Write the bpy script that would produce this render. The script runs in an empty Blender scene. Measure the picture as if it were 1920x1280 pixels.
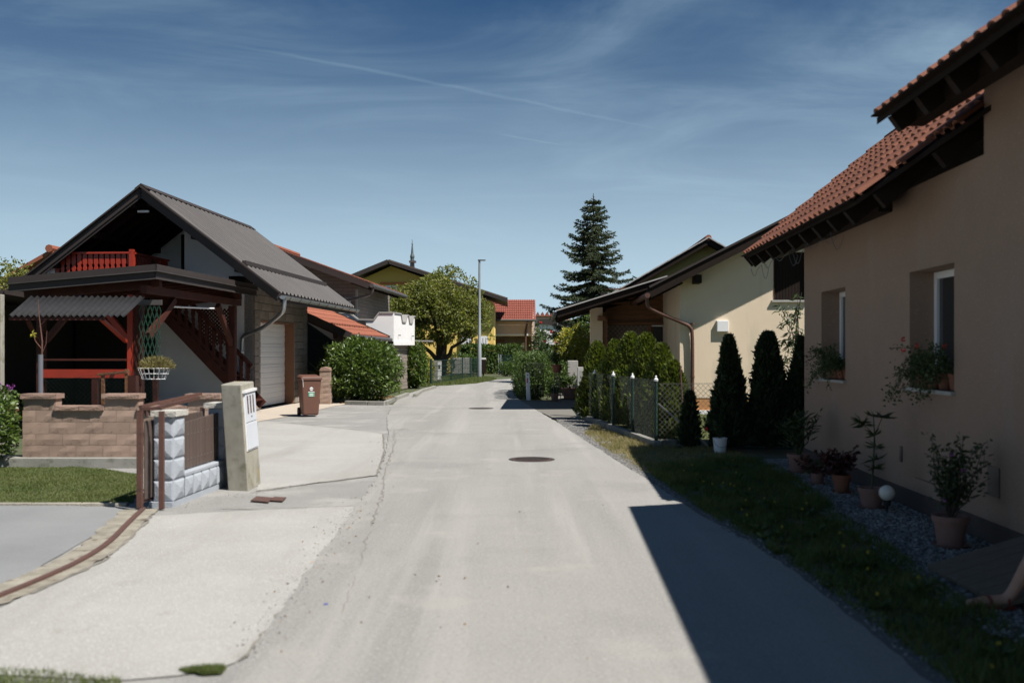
import bpy, bmesh, math, random
import numpy as np
from mathutils import Vector, Matrix

rad = math.radians
random.seed(7)
rng = np.random.default_rng(11)
scene = bpy.context.scene
COL = scene.collection

# ------------------------------------------------------------------ camera
H = 1.55                       # eye height
F = 1920 * 35.0 / 36.0         # focal length in photo pixels
HZ = 658.0                     # row of the horizon in the photo
cam_d = bpy.data.cameras.new('camera')
cam = bpy.data.objects.new('camera', cam_d)
COL.objects.link(cam)
cam.location = (0, 0, H)
cam.rotation_euler = (rad(90), 0, 0)
cam_d.lens = 35.0
cam_d.sensor_width = 36.0
cam_d.shift_y = (HZ - 640) / 1920.0
cam_d.clip_start = 0.1
cam_d.clip_end = 3000
cam_d.dof.use_dof = True
cam_d.dof.focus_distance = 30.0
cam_d.dof.aperture_fstop = 1.8
scene.camera = cam

# ------------------------------------------------------------------ light
SUN = Vector((0.54, -0.37, 1.0)).normalized()      # towards the sun
EL = math.asin(SUN.z)
AZ = math.atan2(SUN.x, SUN.y)                      # clockwise from +Y
sun_d = bpy.data.lights.new('sun', 'SUN')
sun_d.energy = 5.0
sun_d.angle = rad(0.53)
sun_d.color = (1.0, 0.955, 0.89)
sun = bpy.data.objects.new('sun', sun_d)
COL.objects.link(sun)
sun.rotation_euler = SUN.to_track_quat('Z', 'Y').to_euler()
sun.location = (20, -20, 40)

world = bpy.data.worlds.new('World')
scene.world = world
world.use_nodes = True
SKY_STRENGTH = 0.052

def build_sky():
    nt = world.node_tree
    N, L = nt.nodes, nt.links
    N.clear()
    out = N.new('ShaderNodeOutputWorld')
    bg = N.new('ShaderNodeBackground')
    bg.inputs['Strength'].default_value = SKY_STRENGTH
    L.new(bg.outputs[0], out.inputs[0])
    sky = N.new('ShaderNodeTexSky')
    sky.sky_type = 'NISHITA'
    sky.sun_disc = False
    sky.sun_elevation = EL
    sky.sun_rotation = AZ
    sky.altitude = 400
    sky.air_density = 1.0
    sky.dust_density = 0.6
    sky.ozone_density = 1.6
    tc = N.new('ShaderNodeTexCoord')
    sep = N.new('ShaderNodeSeparateXYZ')
    L.new(tc.outputs['Generated'], sep.inputs[0])

    def math_(op, a, b=None, c=None, clamp=False):
        n = N.new('ShaderNodeMath'); n.operation = op; n.use_clamp = clamp
        for i, v in enumerate((a, b, c)):
            if v is None: continue
            if isinstance(v, (int, float)): n.inputs[i].default_value = v
            else: L.new(v, n.inputs[i])
        return n.outputs[0]
    zc = math_('MAXIMUM', sep.outputs['Z'], 0.0)
    den = math_('ADD', zc, 0.10)
    u = math_('DIVIDE', sep.outputs['X'], den)
    v = math_('DIVIDE', sep.outputs['Y'], den)
    comb = N.new('ShaderNodeCombineXYZ')
    L.new(u, comb.inputs[0]); L.new(v, comb.inputs[1])

    def noise(scale, rot, sx, sy, detail=6, dist=0.6):
        mp = N.new('ShaderNodeMapping')
        mp.inputs['Rotation'].default_value = (0, 0, rad(rot))
        mp.inputs['Scale'].default_value = (sx, sy, 1)
        L.new(comb.outputs[0], mp.inputs[0])
        n = N.new('ShaderNodeTexNoise')
        n.inputs['Scale'].default_value = scale
        n.inputs['Detail'].default_value = detail
        n.inputs['Roughness'].default_value = 0.6
        n.inputs['Distortion'].default_value = dist
        L.new(mp.outputs[0], n.inputs['Vector'])
        return n.outputs['Fac']

    def ramp(f, a, b):
        m = N.new('ShaderNodeMapRange'); m.interpolation_type = 'SMOOTHSTEP'
        L.new(f, m.inputs[0])
        m.inputs[1].default_value = a; m.inputs[2].default_value = b
        return m.outputs[0]
    big = ramp(noise(0.42, 20, 1.0, 1.3, 4, 0.4), 0.34, 0.74)
    wisp = ramp(noise(0.95, 30, 0.9, 1.3, 7, 1.0), 0.38, 0.80)
    fine = ramp(noise(3.2, 35, 0.45, 1.8, 7, 1.2), 0.38, 0.95)
    c = math_('MULTIPLY', wisp, math_('ADD', math_('MULTIPLY', big, 0.8), 0.28))
    c = math_('ADD', math_('MULTIPLY', c, 0.95), math_('MULTIPLY', math_('MULTIPLY', fine, big), 0.35))

    # two vapour trails, lines across the cirrus layer
    def trail(p, q, w, amp):
        def uv(px, py):
            d = Vector(((px - 960) / F, 1.0, (HZ - py) / F)).normalized()
            return Vector((d.x / (d.z + 0.10), d.y / (d.z + 0.10)))
        a, b = uv(*p), uv(*q)
        t = (b - a); ln = t.length; t /= ln
        n = Vector((-t.y, t.x))
        dist = math_('ADD', math_('ADD', math_('MULTIPLY', u, n.x), math_('MULTIPLY', v, n.y)), -(n.dot(a)))
        wob = math_('MULTIPLY', math_('SUBTRACT', noise(6, 0, 1, 1, 3, 0), 0.5), w * 2.2)
        dist = math_('ABSOLUTE', math_('ADD', dist, wob))
        band = ramp(dist, w, 0.0)
        al = math_('ADD', math_('ADD', math_('MULTIPLY', u, t.x), math_('MULTIPLY', v, t.y)), -(t.dot(a)))
        rng_ = math_('MULTIPLY', ramp(al, 0.0, ln * 0.3), ramp(al, ln, ln * 0.75))
        br = math_('ADD', 0.45, math_('MULTIPLY', noise(3, 0, 1, 1, 4, 0), 0.7))
        return math_('MULTIPLY', math_('MULTIPLY', math_('MULTIPLY', band, rng_), br), amp)
    c = math_('ADD', c, trail((280, 58), (1290, 255), 0.018, 0.24))
    c = math_('ADD', c, trail((925, 250), (1060, 273), 0.012, 0.30))
    c = math_('MULTIPLY', c, 0.56, clamp=True)

    tint = N.new('ShaderNodeMix'); tint.data_type = 'RGBA'; tint.blend_type = 'MULTIPLY'
    tint.inputs['Factor'].default_value = 1.0
    L.new(sky.outputs[0], tint.inputs['A'])
    tint.inputs['B'].default_value = (0.03, 0.315, 0.58, 1)
    mix = N.new('ShaderNodeMix'); mix.data_type = 'RGBA'
    L.new(c, mix.inputs['Factor'])
    # thin summer haze, whitest at the horizon all the way round
    hz_f = math_('MULTIPLY', math_('POWER', 2.718, math_('MULTIPLY', math_('POWER', math_('DIVIDE', zc, 0.20), 2.0), -1.0)), 0.95)
    hz = N.new('ShaderNodeMix'); hz.data_type = 'RGBA'
    L.new(hz_f, hz.inputs['Factor'])
    L.new(tint.outputs['Result'], hz.inputs['A'])
    hz.inputs['B'].default_value = (7.3, 9.5, 10.9, 1)
    L.new(hz.outputs['Result'], mix.inputs['A'])
    mix.inputs['B'].default_value = (5.7, 8.0, 9.5, 1)
    L.new(mix.outputs['Result'], bg.inputs['Color'])
build_sky()

vs = scene.view_settings
vs.view_transform = 'Standard'
vs.look = 'None'
vs.gamma = 1.0
vs.use_curve_mapping = False
vs.exposure = 0.55
scene.render.engine = 'CYCLES'
scene.cycles.use_denoising = True
scene.cycles.max_bounces = 6
scene.cycles.transparent_max_bounces = 8
scene.cycles.caustics_reflective = False
scene.cycles.caustics_refractive = False

# ------------------------------------------------------------------ where things stand
def G(px, py, z=0.0):
    d = (H - z) * F / (py - HZ)
    return Vector(((px - 960) / F * d, d, z))
def A(px, py, d):
    return Vector(((px - 960) / F * d, d, H + (HZ - py) / F * d))

class Fr:
    """a turned frame: a to the right, b away from the road end, z up"""
    def __init__(s, ox, oy, k):
        n = math.hypot(k, 1)
        s.o = Vector((ox, oy, 0)); s.b = Vector((k / n, 1 / n, 0)); s.a = Vector((1 / n, -k / n, 0))
    def __call__(s, a, b, z=0.0):
        return s.o + s.a * a + s.b * b + Vector((0, 0, z))
    def inv(s, p):
        r = Vector(p) - s.o
        return r.dot(s.a), r.dot(s.b), p[2]
W0 = Fr(0, 0, 0)

# ------------------------------------------------------------------ materials
MATS = {}
def M(name, c, c2=None, scale=6.0, rough=0.8, bump=0.0, bscale=40.0, rand=0.0, metal=0.0,
      spec=0.5, stretch=None, spots=None, isl=0.0, detail=6.0, coat=0.0):
    if name in MATS: return MATS[name]
    m = bpy.data.materials.new(name); m.use_nodes = True
    nt = m.node_tree; N, L = nt.nodes, nt.links
    b = N['Principled BSDF']
    b.inputs['Roughness'].default_value = rough
    b.inputs['Metallic'].default_value = metal
    b.inputs['Specular IOR Level'].default_value = spec
    if coat: b.inputs['Coat Weight'].default_value = coat
    tc = N.new('ShaderNodeTexCoord')
    vec = tc.outputs['Object']
    if stretch:
        mp = N.new('ShaderNodeMapping'); mp.inputs['Scale'].default_value = stretch
        L.new(vec, mp.inputs[0]); vec = mp.outputs[0]
    def noise(s, det=detail, r=0.6):
        n = N.new('ShaderNodeTexNoise'); n.inputs['Scale'].default_value = s
        n.inputs['Detail'].default_value = det; n.inputs['Roughness'].default_value = r
        L.new(vec, n.inputs['Vector']); return n.outputs['Fac']
    def mix(f, a, bb, mode='MIX'):
        x = N.new('ShaderNodeMix'); x.data_type = 'RGBA'; x.blend_type = mode
        if isinstance(f, (int, float)): x.inputs['Factor'].default_value = f
        else: L.new(f, x.inputs['Factor'])
        for k, v in (('A', a), ('B', bb)):
            if isinstance(v, tuple): x.inputs[k].default_value = (*v[:3], 1)
            else: L.new(v, x.inputs[k])
        return x.outputs['Result']
    def ramp(f, lo, hi):
        r = N.new('ShaderNodeMapRange'); L.new(f, r.inputs[0])
        r.inputs[1].default_value = lo; r.inputs[2].default_value = hi
        return r.outputs[0]
    c2 = c2 or tuple(x * 0.8 for x in c)
    colr = mix(ramp(noise(scale), 0.3, 0.7), c, c2)
    if spots:      # (colour, scale, threshold lo, hi)
        for sp in spots:
            sc_, s_, lo, hi = sp[:4]
            if len(sp) > 4:
                keep_v = vec; mp2 = N.new('ShaderNodeMapping'); mp2.inputs['Scale'].default_value = sp[4]
                L.new(keep_v, mp2.inputs[0]); vec = mp2.outputs[0]; f_ = noise(s_, 5); vec = keep_v
            else: f_ = noise(s_, 5)
            colr = mix(ramp(f_, lo, hi), colr, sc_)
    if rand:
        oi = N.new('ShaderNodeObjectInfo')
        hs = N.new('ShaderNodeHueSaturation')
        L.new(ramp(oi.outputs['Random'], 0, 1), hs.inputs['Value'])
        mr = hs.inputs['Value'].links[0].from_node
        mr.inputs[3].default_value = 1 - rand; mr.inputs[4].default_value = 1 + rand
        L.new(colr, hs.inputs['Color']); colr = hs.outputs[0]
    if isl:
        ge = N.new('ShaderNodeNewGeometry')
        hs = N.new('ShaderNodeHueSaturation')
        r = ramp(ge.outputs['Random Per Island'], 0, 1)
        mr = r.node; mr.inputs[3].default_value = 1 - isl; mr.inputs[4].default_value = 1 + isl
        L.new(r, hs.inputs['Value']); L.new(colr, hs.inputs['Color']); colr = hs.outputs[0]
    L.new(colr, b.inputs['Base Color'])
    if bump:
        bp = N.new('ShaderNodeBump'); bp.inputs['Strength'].default_value = min(1.0, bump)
        bp.inputs['Distance'].default_value = 0.02
        L.new(noise(bscale, 4), bp.inputs['Height']); L.new(bp.outputs[0], b.inputs['Normal'])
    MATS[name] = m
    return m

def MLEAF(name, c, c2, rough=0.5, trans=0.35, isl=0.45, tcol=None, spec=0.4, scale=1.6):
    """leaf: diffuse/gloss front with light passing through, every leaf a little different"""
    if name in MATS: return MATS[name]
    m = bpy.data.materials.new(name); m.use_nodes = True
    nt = m.node_tree; N, L = nt.nodes, nt.links
    b = N['Principled BSDF']; out = N['Material Output']
    b.inputs['Roughness'].default_value = rough
    b.inputs['Specular IOR Level'].default_value = spec
    ge = N.new('ShaderNodeNewGeometry'); tc = N.new('ShaderNodeTexCoord')
    n = N.new('ShaderNodeTexNoise'); n.inputs['Scale'].default_value = scale; n.inputs['Detail'].default_value = 2
    L.new(tc.outputs['Object'], n.inputs['Vector'])
    ad = N.new('ShaderNodeMath'); ad.operation = 'MULTIPLY_ADD'
    L.new(ge.outputs['Random Per Island'], ad.inputs[0]); ad.inputs[1].default_value = 0.7
    mm = N.new('ShaderNodeMath'); mm.operation = 'SUBTRACT'; L.new(n.outputs['Fac'], mm.inputs[0]); mm.inputs[1].default_value = 0.35
    L.new(mm.outputs[0], ad.inputs[2]); ad.use_clamp = True
    x = N.new('ShaderNodeMix'); x.data_type = 'RGBA'
    L.new(ad.outputs[0], x.inputs['Factor'])
    x.inputs['A'].default_value = (*c, 1); x.inputs['B'].default_value = (*c2, 1)
    hs = N.new('ShaderNodeHueSaturation')
    wn = N.new('ShaderNodeTexWhiteNoise'); wn.noise_dimensions = '1D'
    L.new(ge.outputs['Random Per Island'], wn.inputs['W'])
    mr = N.new('ShaderNodeMapRange'); L.new(wn.outputs['Value'], mr.inputs[0])
    mr.inputs[3].default_value = 1 - isl; mr.inputs[4].default_value = 1 + isl
    L.new(mr.outputs[0], hs.inputs['Value']); L.new(x.outputs['Result'], hs.inputs['Color'])
    L.new(hs.outputs[0], b.inputs['Base Color'])
    if trans:
        t = N.new('ShaderNodeBsdfTranslucent')
        tm = N.new('ShaderNodeMix'); tm.data_type = 'RGBA'; tm.blend_type = 'MULTIPLY'; tm.inputs['Factor'].default_value = 1
        L.new(hs.outputs[0], tm.inputs['A'])
        tm.inputs['B'].default_value = (*(tcol or (1.3, 1.4, 0.6)), 1)
        L.new(tm.outputs['Result'], t.inputs['Color'])
        ms = N.new('ShaderNodeMixShader'); ms.inputs[0].default_value = trans
        L.new(b.outputs[0], ms.inputs[1]); L.new(t.outputs[0], ms.inputs[2]); L.new(ms.outputs[0], out.inputs['Surface'])
    MATS[name] = m
    return m

def MBRICK(name, c1, c2, mortar, bw, bh, ms=0.02, rough=0.9):
    if name in MATS: return MATS[name]
    m = bpy.data.materials.new(name); m.use_nodes = True
    N, L = m.node_tree.nodes, m.node_tree.links
    b = N['Principled BSDF']; b.inputs['Roughness'].default_value = rough
    tc = N.new('ShaderNodeTexCoord'); sep = N.new('ShaderNodeSeparateXYZ'); L.new(tc.outputs['Object'], sep.inputs[0])
    ad = N.new('ShaderNodeMath'); ad.operation = 'ADD'; L.new(sep.outputs[0], ad.inputs[0]); L.new(sep.outputs[1], ad.inputs[1])
    cb = N.new('ShaderNodeCombineXYZ'); L.new(ad.outputs[0], cb.inputs[0]); L.new(sep.outputs[2], cb.inputs[1])
    br = N.new('ShaderNodeTexBrick'); L.new(cb.outputs[0], br.inputs['Vector'])
    br.inputs['Color1'].default_value = (*c1, 1); br.inputs['Color2'].default_value = (*c2, 1)
    br.inputs['Mortar'].default_value = (*mortar, 1)
    br.inputs['Scale'].default_value = 1.0; br.inputs['Mortar Size'].default_value = ms
    br.inputs['Brick Width'].default_value = bw; br.inputs['Row Height'].default_value = bh
    L.new(br.outputs['Color'], b.inputs['Base Color'])
    bp = N.new('ShaderNodeBump'); bp.inputs['Distance'].default_value = 0.01; bp.invert = True
    L.new(br.outputs['Fac'], bp.inputs['Height']); L.new(bp.outputs[0], b.inputs['Normal'])
    MATS[name] = m
    return m

def MGLASS(name='window_glass', c=(0.02, 0.025, 0.03)):
    if name in MATS: return MATS[name]
    m = bpy.data.materials.new(name); m.use_nodes = True
    b = m.node_tree.nodes['Principled BSDF']
    b.inputs['Base Color'].default_value = (*c, 1); b.inputs['Roughness'].default_value = 0.04
    b.inputs['Specular IOR Level'].default_value = 0.6
    MATS[name] = m
    return m

# ------------------------------------------------------------------ mesh helpers
ORG = {}
def set_org(o, v): ORG[o.name] = Vector(v)
def org(o): return ORG[o.name] if o is not None else Vector((0, 0, 0))

def thing(name, label, cat, loc, group=None):
    o = bpy.data.objects.new(name, None); COL.objects.link(o)
    o.empty_display_size = 0.2
    o.location = loc; o['label'] = label; o['category'] = cat
    if group: o['group'] = group
    set_org(o, loc)
    return o
def tag(o, label, cat, group=None):
    o['label'] = label; o['category'] = cat
    if group: o['group'] = group
    return o

def np_mesh(name, V, Fc, mat=None, smooth=False):
    me = bpy.data.meshes.new(name)
    V = np.asarray(V, np.float32).reshape(-1, 3); Fc = np.asarray(Fc, np.int32)
    k = Fc.shape[1]; n = Fc.shape[0]
    me.vertices.add(len(V)); me.vertices.foreach_set('co', V.ravel())
    me.loops.add(n * k); me.loops.foreach_set('vertex_index', Fc.ravel())
    me.polygons.add(n)
    me.polygons.foreach_set('loop_start', np.arange(0, n * k, k, dtype=np.int32))
    me.polygons.foreach_set('loop_total', np.full(n, k, np.int32))
    if smooth: me.polygons.foreach_set('use_smooth', np.ones(n, bool))
    me.update(calc_edges=True)
    if mat: me.materials.append(mat)
    return me

def link(name, me, parent=None, base=None):
    o = bpy.data.objects.new(name, me); COL.objects.link(o)
    if parent is not None:
        o.parent = parent; set_org(o, org(parent))
    else:
        o.location = base or (0, 0, 0); set_org(o, base or (0, 0, 0))
    return o

class MB:
    def __init__(s): s.v = []; s.f = []
    def add(s, vs_, fs):
        k = len(s.v); s.v += [Vector(p) for p in vs_]; s.f += [tuple(i + k for i in f) for f in fs]; return s
    def box(s, x0, x1, y0, y1, z0, z1, fr=W0):
        c = [fr(x, y, z) for z in (z0, z1) for (x, y) in ((x0, y0), (x1, y0), (x1, y1), (x0, y1))]
        return s.add(c, [(3, 2, 1, 0), (4, 5, 6, 7), (0, 1, 5, 4), (1, 2, 6, 5), (2, 3, 7, 6), (3, 0, 4, 7)])
    def hexa(s, c):     # 8 corners: lower ring, upper ring
        return s.add(c, [(3, 2, 1, 0), (4, 5, 6, 7), (0, 1, 5, 4), (1, 2, 6, 5), (2, 3, 7, 6), (3, 0, 4, 7)])
    def beam(s, p, q, w, h, up=(0, 0, 1)):
        p, q = Vector(p), Vector(q); d = (q - p).normalized(); up = Vector(up)
        sx = d.cross(up)
        if sx.length < 1e-4: sx = d.cross(Vector((0, 1, 0)))
        sx.normalize(); uy = sx.cross(d).normalized()
        c = []
        for e in (p, q):
            for (i, j) in ((-1, -1), (1, -1), (1, 1), (-1, 1)):
                c.append(e + sx * (w / 2 * i) + uy * (h / 2 * j))
        return s.add(c, [(3, 2, 1, 0), (4, 5, 6, 7), (0, 1, 5, 4), (1, 2, 6, 5), (2, 3, 7, 6), (3, 0, 4, 7)])
    def tube(s, pts, r, n=8, cap=True):
        pts = [Vector(p) for p in pts]
        rs = r if isinstance(r, (list, tuple)) else [r] * len(pts)
        k = len(s.v); prev = None
        for i, p in enumerate(pts):
            t = (pts[min(i + 1, len(pts) - 1)] - pts[max(i - 1, 0)]).normalized()
            if prev is None:
                u = t.cross(Vector((0, 0, 1)))
                if u.length < 1e-3: u = t.cross(Vector((1, 0, 0)))
            else: u = prev - t * prev.dot(t)
            u.normalize(); prev = u; w = t.cross(u)
            for j in range(n):
                a = 2 * math.pi * j / n
                s.v.append(p + (u * math.cos(a) + w * math.sin(a)) * rs[i])
        for i in range(len(pts) - 1):
            for j in range(n):
                a, b = k + i * n + j, k + i * n + (j + 1) % n
                s.f.append((a, b, b + n, a + n))
        if cap:
            s.f.append(tuple(k + j for j in reversed(range(n))))
            e = k + (len(pts) - 1) * n
            s.f.append(tuple(e + j for j in range(n)))
        return s
    def lathe(s, c, prof, n=20):
        c = Vector(c); k = len(s.v)
        for r, z in prof:
            for j in range(n):
                a = 2 * math.pi * j / n
                s.v.append(c + Vector((r * math.cos(a), r * math.sin(a), z)))
        for i in range(len(prof) - 1):
            for j in range(n):
                a, b = k + i * n + j, k + i * n + (j + 1) % n
                s.f.append((a, b, b + n, a + n))
        s.f.append(tuple(k + j for j in reversed(range(n))))
        e = k + (len(prof) - 1) * n
        s.f.append(tuple(e + j for j in range(n)))
        return s
    def prism(s, poly, vec):
        poly = [Vector(p) for p in poly]; vec = Vector(vec); n = len(poly); k = len(s.v)
        s.v += poly + [p + vec for p in poly]
        s.f.append(tuple(k + i for i in reversed(range(n)))); s.f.append(tuple(k + n + i for i in range(n)))
        for i in range(n):
            j = (i + 1) % n; s.f.append((k + i, k + j, k + n + j, k + n + i))
        return s
    def face(s, pts):
        k = len(s.v); s.v += [Vector(p) for p in pts]; s.f.append(tuple(range(k, k + len(pts)))); return s
    def build(s, name, mat, parent=None, smooth=False, label=None, bevel=0.0, base=None):
        o_ = org(parent) if parent is not None else None
        if parent is None:
            if base is None:
                xs = [p.x for p in s.v]; ys = [p.y for p in s.v]; zs = [p.z for p in s.v]
                base = Vector(((min(xs) + max(xs)) / 2, (min(ys) + max(ys)) / 2, min(zs)))
            o_ = Vector(base)
        me = bpy.data.meshes.new(name)
        me.from_pydata([tuple(p - o_) for p in s.v], [], s.f)
        bm = bmesh.new(); bm.from_mesh(me)
        bmesh.ops.recalc_face_normals(bm, faces=bm.faces)
        bm.to_mesh(me); bm.free()
        if smooth:
            me.polygons.foreach_set('use_smooth', np.ones(len(me.polygons), bool))
        me.materials.append(mat)
        o = link(name, me, parent, o_)
        if smooth and smooth != 'all': me.set_sharp_from_angle(angle=rad(40))
        if bevel:
            md = o.modifiers.new('bevel', 'BEVEL'); md.width = bevel; md.segments = 2; md.limit_method = 'ANGLE'
        if label: o['label'] = label
        return o

def part(name, mat, parent, fn, **kw):
    m = MB(); fn(m); return m.build(name, mat, parent, **kw)

def piece(name, me, parent, mtx):
    """one more alike piece that shares its mesh; mtx in world space"""
    o = bpy.data.objects.new(name, me); COL.objects.link(o)
    o.parent = parent; set_org(o, org(parent))
    m = Matrix(mtx); m.translation = m.translation - org(parent)
    o.matrix_basis = m
    return o

def struct(o): o['kind'] = 'structure'; return o
def stuff(o): o['kind'] = 'stuff'; return o

def copy_tree(o, loc=None, scale=None, rotz=None, label=None, parent=None):
    c = o.copy(); COL.objects.link(c)
    if parent is not None: c.parent = parent
    if loc is not None: c.location = loc
    if scale is not None: c.scale = scale if hasattr(scale, '__len__') else (scale,) * 3
    if rotz is not None: c.rotation_euler = (0, 0, rotz)
    if label: c['label'] = label
    set_org(c, c.location)
    for ch in list(o.children): copy_tree(ch, parent=c)
    return c

# ------------------------------------------------------------------ leaves
def leaf_arrays(P, D, Ln, Wd, fold=0.25, up=None):
    """P base points, D unit directions, Ln lengths, Wd widths -> bent diamond leaves, two triangles each"""
    n = len(P)
    r = rng.normal(size=(n, 3)) if up is None else up + rng.normal(size=(n, 3)) * 0.5
    S = np.cross(D, r); S /= np.linalg.norm(S, axis=1, keepdims=True) + 1e-9
    Nn = np.cross(S, D)
    mid = P + D * (Ln * 0.45)[:, None]
    tip = P + D * Ln[:, None] - Nn * (Ln * 0.12)[:, None]
    l = mid + S * (Wd / 2)[:, None] + Nn * (Wd * fold)[:, None]
    q = mid - S * (Wd / 2)[:, None] + Nn * (Wd * fold)[:, None]
    V = np.stack([P, l, tip, q], 1).reshape(-1, 3)
    i = np.arange(n)[:, None] * 4
    Fc = np.concatenate([i + np.array([[0, 1, 2]]), i + np.array([[0, 2, 3]])], 0)
    return V, Fc

def unit(n):
    v = rng.normal(size=(n, 3)); return v / np.linalg.norm(v, axis=1, keepdims=True)

def merge(parts):
    Vs, Fs, k = [], [], 0
    for V, Fc in parts:
        Vs.append(V); Fs.append(Fc + k); k += len(V)
    return np.concatenate(Vs), np.concatenate(Fs)

def grass_arrays(P, h, w, lean=0.35):
    n = len(P)
    a = rng.uniform(0, 2 * np.pi, n)
    s = np.stack([np.cos(a), np.sin(a), np.zeros(n)], 1) * (w / 2)[:, None]
    ln = rng.normal(size=(n, 3)) * lean; ln[:, 2] = 1
    ln /= np.linalg.norm(ln, axis=1, keepdims=True)
    t = P + ln * h[:, None]
    V = np.stack([P - s, P + s, t], 1).reshape(-1, 3)
    return V, np.arange(n * 3).reshape(-1, 3)

def in_poly(pts, poly):
    x, y = pts[:, 0], pts[:, 1]; ins = np.zeros(len(pts), bool)
    m = len(poly)
    for i in range(m):
        x1, y1 = poly[i][0], poly[i][1]; x2, y2 = poly[(i + 1) % m][0], poly[(i + 1) % m][1]
        if y1 == y2: continue
        c = ((y1 > y) != (y2 > y)) & (x < (x2 - x1) * (y - y1) / (y2 - y1) + x1)
        ins ^= c
    return ins

def scatter_poly(poly, n):
    a = np.array([(p[0], p[1]) for p in poly]); lo, hi = a.min(0), a.max(0)
    out = np.zeros((0, 2))
    while len(out) < n:
        p = rng.uniform(lo, hi, (n * 2, 2)); out = np.concatenate([out, p[in_poly(p, a)]])
    return out[:n]

def sheet(name, poly, z, mat, jag=0.0, parent=None, step=0.25):
    """a flat polygon on the ground, its border made uneven by jag metres"""
    pts = [Vector((p[0], p[1], 0)) for p in poly]
    out = []
    for i, p in enumerate(pts):
        q = pts[(i + 1) % len(pts)]
        L_ = (q - p).length
        n = max(1, int(L_ / step)) if jag else 1
        n = min(n, 160)
        for k in range(n):
            r = p.lerp(q, k / n)
            if jag and k: r += Vector((random.uniform(-1, 1), random.uniform(-1, 1), 0)) * jag
            out.append(Vector((r.x, r.y, z)))
    m = MB(); m.face(out)
    if parent is None:
        o = m.build(name, mat, None, base=(0, 0, 0))
    else:
        o = m.build(name, mat, parent)
    # keep normals up
    me = o.data
    if me.polygons[0].normal.z < 0: me.flip_normals()
    return o

def blob_jag(poly, n=3):   # Chaikin smoothing of a closed 2d polygon
    p = [Vector((q[0], q[1])) for q in poly]
    for _ in range(n):
        o = []
        for i in range(len(p)):
            a, b = p[i], p[(i + 1) % len(p)]
            o += [a.lerp(b, .25), a.lerp(b, .75)]
        p = o
    return p
def smooth_line(poly, n=2):
    p = [Vector(q) for q in poly]
    for _ in range(n):
        o = [p[0]]
        for a, b in zip(p, p[1:]): o += [a.lerp(b, .25), a.lerp(b, .75)]
        o.append(p[-1]); p = o
    return p
# ================================================================== THE GROUND
m_soil = M('soil', (0.10, 0.085, 0.06), (0.07, 0.085, 0.035), 0.35, 0.95, 0.4, 30, spots=[((0.05, 0.075, 0.02), 2.5, 0.45, 0.6)])
m_asph = M('asphalt', (0.300, 0.290, 0.268), (0.258, 0.250, 0.232), 0.9, 0.9, 0.4, 150, detail=12,
           spots=[((0.215, 0.209, 0.195), 1.3, 0.46, 0.64, (1.0, 0.06, 1)), ((0.365, 0.352, 0.325), 2.1, 0.52, 0.70, (1.0, 0.04, 1)), ((0.19, 0.185, 0.173), 0.5, 0.55, 0.72), ((0.36, 0.345, 0.31), 1.1, 0.58, 0.74),
                  ((0.15, 0.145, 0.135), 2.4, 0.68, 0.76), ((0.36, 0.35, 0.33), 42, 0.54, 0.64), ((0.165, 0.16, 0.15), 48, 0.57, 0.67), ((0.335, 0.327, 0.31), 70, 0.54, 0.62), ((0.18, 0.175, 0.165), 85, 0.58, 0.66), ((0.34, 0.33, 0.315), 190, 0.55, 0.62), ((0.17, 0.165, 0.155), 220, 0.58, 0.66)])
m_asph2 = M('asphalt_dark', (0.235, 0.24, 0.24), (0.19, 0.195, 0.195), 1.1, 0.9, 0.5, 95, detail=8,
            spots=[((0.30, 0.30, 0.29), 90, 0.58, 0.70), ((0.14, 0.14, 0.14), 80, 0.60, 0.72)])
m_conc = M('concrete_slab', (0.365, 0.355, 0.332), (0.305, 0.30, 0.282), 0.9, 0.9, 0.4, 80, detail=9,
           spots=[((0.30, 0.29, 0.265), 0.8, 0.48, 0.72), ((0.24, 0.23, 0.20), 2.6, 0.62, 0.80), ((0.46, 0.45, 0.43), 80, 0.54, 0.62), ((0.26, 0.255, 0.24), 95, 0.58, 0.66), ((0.28, 0.27, 0.245), 1.2, 0.52, 0.72, (1, .12, 1))])
m_gutter = M('gutter_strip', (0.265, 0.26, 0.245), (0.215, 0.21, 0.20), 1.4, 0.9, 0.6, 85, detail=9,
             spots=[((0.36, 0.35, 0.33), .8, 0.50, 0.7), ((0.20, 0.195, 0.18), 1.9, 0.56, 0.72), ((0.37, 0.36, 0.345), 75, 0.54, 0.62), ((0.18, 0.175, 0.16), 90, 0.58, 0.66)])
m_apron = M('apron_concrete', (0.46, 0.40, 0.33), (0.40, 0.34, 0.28), 1.2, 0.9, 0.3, 60)
m_paver = MBRICK('paving', (0.30, 0.275, 0.24), (0.26, 0.24, 0.21), (0.16, 0.15, 0.13), 0.2, 0.1, 0.008)
m_crack = M('crack_dirt', (0.16, 0.145, 0.12), (0.23, 0.21, 0.18), 6, 0.95)
m_gravel_base = M('gravel_bed', (0.20, 0.195, 0.185), (0.11, 0.105, 0.10), 40, 0.95, 1.0, 70, detail=3)
m_grassbase = M('turf', (0.075, 0.095, 0.028), (0.10, 0.10, 0.04), 3, 0.95, 0.8, 60, spots=[((0.15, 0.125, 0.07), 5, 0.56, 0.72)])
m_drybase = M('dry_turf', (0.20, 0.16, 0.09), (0.12, 0.11, 0.045), 3, 0.95, 0.8, 60)
m_vturf = M('verge_turf', (0.055, 0.065, 0.025), (0.13, 0.105, 0.06), 1.6, 0.95, 0.8, 60, spots=[((0.20, 0.165, 0.10), 7, 0.58, 0.72)])
m_stones = M('pebbles', (0.30, 0.29, 0.275), (0.19, 0.185, 0.18), 3, 0.85, isl=0.5)
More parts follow.
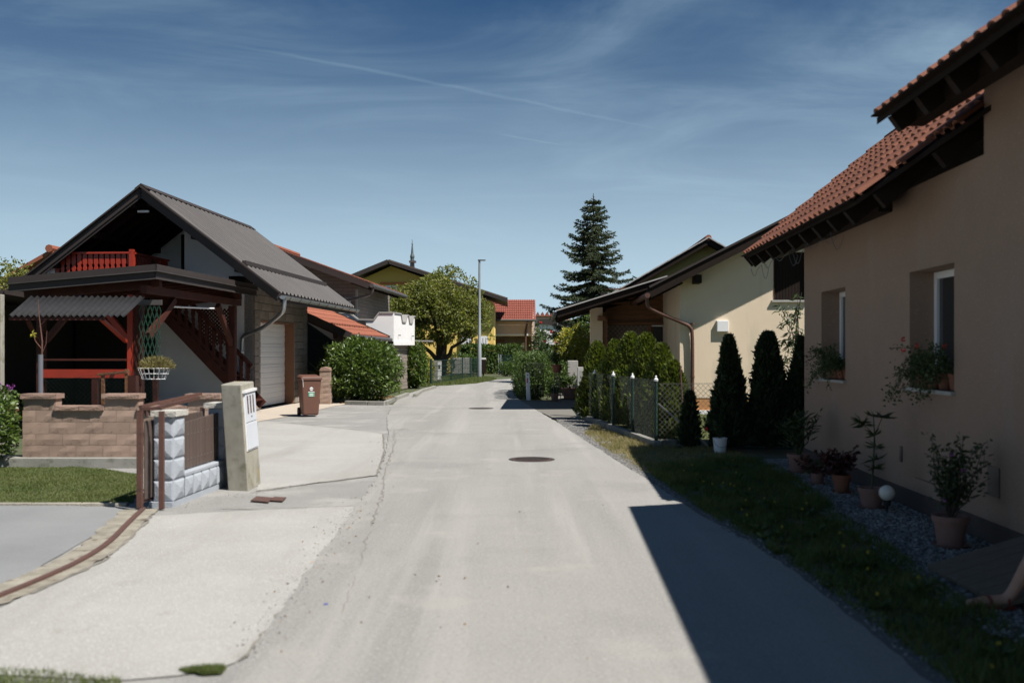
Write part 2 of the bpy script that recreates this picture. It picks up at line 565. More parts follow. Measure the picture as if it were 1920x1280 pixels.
m_rust = M('rust', (0.12, 0.055, 0.04), (0.075, 0.045, 0.038), 20, 0.7, 0.3, 60)
m_curb = M('curb_concrete', (0.30, 0.29, 0.26), (0.22, 0.215, 0.19), 4, 0.92, 0.5, 60, spots=[((0.15, 0.15, 0.12), 9, 0.55, 0.7)])

ground = struct(sheet('ground', [(-900, -300), (900, -300), (900, 1500), (-900, 1500)], -0.03, m_soil))

LEFT = [(-1.3, -6), (-1.3, 2), (-1.33, 5.2), (-1.42, 6.6), (-1.50, 8.4), (-1.56, 10), (-1.66, 12.5), (-1.95, 15.5), (-2.35, 19), (-2.9, 23), (-3.5, 29), (-3.8, 35),
        (-3.72, 40), (-3.1, 46), (-1.3, 53), (1, 58.5), (6, 67), (16, 80)]
RIGHT = [(1.95, -6), (1.95, 2), (1.97, 5), (1.99, 7), (1.93, 8.2), (1.78, 9.4), (1.63, 12.2), (1.36, 16), (1.08, 20.4), (0.60, 27), (0.12, 33), (0.18, 38), (0.9, 43.5),
         (3.0, 49), (7, 55), (17, 68)]
LS = smooth_line([Vector((*p, 0)) for p in LEFT]); RS = smooth_line([Vector((*p, 0)) for p in RIGHT])

def strip_mesh(name, A_, B_, n, z, mat, jag=0.0):
    """a sheet between two polylines, both resampled to n rows by y"""
    def at_y(L_, y):
        for a, b in zip(L_, L_[1:]):
            if a.y <= y <= b.y: return a.lerp(b, (y - a.y) / (b.y - a.y + 1e-9))
        return L_[-1] if y > L_[-1].y else L_[0]
    m = MB(); ys0 = max(A_[0].y, B_[0].y)
    for i in range(n + 1):
        t = i / n
        t = t ** 1.6
        pa = at_y(A_, ys0 + t * (A_[-1].y - ys0)); pb = at_y(B_, ys0 + t * (B_[-1].y - ys0))
        j1, j2 = random.uniform(-jag, jag), random.uniform(-jag, jag)
        for k in range(5):
            q = pa.lerp(pb, k / 4)
            q.x += j1 if k == 0 else j2 if k == 4 else 0
            m.v.append(Vector((q.x, q.y, z)))
    for i in range(n):
        for k in range(4):
            a = i * 5 + k; m.f.append((a, a + 1, a + 6, a + 5))
    return m.build(name, mat, None, base=(0, 0, 0))
road = struct(strip_mesh('road', LS, RS, 420, 0.0, m_asph, 0.018))

# paved forecourts on the left, one sheet below the slabs
forecourt = struct(sheet('forecourt', [(-14, -4), (-1.1, -4), (-1.1, 5), (-1.2, 8.4), (-1.4, 12), (-2.0, 18), (-2.7, 23), (-3.1, 26.3), (-3.45, 28.9),
                            (-3.95, 29.3), (-5.2, 29.8), (-6.4, 31), (-7.2, 26), (-7.2, 13.3), (-14, 13.3)], -0.012, m_gutter))
pts = [G(283, 966), G(470, 955), G(672, 948), G(655, 975), G(640, 1000), G(600, 1050), G(572, 1085), G(560, 1100), G(520, 1160), G(480, 1208), G(440, 1240), G(400, 1252), G(330, 1264), G(235, 1272),
       G(0, 1262), G(-300, 1250), (-4.6, 4.3, 0), (-4.1, 5.2, 0), G(-20, 1150), G(40, 1118), G(130, 1072), G(195, 1050), G(225, 1022), G(262, 988)]
slab_near = struct(sheet('concrete_slab', pts, -0.004, m_conc, 0.014, step=0.2))
slab_mid = struct(sheet('concrete_slab', [G(484, 790), G(560, 795), G(640, 803), G(718, 812), G(720, 845), G(706, 890), G(640, 899), G(560, 908), G(480, 919), G(487, 870), G(480, 830)], -0.004, m_conc, 0.012, step=0.2))
apron = struct(sheet('garage_apron', [G(440, 806), G(480, 790), G(552, 778), G(630, 760), G(655, 757), (-5.6, 30.6), (-6.35, 31), (-6.7, 25.8), (-7.4, 25.9), (-7.2, 22)], -0.004, m_apron, 0.01))
side_drive = struct(sheet('side_driveway', [(-14, 5.0), G(-60, 1150), G(0, 1100), G(60, 1070), G(125, 1032), G(180, 1000), G(240, 957), G(215, 950), (-4.55, 10.05), (-14, 10.05)], -0.004, m_asph2, 0.012, step=0.2))
# rail of the sliding gate in its strip of rough concrete
RAIL = smooth_line([Vector(p) for p in ((-3.62, 9.78, 0), (-3.44, 8.9, 0), (-3.24, 8.0, 0), (-3.17, 7.3, 0), (-3.20, 6.6, 0), (-3.27, 6.0, 0), (-3.5, 5.2, 0), (-4.1, 4.2, 0))], 3)
def ribbon(name, line, w0, w1, z, mat, jag=0.0, parent=None):
    m = MB(); n = len(line)
    for i, p in enumerate(line):
        t = (line[min(i + 1, n - 1)] - line[max(i - 1, 0)]).normalized(); s_ = Vector((t.y, -t.x, 0))
        m.v += [Vector((p.x, p.y, z)) + s_ * (w0 + random.uniform(-jag, jag)), Vector((p.x, p.y, z)) + s_ * (w1 + random.uniform(-jag, jag))]
    for i in range(n - 1): m.f.append((2 * i, 2 * i + 1, 2 * i + 3, 2 * i + 2))
    if parent is None: o = m.build(name, mat, None, base=(0, 0, 0))
    else: o = m.build(name, mat, parent)
    if o.data.polygons[0].normal.z < 0: o.data.flip_normals()
    return o
m_strip = M('track_concrete', (0.36, 0.33, 0.27), (0.20, 0.18, 0.14), 5, 0.95, 0.8, 60, spots=[((0.10, 0.075, 0.05), 9, 0.56, 0.7)])
strip = struct(ribbon('track_bed', RAIL, -0.13, 0.20, 0.001, m_strip, 0.02))
rail = thing('gate_rail', 'rusty steel gate rail curving through the concrete drive at lower left', 'rail', RAIL[0])
part('rail', m_rust, rail, lambda m: [m.beam(a + Vector((0, 0, .008)), b + Vector((0, 0, .008)), 0.045, 0.022) for a, b in zip(RAIL, RAIL[1:])])

# cracks and open joints: real dirt-filled gaps with a course of their own
def crack(name, pts, w, z, parent, wob=0.03):
    line = []
    pts = [Vector(p) for p in pts]
    for a, b in zip(pts, pts[1:]):
        n = max(2, int((b - a).length / 0.09))
        for k in range(n):
            q = a.lerp(b, k / n); line.append(q + Vector((random.gauss(0, wob), random.gauss(0, wob * .6), 0)))
    line.append(pts[-1])
    o = ribbon(name, line, -w / 2, w / 2, z, m_crack, w * 0.35, parent)
    return o
crack('crack', [G(738, 808), G(740, 830), G(722, 880), G(716, 930), G(704, 960), G(697, 985)], 0.011, 0.003, road, 0.016)
crack('crack', [G(694, 995), G(684, 1030), G(676, 1060)], 0.005, 0.003, road, 0.010)
crack('crack', [G(668, 1080), G(655, 1110), G(640, 1150)], 0.004, 0.003, road, 0.008)
crack('crack', [G(738, 806), G(748, 805), G(765, 804)], 0.03, 0.003, road, 0.01)
crack('joint', [G(718, 813), G(720, 845), G(707, 890), G(600, 903), G(470, 922)], 0.022, -0.001, slab_mid, 0.012)
crack('joint', [G(470, 784), G(560, 793), G(640, 802), G(718, 812)], 0.014, -0.001, slab_mid, 0.008)
crack('joint', [G(672, 948), G(640, 1000), G(572, 1085), G(520, 1160), G(450, 1236)], 0.016, -0.001, slab_near, 0.012)
crack('joint', [G(410, 952), G(500, 953), G(672, 947)], 0.02, -0.001, slab_near, 0.012)
crack('crack', [G(285, 966), G(262, 992), G(225, 1025), G(197, 1050), G(120, 1085), G(60, 1112)], 0.02, 0.003, slab_near, 0.012)

# manhole cover in the road, drain lid on the forecourt
m_iron = M('cast_iron', (0.045, 0.035, 0.032), (0.075, 0.06, 0.05), 30, 0.6, 0.4, 80, metal=0.3)
c = G(997, 861)
mh = thing('manhole_cover', 'round cast iron manhole cover in the middle of the sunlit road', 'manhole cover', (c.x, c.y, 0))
part('frame', m_iron, mh, lambda m: m.lathe((c.x, c.y, 0.001), [(0.33, 0), (0.33, 0.004), (0.285, 0.0045), (0.285, 0.001)], 40))
part('lid', m_rust, mh, lambda m: m.lathe((c.x, c.y, 0.001), [(0.275, 0), (0.275, 0.005), (0.0, 0.005)], 40))
def ribs(m):
    for i in range(-5, 6):
        y = i * 0.046; w = math.sqrt(max(0, 0.25 ** 2 - y * y))
        m.box(c.x - w, c.x + w, c.y + y - .012, c.y + y + .012, 0.005, 0.011)
part('ribs', m_iron, mh, ribs)
c2 = G(902, 765.5)
mh2 = thing('manhole_cover', 'small far manhole cover in the road where it begins to bend', 'manhole cover', (c2.x, c2.y, 0))
part('lid', m_iron, mh2, lambda m: m.lathe((c2.x, c2.y, 0.001), [(0.34, 0), (0.34, 0.006), (0.0, 0.006)], 30))
dq = [G(470, 938), G(500, 941), G(535, 935), G(507, 930.5)]
dl = thing('drain_cover', 'rusty rectangular drain lid in two halves on the forecourt by the meter pillar', 'drain cover', (dq[0].x, dq[0].y, 0))
def half(m, a, b, c_, d_): m.prism([p + Vector((0, 0, .001)) for p in (a, b, c_, d_)], (0, 0, 0.008))
e0 = dq[0].lerp(dq[1], .97); 
part('lid', m_rust, dl, lambda m: half(m, G(470, 939), G(503, 942), G(511, 933.5), G(481, 931)))
part('lid', m_rust, dl, lambda m: half(m, G(506, 938.5), G(530, 940), G(537, 933), G(514, 932)))

# lawn on the left with its stone edging, between drive and block wall
lawn_poly = [(-9.5, 10.08), (-4.4, 10.08), G(250, 941), G(262, 915), G(258, 888), G(200, 880), G(100, 870), G(0, 866), (-9.5, 13.9)]
lawn = struct(sheet('lawn', lawn_poly, 0.0, m_grassbase, 0.02))
m_edge = M('edging_stone', (0.36, 0.33, 0.27), (0.25, 0.23, 0.19), 5, 0.9, 0.6, 50, rand=0.15)
ed = thing('lawn_edging', 'low pale stone edging between the left lawn and the grey drive', 'edging', (-6.5, 10.06, 0))
x = -9.4
while x < -4.15:
    w = random.uniform(.3, .5)
    part('edging_stone', m_edge, ed, lambda m: m.box(x, x + w - .012, 10.03, 10.10, -.02, .018), bevel=0.006)
    x += w
# right side: gravel shoulder, verge, gravel bed along the house wall
VERGE_IN = [(2.75, -6), (2.73, 2), (2.72, 6.1), (2.80, 7.0), (3.06, 9.6), (3.45, 12.8), (3.62, 14.4)]
verge_poly = [(1.9, -6), (1.9, 2), (1.93, 5), (1.96, 7), (1.88, 8.2), (1.73, 9.4), (1.58, 12.2), (1.31, 16), (1.5, 20), (1.62, 22.6), (2.0, 19.5), (2.36, 16.0), (4.6, 15.6), (4.6, 14.3)] + VERGE_IN[::-1]
verge = struct(sheet('grass_verge', verge_poly, -0.006, m_vturf, 0.015))
shoulder = struct(sheet('gravel_shoulder', [(1.02, 22.5), (1.62, 23.8), (1.75, 22), (1.62, 19.5), (1.66, 17), (1.72, 14), (1.78, 12.5), (1.95, 9.6), (2.14, 8), (2.2, 5), (2.1, 2), (1.9, 2), (1.92, 7), (1.72, 9.4), (1.57, 12.2), (1.3, 16), (1.0, 20.4)], -0.002, m_gravel_base, 0.03))
dry_verge = struct(sheet('dry_verge', [(1.34, 16.2), (1.50, 14.4), (1.68, 12.6), (1.95, 12.5), (2.30, 13.6), (2.45, 15.6), (2.30, 16.4), (1.95, 18.8), (1.68, 21.2), (1.40, 20.6), (1.28, 18.5)], -0.0035, m_drybase, 0.06))
gravel_poly = VERGE_IN + [(4.2, 14.4), (3.9, 8), (3.55, 1), (3.23, -6)]
gravel_bed = struct(sheet('gravel_bed', gravel_poly, -0.004, m_gravel_base))
lawn_r_poly = [(2.40, 16.15), (8.5, 15.8), (9, 24.4), (4.1, 24.45), (4.1, 27.5), (1.8, 27.5), (1.70, 23.3)]
lawn_r = struct(sheet('lawn', lawn_r_poly, -0.004, m_grassbase))
pave_poly = [(0.62, 26.6), (1.02, 22.6), (1.55, 23.9), (1.62, 27.5), (3.6, 27.5), (3.4, 38), (1.6, 38), (1.3, 31.2), (0.30, 31.0)]
paving = struct(sheet('paved_driveway', pave_poly, -0.005, m_paver, 0.0))
verge_l_poly = [G(800, 724), G(840, 722.5), G(890, 719), G(925, 713), G(932, 710), (-1.0, 57), (-2.6, 62), (-5.5, 62), (-6.0, 45)]
verge_l = struct(sheet('grass_verge', verge_l_poly, 0.002, m_grassbase, 0.05))
bed_poly = [G(655, 756), G(722, 758), G(762, 742), (-4.5, 33.5), (-4.4, 41), (-5.0, 44), (-6.4, 44), (-6.4, 31.1)]
bed = struct(sheet('planting_bed', bed_poly, 0.004, m_soil))
# kerb stones round the planting bed
kb = thing('bed_kerb', 'grey concrete kerb round the laurel bed where the road bends', 'kerb', G(725, 758))
def kerb_run(pts):
    for a, b in zip(pts, pts[1:]):
        n = max(1, round((b - a).length / 1.0))
        for k in range(n):
            p, q = a.lerp(b, k / n), a.lerp(b, (k + 1) / n); d_ = (q - p).normalized() * .006
            part('kerb_stone', m_curb, kb, lambda m: m.beam(p + d_ + Vector((0, 0, .04)), q - d_ + Vector((0, 0, .04)), 0.13, 0.13), bevel=0.012)
kerb_run([G(648, 757.5), G(690, 758.5), G(722, 759), G(738, 751), G(764, 741.5)])
kerb_run([G(778, 744), G(790, 735), G(815, 727.5)])

# ---- grass, gravel: nobody could count these
m_grass = MLEAF('grass_blade', (0.065, 0.110, 0.022), (0.15, 0.16, 0.055), 0.6, 0.3, 0.35, scale=1.2)
m_drygrass = MLEAF('dry_grass_blade', (0.13, 0.15, 0.04), (0.40, 0.32, 0.16), 0.7, 0.3, 0.3, tcol=(1.2, 1.1, .7), scale=2.0)
def vnoise(p, s, seed=0):
    """smooth value noise on the plane"""
    r_ = np.random.default_rng(seed); T = r_.uniform(0, 1, (64, 64)); q = p * s; i = np.floor(q).astype(int); f = q - i; f = f * f * (3 - 2 * f)
    g = lambda a, b: T[(i[:, 0] + a) % 64, (i[:, 1] + b) % 64]
    return (g(0, 0) * (1 - f[:, 0]) + g(1, 0) * f[:, 0]) * (1 - f[:, 1]) + (g(0, 1) * (1 - f[:, 0]) + g(1, 1) * f[:, 0]) * f[:, 1]
def grass(name, poly, n, h, w, mat, z, lean=0.35, keep=None, label=None, clump=0.0):
    p = scatter_poly(poly, n)
    if keep is not None: p = p[keep(p)]
    P = np.concatenate([p, np.full((len(p), 1), z)], 1)
    V, Fc = grass_arrays(P, rng.uniform(.5, 1.25, len(P)) * h * (1 if not clump else .35 + clump * vnoise(p, 3.1, 5) ** 2 + .5 * clump * vnoise(p, 9.0, 6) ** 2), rng.uniform(.7, 1.3, len(P)) * w, lean)
    o = link(name, np_mesh(name, V, Fc, mat)); stuff(o); tag(o, label, 'grass'); return o
grass('grass', [(-7.4, 10.10), (-4.4, 10.10), G(250, 941), G(260, 915), G(256, 888), G(200, 880), G(100, 870), G(0, 866), (-7.4, 13.8)], 64000, 0.036, 0.007, m_grass, 0.0, 0.6, clump=.9,
      label='short mown sunlit grass of the lawn below the block wall')
def nz(p, s, ph=0.0): return np.sin(p[:, 0] * s + ph) + np.sin(p[:, 1] * s * .9 + 1.3 + ph) + np.sin((p[:, 0] + p[:, 1]) * s * 1.7 + .4)
VG2 = [(a_ + .10, b_) for a_, b_ in VERGE_IN[::-1][1:5]]
vp_near = [(1.99, 2.2), (2.06, 5), (2.05, 7), (1.98, 8.2), (1.86, 9.4), (1.74, 12.2), (1.82, 13.6), (3.6, 14.4)] + VG2 + [(2.8, 2.2)]
grass('grass', vp_near, 52000, 0.075, 0.008, m_grass, -.004, 0.6, clump=1.5, keep=lambda p: (vnoise(p, 5, 2) + .7 * vnoise(p, 14, 3) > .62) | (rng.uniform(size=len(p)) < .12), label='shaded weedy grass verge between the road and the gravel bed')
grass('grass', [(1.72, 12.4), (1.50, 15.5), (1.35, 18.5), (1.62, 20.5), (1.95, 19.2), (2.30, 16.2), (3.4, 15.9), (3.4, 14.2), (2.2, 13.2)], 17000, 0.065, 0.008, m_drygrass, -.004, 0.7, clump=1.5,
      keep=lambda p: vnoise(p, 5, 4) + .6 * vnoise(p, 13, 5) > .60, label='patchy dry grass in the sun at the foot of the green fence')
grass('grass', lawn_r_poly, 22000, 0.05, 0.012, m_grass, -.004, 0.5, label='sunlit lawn behind the wire fence of the cream house')
grass('grass', verge_l_poly, 22000, 0.13, 0.020, m_grass, 0.0, 0.5, label='grass verge round the foot of the street lamp')
grass('grass', [G(0, 1250), G(120, 1258), G(230, 1272), (-1.75, 4.2), (-3.6, 4.2), (-3.6, 4.55)], 9000, 0.04, 0.006, m_grass, -.012, 0.6, label='strip of grass along the bottom left edge')
def tuft(cx, cy, rx, ry, n, label, h=0.03):
    a = rng.uniform(0, 2 * np.pi, n); r = np.sqrt(rng.uniform(0, 1, n)) * (1 + .22 * np.sin(3 * a + cx) + .12 * np.sin(7 * a))
    P = np.stack([cx + rx * r * np.cos(a), cy + ry * r * np.sin(a), np.full(n, -.003)], 1)
    V, Fc = grass_arrays(P, rng.uniform(.4, 1.2, n) * h, rng.uniform(.004, .008, n), .7)
    o = link('grass_tuft', np_mesh('grass_tuft', V, Fc, m_grass)); stuff(o); tag(o, label, 'grass')
t_ = G(385, 1256); tuft(t_.x, t_.y, .098, .052, 2600, 'small round tuft of grass growing in the concrete near the bottom edge')
def pebbles(name, P, rad_, label, mat=m_stones):
    n = len(P)
    base = np.array([[1, 0, 0], [-.5, .87, 0], [-.5, -.87, 0], [0, 0, .8], [0, 0, -.8], [.2, .1, .6]]) [:5]
    fc = np.array([[0, 1, 3], [1, 2, 3], [2, 0, 3], [1, 0, 4], [2, 1, 4], [0, 2, 4]])
    a = rng.uniform(0, 2 * np.pi, n); ca, sa = np.cos(a), np.sin(a)
    s = rng.uniform(.6, 1.3, (n, 3)) * rad_[:, None]
    B = base[None] * s[:, None, :]
    V = np.stack([B[..., 0] * ca[:, None] - B[..., 1] * sa[:, None], B[..., 0] * sa[:, None] + B[..., 1] * ca[:, None], B[..., 2] * .6], -1) + P[:, None, :]
    Fc = (np.arange(n)[:, None, None] * 5 + fc[None]).reshape(-1, 3)
    o = link(name, np_mesh(name, V.reshape(-1, 3), Fc, mat)); stuff(o); tag(o, label, 'gravel'); return o
p = scatter_poly([(2.60, 3.5), (2.58, 6.1), (2.66, 7.0), (2.92, 9.6), (3.32, 12.8), (3.50, 14.3), (4.1, 14.3), (3.85, 8), (3.66, 3.5)], 17500)
edge_x = np.interp(p[:, 1], [3.5, 6.1, 7.0, 9.6, 12.8, 14.3], [2.76, 2.74, 2.84, 3.1, 3.5, 3.66])
p = p[p[:, 0] > edge_x - .16 * vnoise(p, 6.0, 9) ** 1.5 - rng.uniform(0, .05, len(p))]
pebbles('gravel', np.concatenate([p, np.full((len(p), 1), .004)], 1), rng.uniform(.008, .024, len(p)), 'pale gravel bed along the foot of the shaded beige wall')
p = scatter_poly([(1.04, 22.3), (1.55, 23.4), (1.62, 19.5), (1.60, 17), (1.70, 14), (1.76, 12.5), (1.95, 9.6), (2.12, 8), (2.2, 5), (2.0, 2.5), (2.0, 7), (1.78, 9.4), (1.62, 12.2), (1.35, 16), (1.06, 20.4)], 6000)
pebbles('gravel', np.concatenate([p, np.full((len(p), 1), .002)], 1), rng.uniform(.005, .016, len(p)), 'loose gravel along the right edge of the road')
m_litter = M('dead_leaves', (0.20, 0.11, 0.05), (0.32, 0.20, 0.09), 3, .9, isl=.4)
p = scatter_poly([G(640, 756), G(722, 757), G(758, 743), (-4.4, 34), (-5.3, 33)], 900)
V, Fc = leaf_arrays(np.concatenate([p, rng.uniform(.006, .03, (len(p), 1))], 1), unit(len(p)) * np.array([1, 1, .15]), rng.uniform(.05, .1, len(p)), rng.uniform(.03, .05, len(p)))
tag(stuff(link('leaf_litter', np_mesh('leaf_litter', V, Fc, m_litter))), 'dry brown leaf litter under the big laurel bush', 'leaves')
p = rng.normal(size=(140, 2)) * np.array([.10, .03]) + np.array([G(388, 912).x, G(388, 912).y])
V, Fc = leaf_arrays(np.concatenate([p, rng.uniform(.0, .02, (len(p), 1))], 1), unit(len(p)) * np.array([1, 1, .3]), rng.uniform(.02, .04, len(p)), rng.uniform(.012, .02, len(p)))
tag(stuff(link('leaf_litter', np_mesh('leaf_litter', V, Fc, m_litter))), 'little heap of dry leaves at the foot of the grey block fence', 'leaves')

# grit and bits of dry leaf lying along the gutter and the slab joints
def along(line, n, spread):
    out = []
    for _ in range(n):
        k = random.randrange(len(line) - 1); q = line[k].lerp(line[k + 1], random.random()); out.append((q.x + random.gauss(0, spread), q.y + random.gauss(0, spread)))
    return np.array(out)
gl_line = [Vector((x_, y_, 0)) for x_, y_ in LEFT[2:12]]
p = np.concatenate([along(gl_line, 420, .10), along([G(672, 948), G(560, 1100), G(450, 1236)], 160, .05), along([G(480, 920), G(600, 904), G(710, 890), G(718, 812)], 140, .05), along([G(300, 958), G(420, 930), G(480, 925)], 160, .08)])
pebbles('grit', np.concatenate([p, np.full((len(p), 1), .003)], 1), rng.uniform(.002, .009, len(p)), 'fine grit lying along the gutter at the left edge of the road', m_stones)
p = np.concatenate([along(gl_line, 130, .16), along([G(560, 1100), G(900, 1150), G(1000, 950)], 30, .5)])
V, Fc = leaf_arrays(np.concatenate([p, rng.uniform(.004, .010, (len(p), 1))], 1), unit(len(p)) * np.array([1, 1, .1]), rng.uniform(.012, .035, len(p)), rng.uniform(.008, .016, len(p)))
tag(stuff(link('leaf_litter', np_mesh('leaf_litter', V, Fc, m_litter))), 'few scattered dry leaves on the road along its left gutter', 'leaves')

# broad-leaved weeds and a few yellow heads in the shaded verge
m_weed = MLEAF('weed_leaf', (0.055, 0.090, 0.022), (0.10, 0.13, 0.04), .5, .25, .4)
m_yel = MLEAF('yellow_head', (0.55, 0.42, 0.03), (0.6, 0.5, 0.06), .6, .1, .2)
Pw, Dw, Py = [], [], []
for q in scatter_poly([(2.1, 4), (2.05, 8), (1.9, 10), (1.95, 12.5), (3.2, 13.8), (2.95, 10), (2.65, 7), (2.6, 4)], 85):
    r_ = random.uniform(.04, .11); n_ = random.randint(9, 20)
    for _ in range(n_):
        a = random.uniform(0, 6.28); Pw.append((q[0] + .2 * r_ * math.cos(a), q[1] + .2 * r_ * math.sin(a), .004)); v_ = Vector((math.cos(a), math.sin(a), random.uniform(.15, 1.1))).normalized() * r_; Dw.append(tuple(v_))
    if random.random() < .3: Py.append((q[0], q[1], random.uniform(.06, .13)))
Pw, Dw = np.array(Pw), np.array(Dw); Lw = np.linalg.norm(Dw, axis=1)
V, Fc = leaf_arrays(Pw, Dw / Lw[:, None], Lw, Lw * .35)
tag(stuff(link('weeds', np_mesh('weeds', V, Fc, m_weed))), 'broad-leaved weeds among the grass of the shaded verge', 'weeds')
parts_ = []
for q in Py:
    u = unit(10); parts_.append(leaf_arrays(np.array(q) + u * .003, u, np.full(10, .012), np.full(10, .01)))
V, Fc = merge(parts_)
tag(stuff(link('weed_flowers', np_mesh('weed_flowers', V, Fc, m_yel))), 'tiny yellow weed flowers dotted over the shaded verge', 'flowers')
# ================================================================== BUILDINGS
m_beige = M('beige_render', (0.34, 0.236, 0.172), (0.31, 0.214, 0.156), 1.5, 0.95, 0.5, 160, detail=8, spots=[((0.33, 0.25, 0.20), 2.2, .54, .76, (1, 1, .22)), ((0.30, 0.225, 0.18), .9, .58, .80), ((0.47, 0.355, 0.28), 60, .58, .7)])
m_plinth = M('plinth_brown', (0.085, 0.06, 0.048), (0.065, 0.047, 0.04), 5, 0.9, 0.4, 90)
m_cream = M('cream_render', (0.77, 0.635, 0.475), (0.73, 0.60, 0.445), 1.2, 0.95, 0.4, 160, detail=8, spots=[((0.57, 0.48, 0.36), 1.8, .56, .80, (1, 1, .2))])
m_orange = M('ochre_plinth', (0.50, 0.24, 0.09), (0.44, 0.21, 0.08), 3, 0.9, 0.3, 90)
m_white = M('white_render', (0.78, 0.77, 0.76), (0.72, 0.71, 0.70), 1.5, 0.9, 0.25, 120)
m_whitepvc = M('white_frame', (0.80, 0.80, 0.80), (0.76, 0.76, 0.77), 3, 0.35)
m_tile = M('clay_tile', (0.22, 0.076, 0.038), (0.16, 0.056, 0.030), 4, 0.75, 0.3, 60, rand=0.22, spots=[((0.15, 0.065, 0.045), 7, 0.55, 0.75)])
m_tile2 = M('clay_tile_bright', (0.285, 0.093, 0.050), (0.235, 0.076, 0.042), 3, 0.75, 0.2, 60, rand=0.08)
m_darkwood = M('dark_wood', (0.024, 0.016, 0.012), (0.016, 0.011, 0.009), 3, 0.75, 0.3, 30, stretch=(8, 1, 8), spec=.12)
m_brownwood = M('brown_wood', (0.20, 0.085, 0.035), (0.13, 0.055, 0.025), 3, 0.65, 0.3, 30, stretch=(1, 1, 9))
m_redwood = M('red_brown_wood', (0.070, 0.019, 0.012), (0.042, 0.013, 0.010), 4, 0.6, 0.3, 40, rand=0.1, spec=.25)
m_redpaint = M('red_painted_wood', (0.34, 0.030, 0.012), (0.27, 0.026, 0.011), 4, 0.45, 0.2, 40, rand=0.08)
m_sheet = M('roof_sheet_brown', (0.062, 0.055, 0.052), (0.050, 0.045, 0.044), 2, 0.55, spec=0.3, spots=[((0.085, 0.075, 0.068), 3, .52, .75, (.25, 1, .25))])
m_fascia = M('fascia_brown', (0.048, 0.038, 0.035), (0.040, 0.032, 0.030), 2, 0.6, 0.05, 60, spec=.25)
m_soffit = M('soffit_dark', (0.022, 0.015, 0.012), (0.016, 0.012, 0.010), 3, 0.9, spec=.1)
m_zinc = M('zinc', (0.42, 0.44, 0.46), (0.33, 0.35, 0.37), 4, 0.38, 0.0, metal=0.75)
m_brownmetal = M('brown_metal', (0.115, 0.055, 0.040), (0.085, 0.043, 0.033), 9, 0.55, 0.15, 70, spec=0.35, spots=[((0.055, 0.032, 0.026), 16, .55, .72), ((0.17, 0.085, 0.055), 30, .62, .74)])
m_greymetal = M('grey_gutter', (0.10, 0.09, 0.085), (0.08, 0.072, 0.07), 4, 0.45, metal=0.2)
m_glass = MGLASS()
m_curtain = M('curtain', (0.36, 0.33, 0.30), (0.22, 0.20, 0.19), 6, 0.9, stretch=(9, 9, .3))
m_sill = M('stone_sill', (0.42, 0.40, 0.37), (0.34, 0.33, 0.31), 12, 0.6)
m_dark = M('dark_interior', (0.012, 0.011, 0.010), None, 3, 0.9)  # near-black: the shade of deep interiors is put into the colour

def window(parent, fr, a0, a1, z0, z1, b, d, n_sash=2, mat=m_whitepvc, fw=0.07, axis='a', glass=None):
    """frame, sashes and a pane set at depth b; axis tells whether the window lies along a or along b"""
    def bx(m, u0, u1, zz0, zz1, d0, d1):
        if axis == 'a': m.box(u0, u1, d0, d1, zz0, zz1, fr)
        else: m.box(d0, d1, u0, u1, zz0, zz1, fr)
    def frame(m):
        bx(m, a0, a0 + fw, z0, z1, b, b + d); bx(m, a1 - fw, a1, z0, z1, b, b + d)
        bx(m, a0 + fw, a1 - fw, z1 - fw, z1, b, b + d); bx(m, a0 + fw, a1 - fw, z0, z0 + fw, b, b + d)
        for i in range(1, n_sash):
            c_ = a0 + (a1 - a0) * i / n_sash; bx(m, c_ - fw * .6, c_ + fw * .6, z0 + fw, z1 - fw, b, b + d)
    w = part('window', mat, parent, frame, bevel=0.006)
    part('pane', glass or m_glass, w, lambda m: bx(m, a0 + fw * .6, a1 - fw * .6, z0 + fw * .6, z1 - fw * .6, b + d * .45, b + d * .55))
    return w

# ---- roof tiles -------------------------------------------------------------
def tile_mesh(w, l, name, mat, r=0.040, t=0.026):
    prof = []
    for i in range(7):
        a = math.pi * i / 6; prof.append((w * 0.30 - math.cos(a) * w * 0.30, math.sin(a) * r + .006))
    prof += [(w * 0.70, 0.002), (w * 0.98, 0.004)]
    m = MB(); n = len(prof)
    for (y, dz) in ((0, t), (l, 0)):
        for (x, z) in prof: m.v.append(Vector((x, y, z + dz)))
    for (x, z) in prof: m.v.append(Vector((x, 0.004, z + t - 0.017 - .004)))
    for i in range(n - 1):
        m.f.append((i, i + 1, n + i + 1, n + i)); m.f.append((2 * n + i, 2 * n + i + 1, i + 1, i))
    me = bpy.data.meshes.new(name); me.from_pydata([tuple(p) for p in m.v], [], m.f)
    me.polygons.foreach_set('use_smooth', np.ones(len(me.polygons), bool)); me.materials.append(mat)
    me.set_sharp_from_angle(angle=rad(50))
    return me
def tile_mtx(fr, a, b, z, slope):
    X = -fr.b; Y = fr.a * math.cos(slope) + Vector((0, 0, math.sin(slope))); Z = X.cross(Y)
    p = fr(a, b, z)
    return Matrix(((X.x, Y.x, Z.x, p.x), (X.y, Y.y, Z.y, p.y), (X.z, Y.z, Z.z, p.z), (0, 0, 0, 1)))
def bake_tiles(name, me, mtxs, parent, mat):
    V0 = np.array([v.co for v in me.vertices]); polys = np.array([list(p.vertices) for p in me.polygons])
    Vs, Fs = [], []
    o_ = np.array(org(parent))
    for i, m in enumerate(mtxs):
        mm = np.array(m); Vs.append(V0 @ mm[:3, :3].T + mm[:3, 3] - o_); Fs.append(polys + i * len(V0))
    o = link(name, np_mesh(name, np.concatenate(Vs), np.concatenate(Fs), mat, True), parent); stuff(o); return o

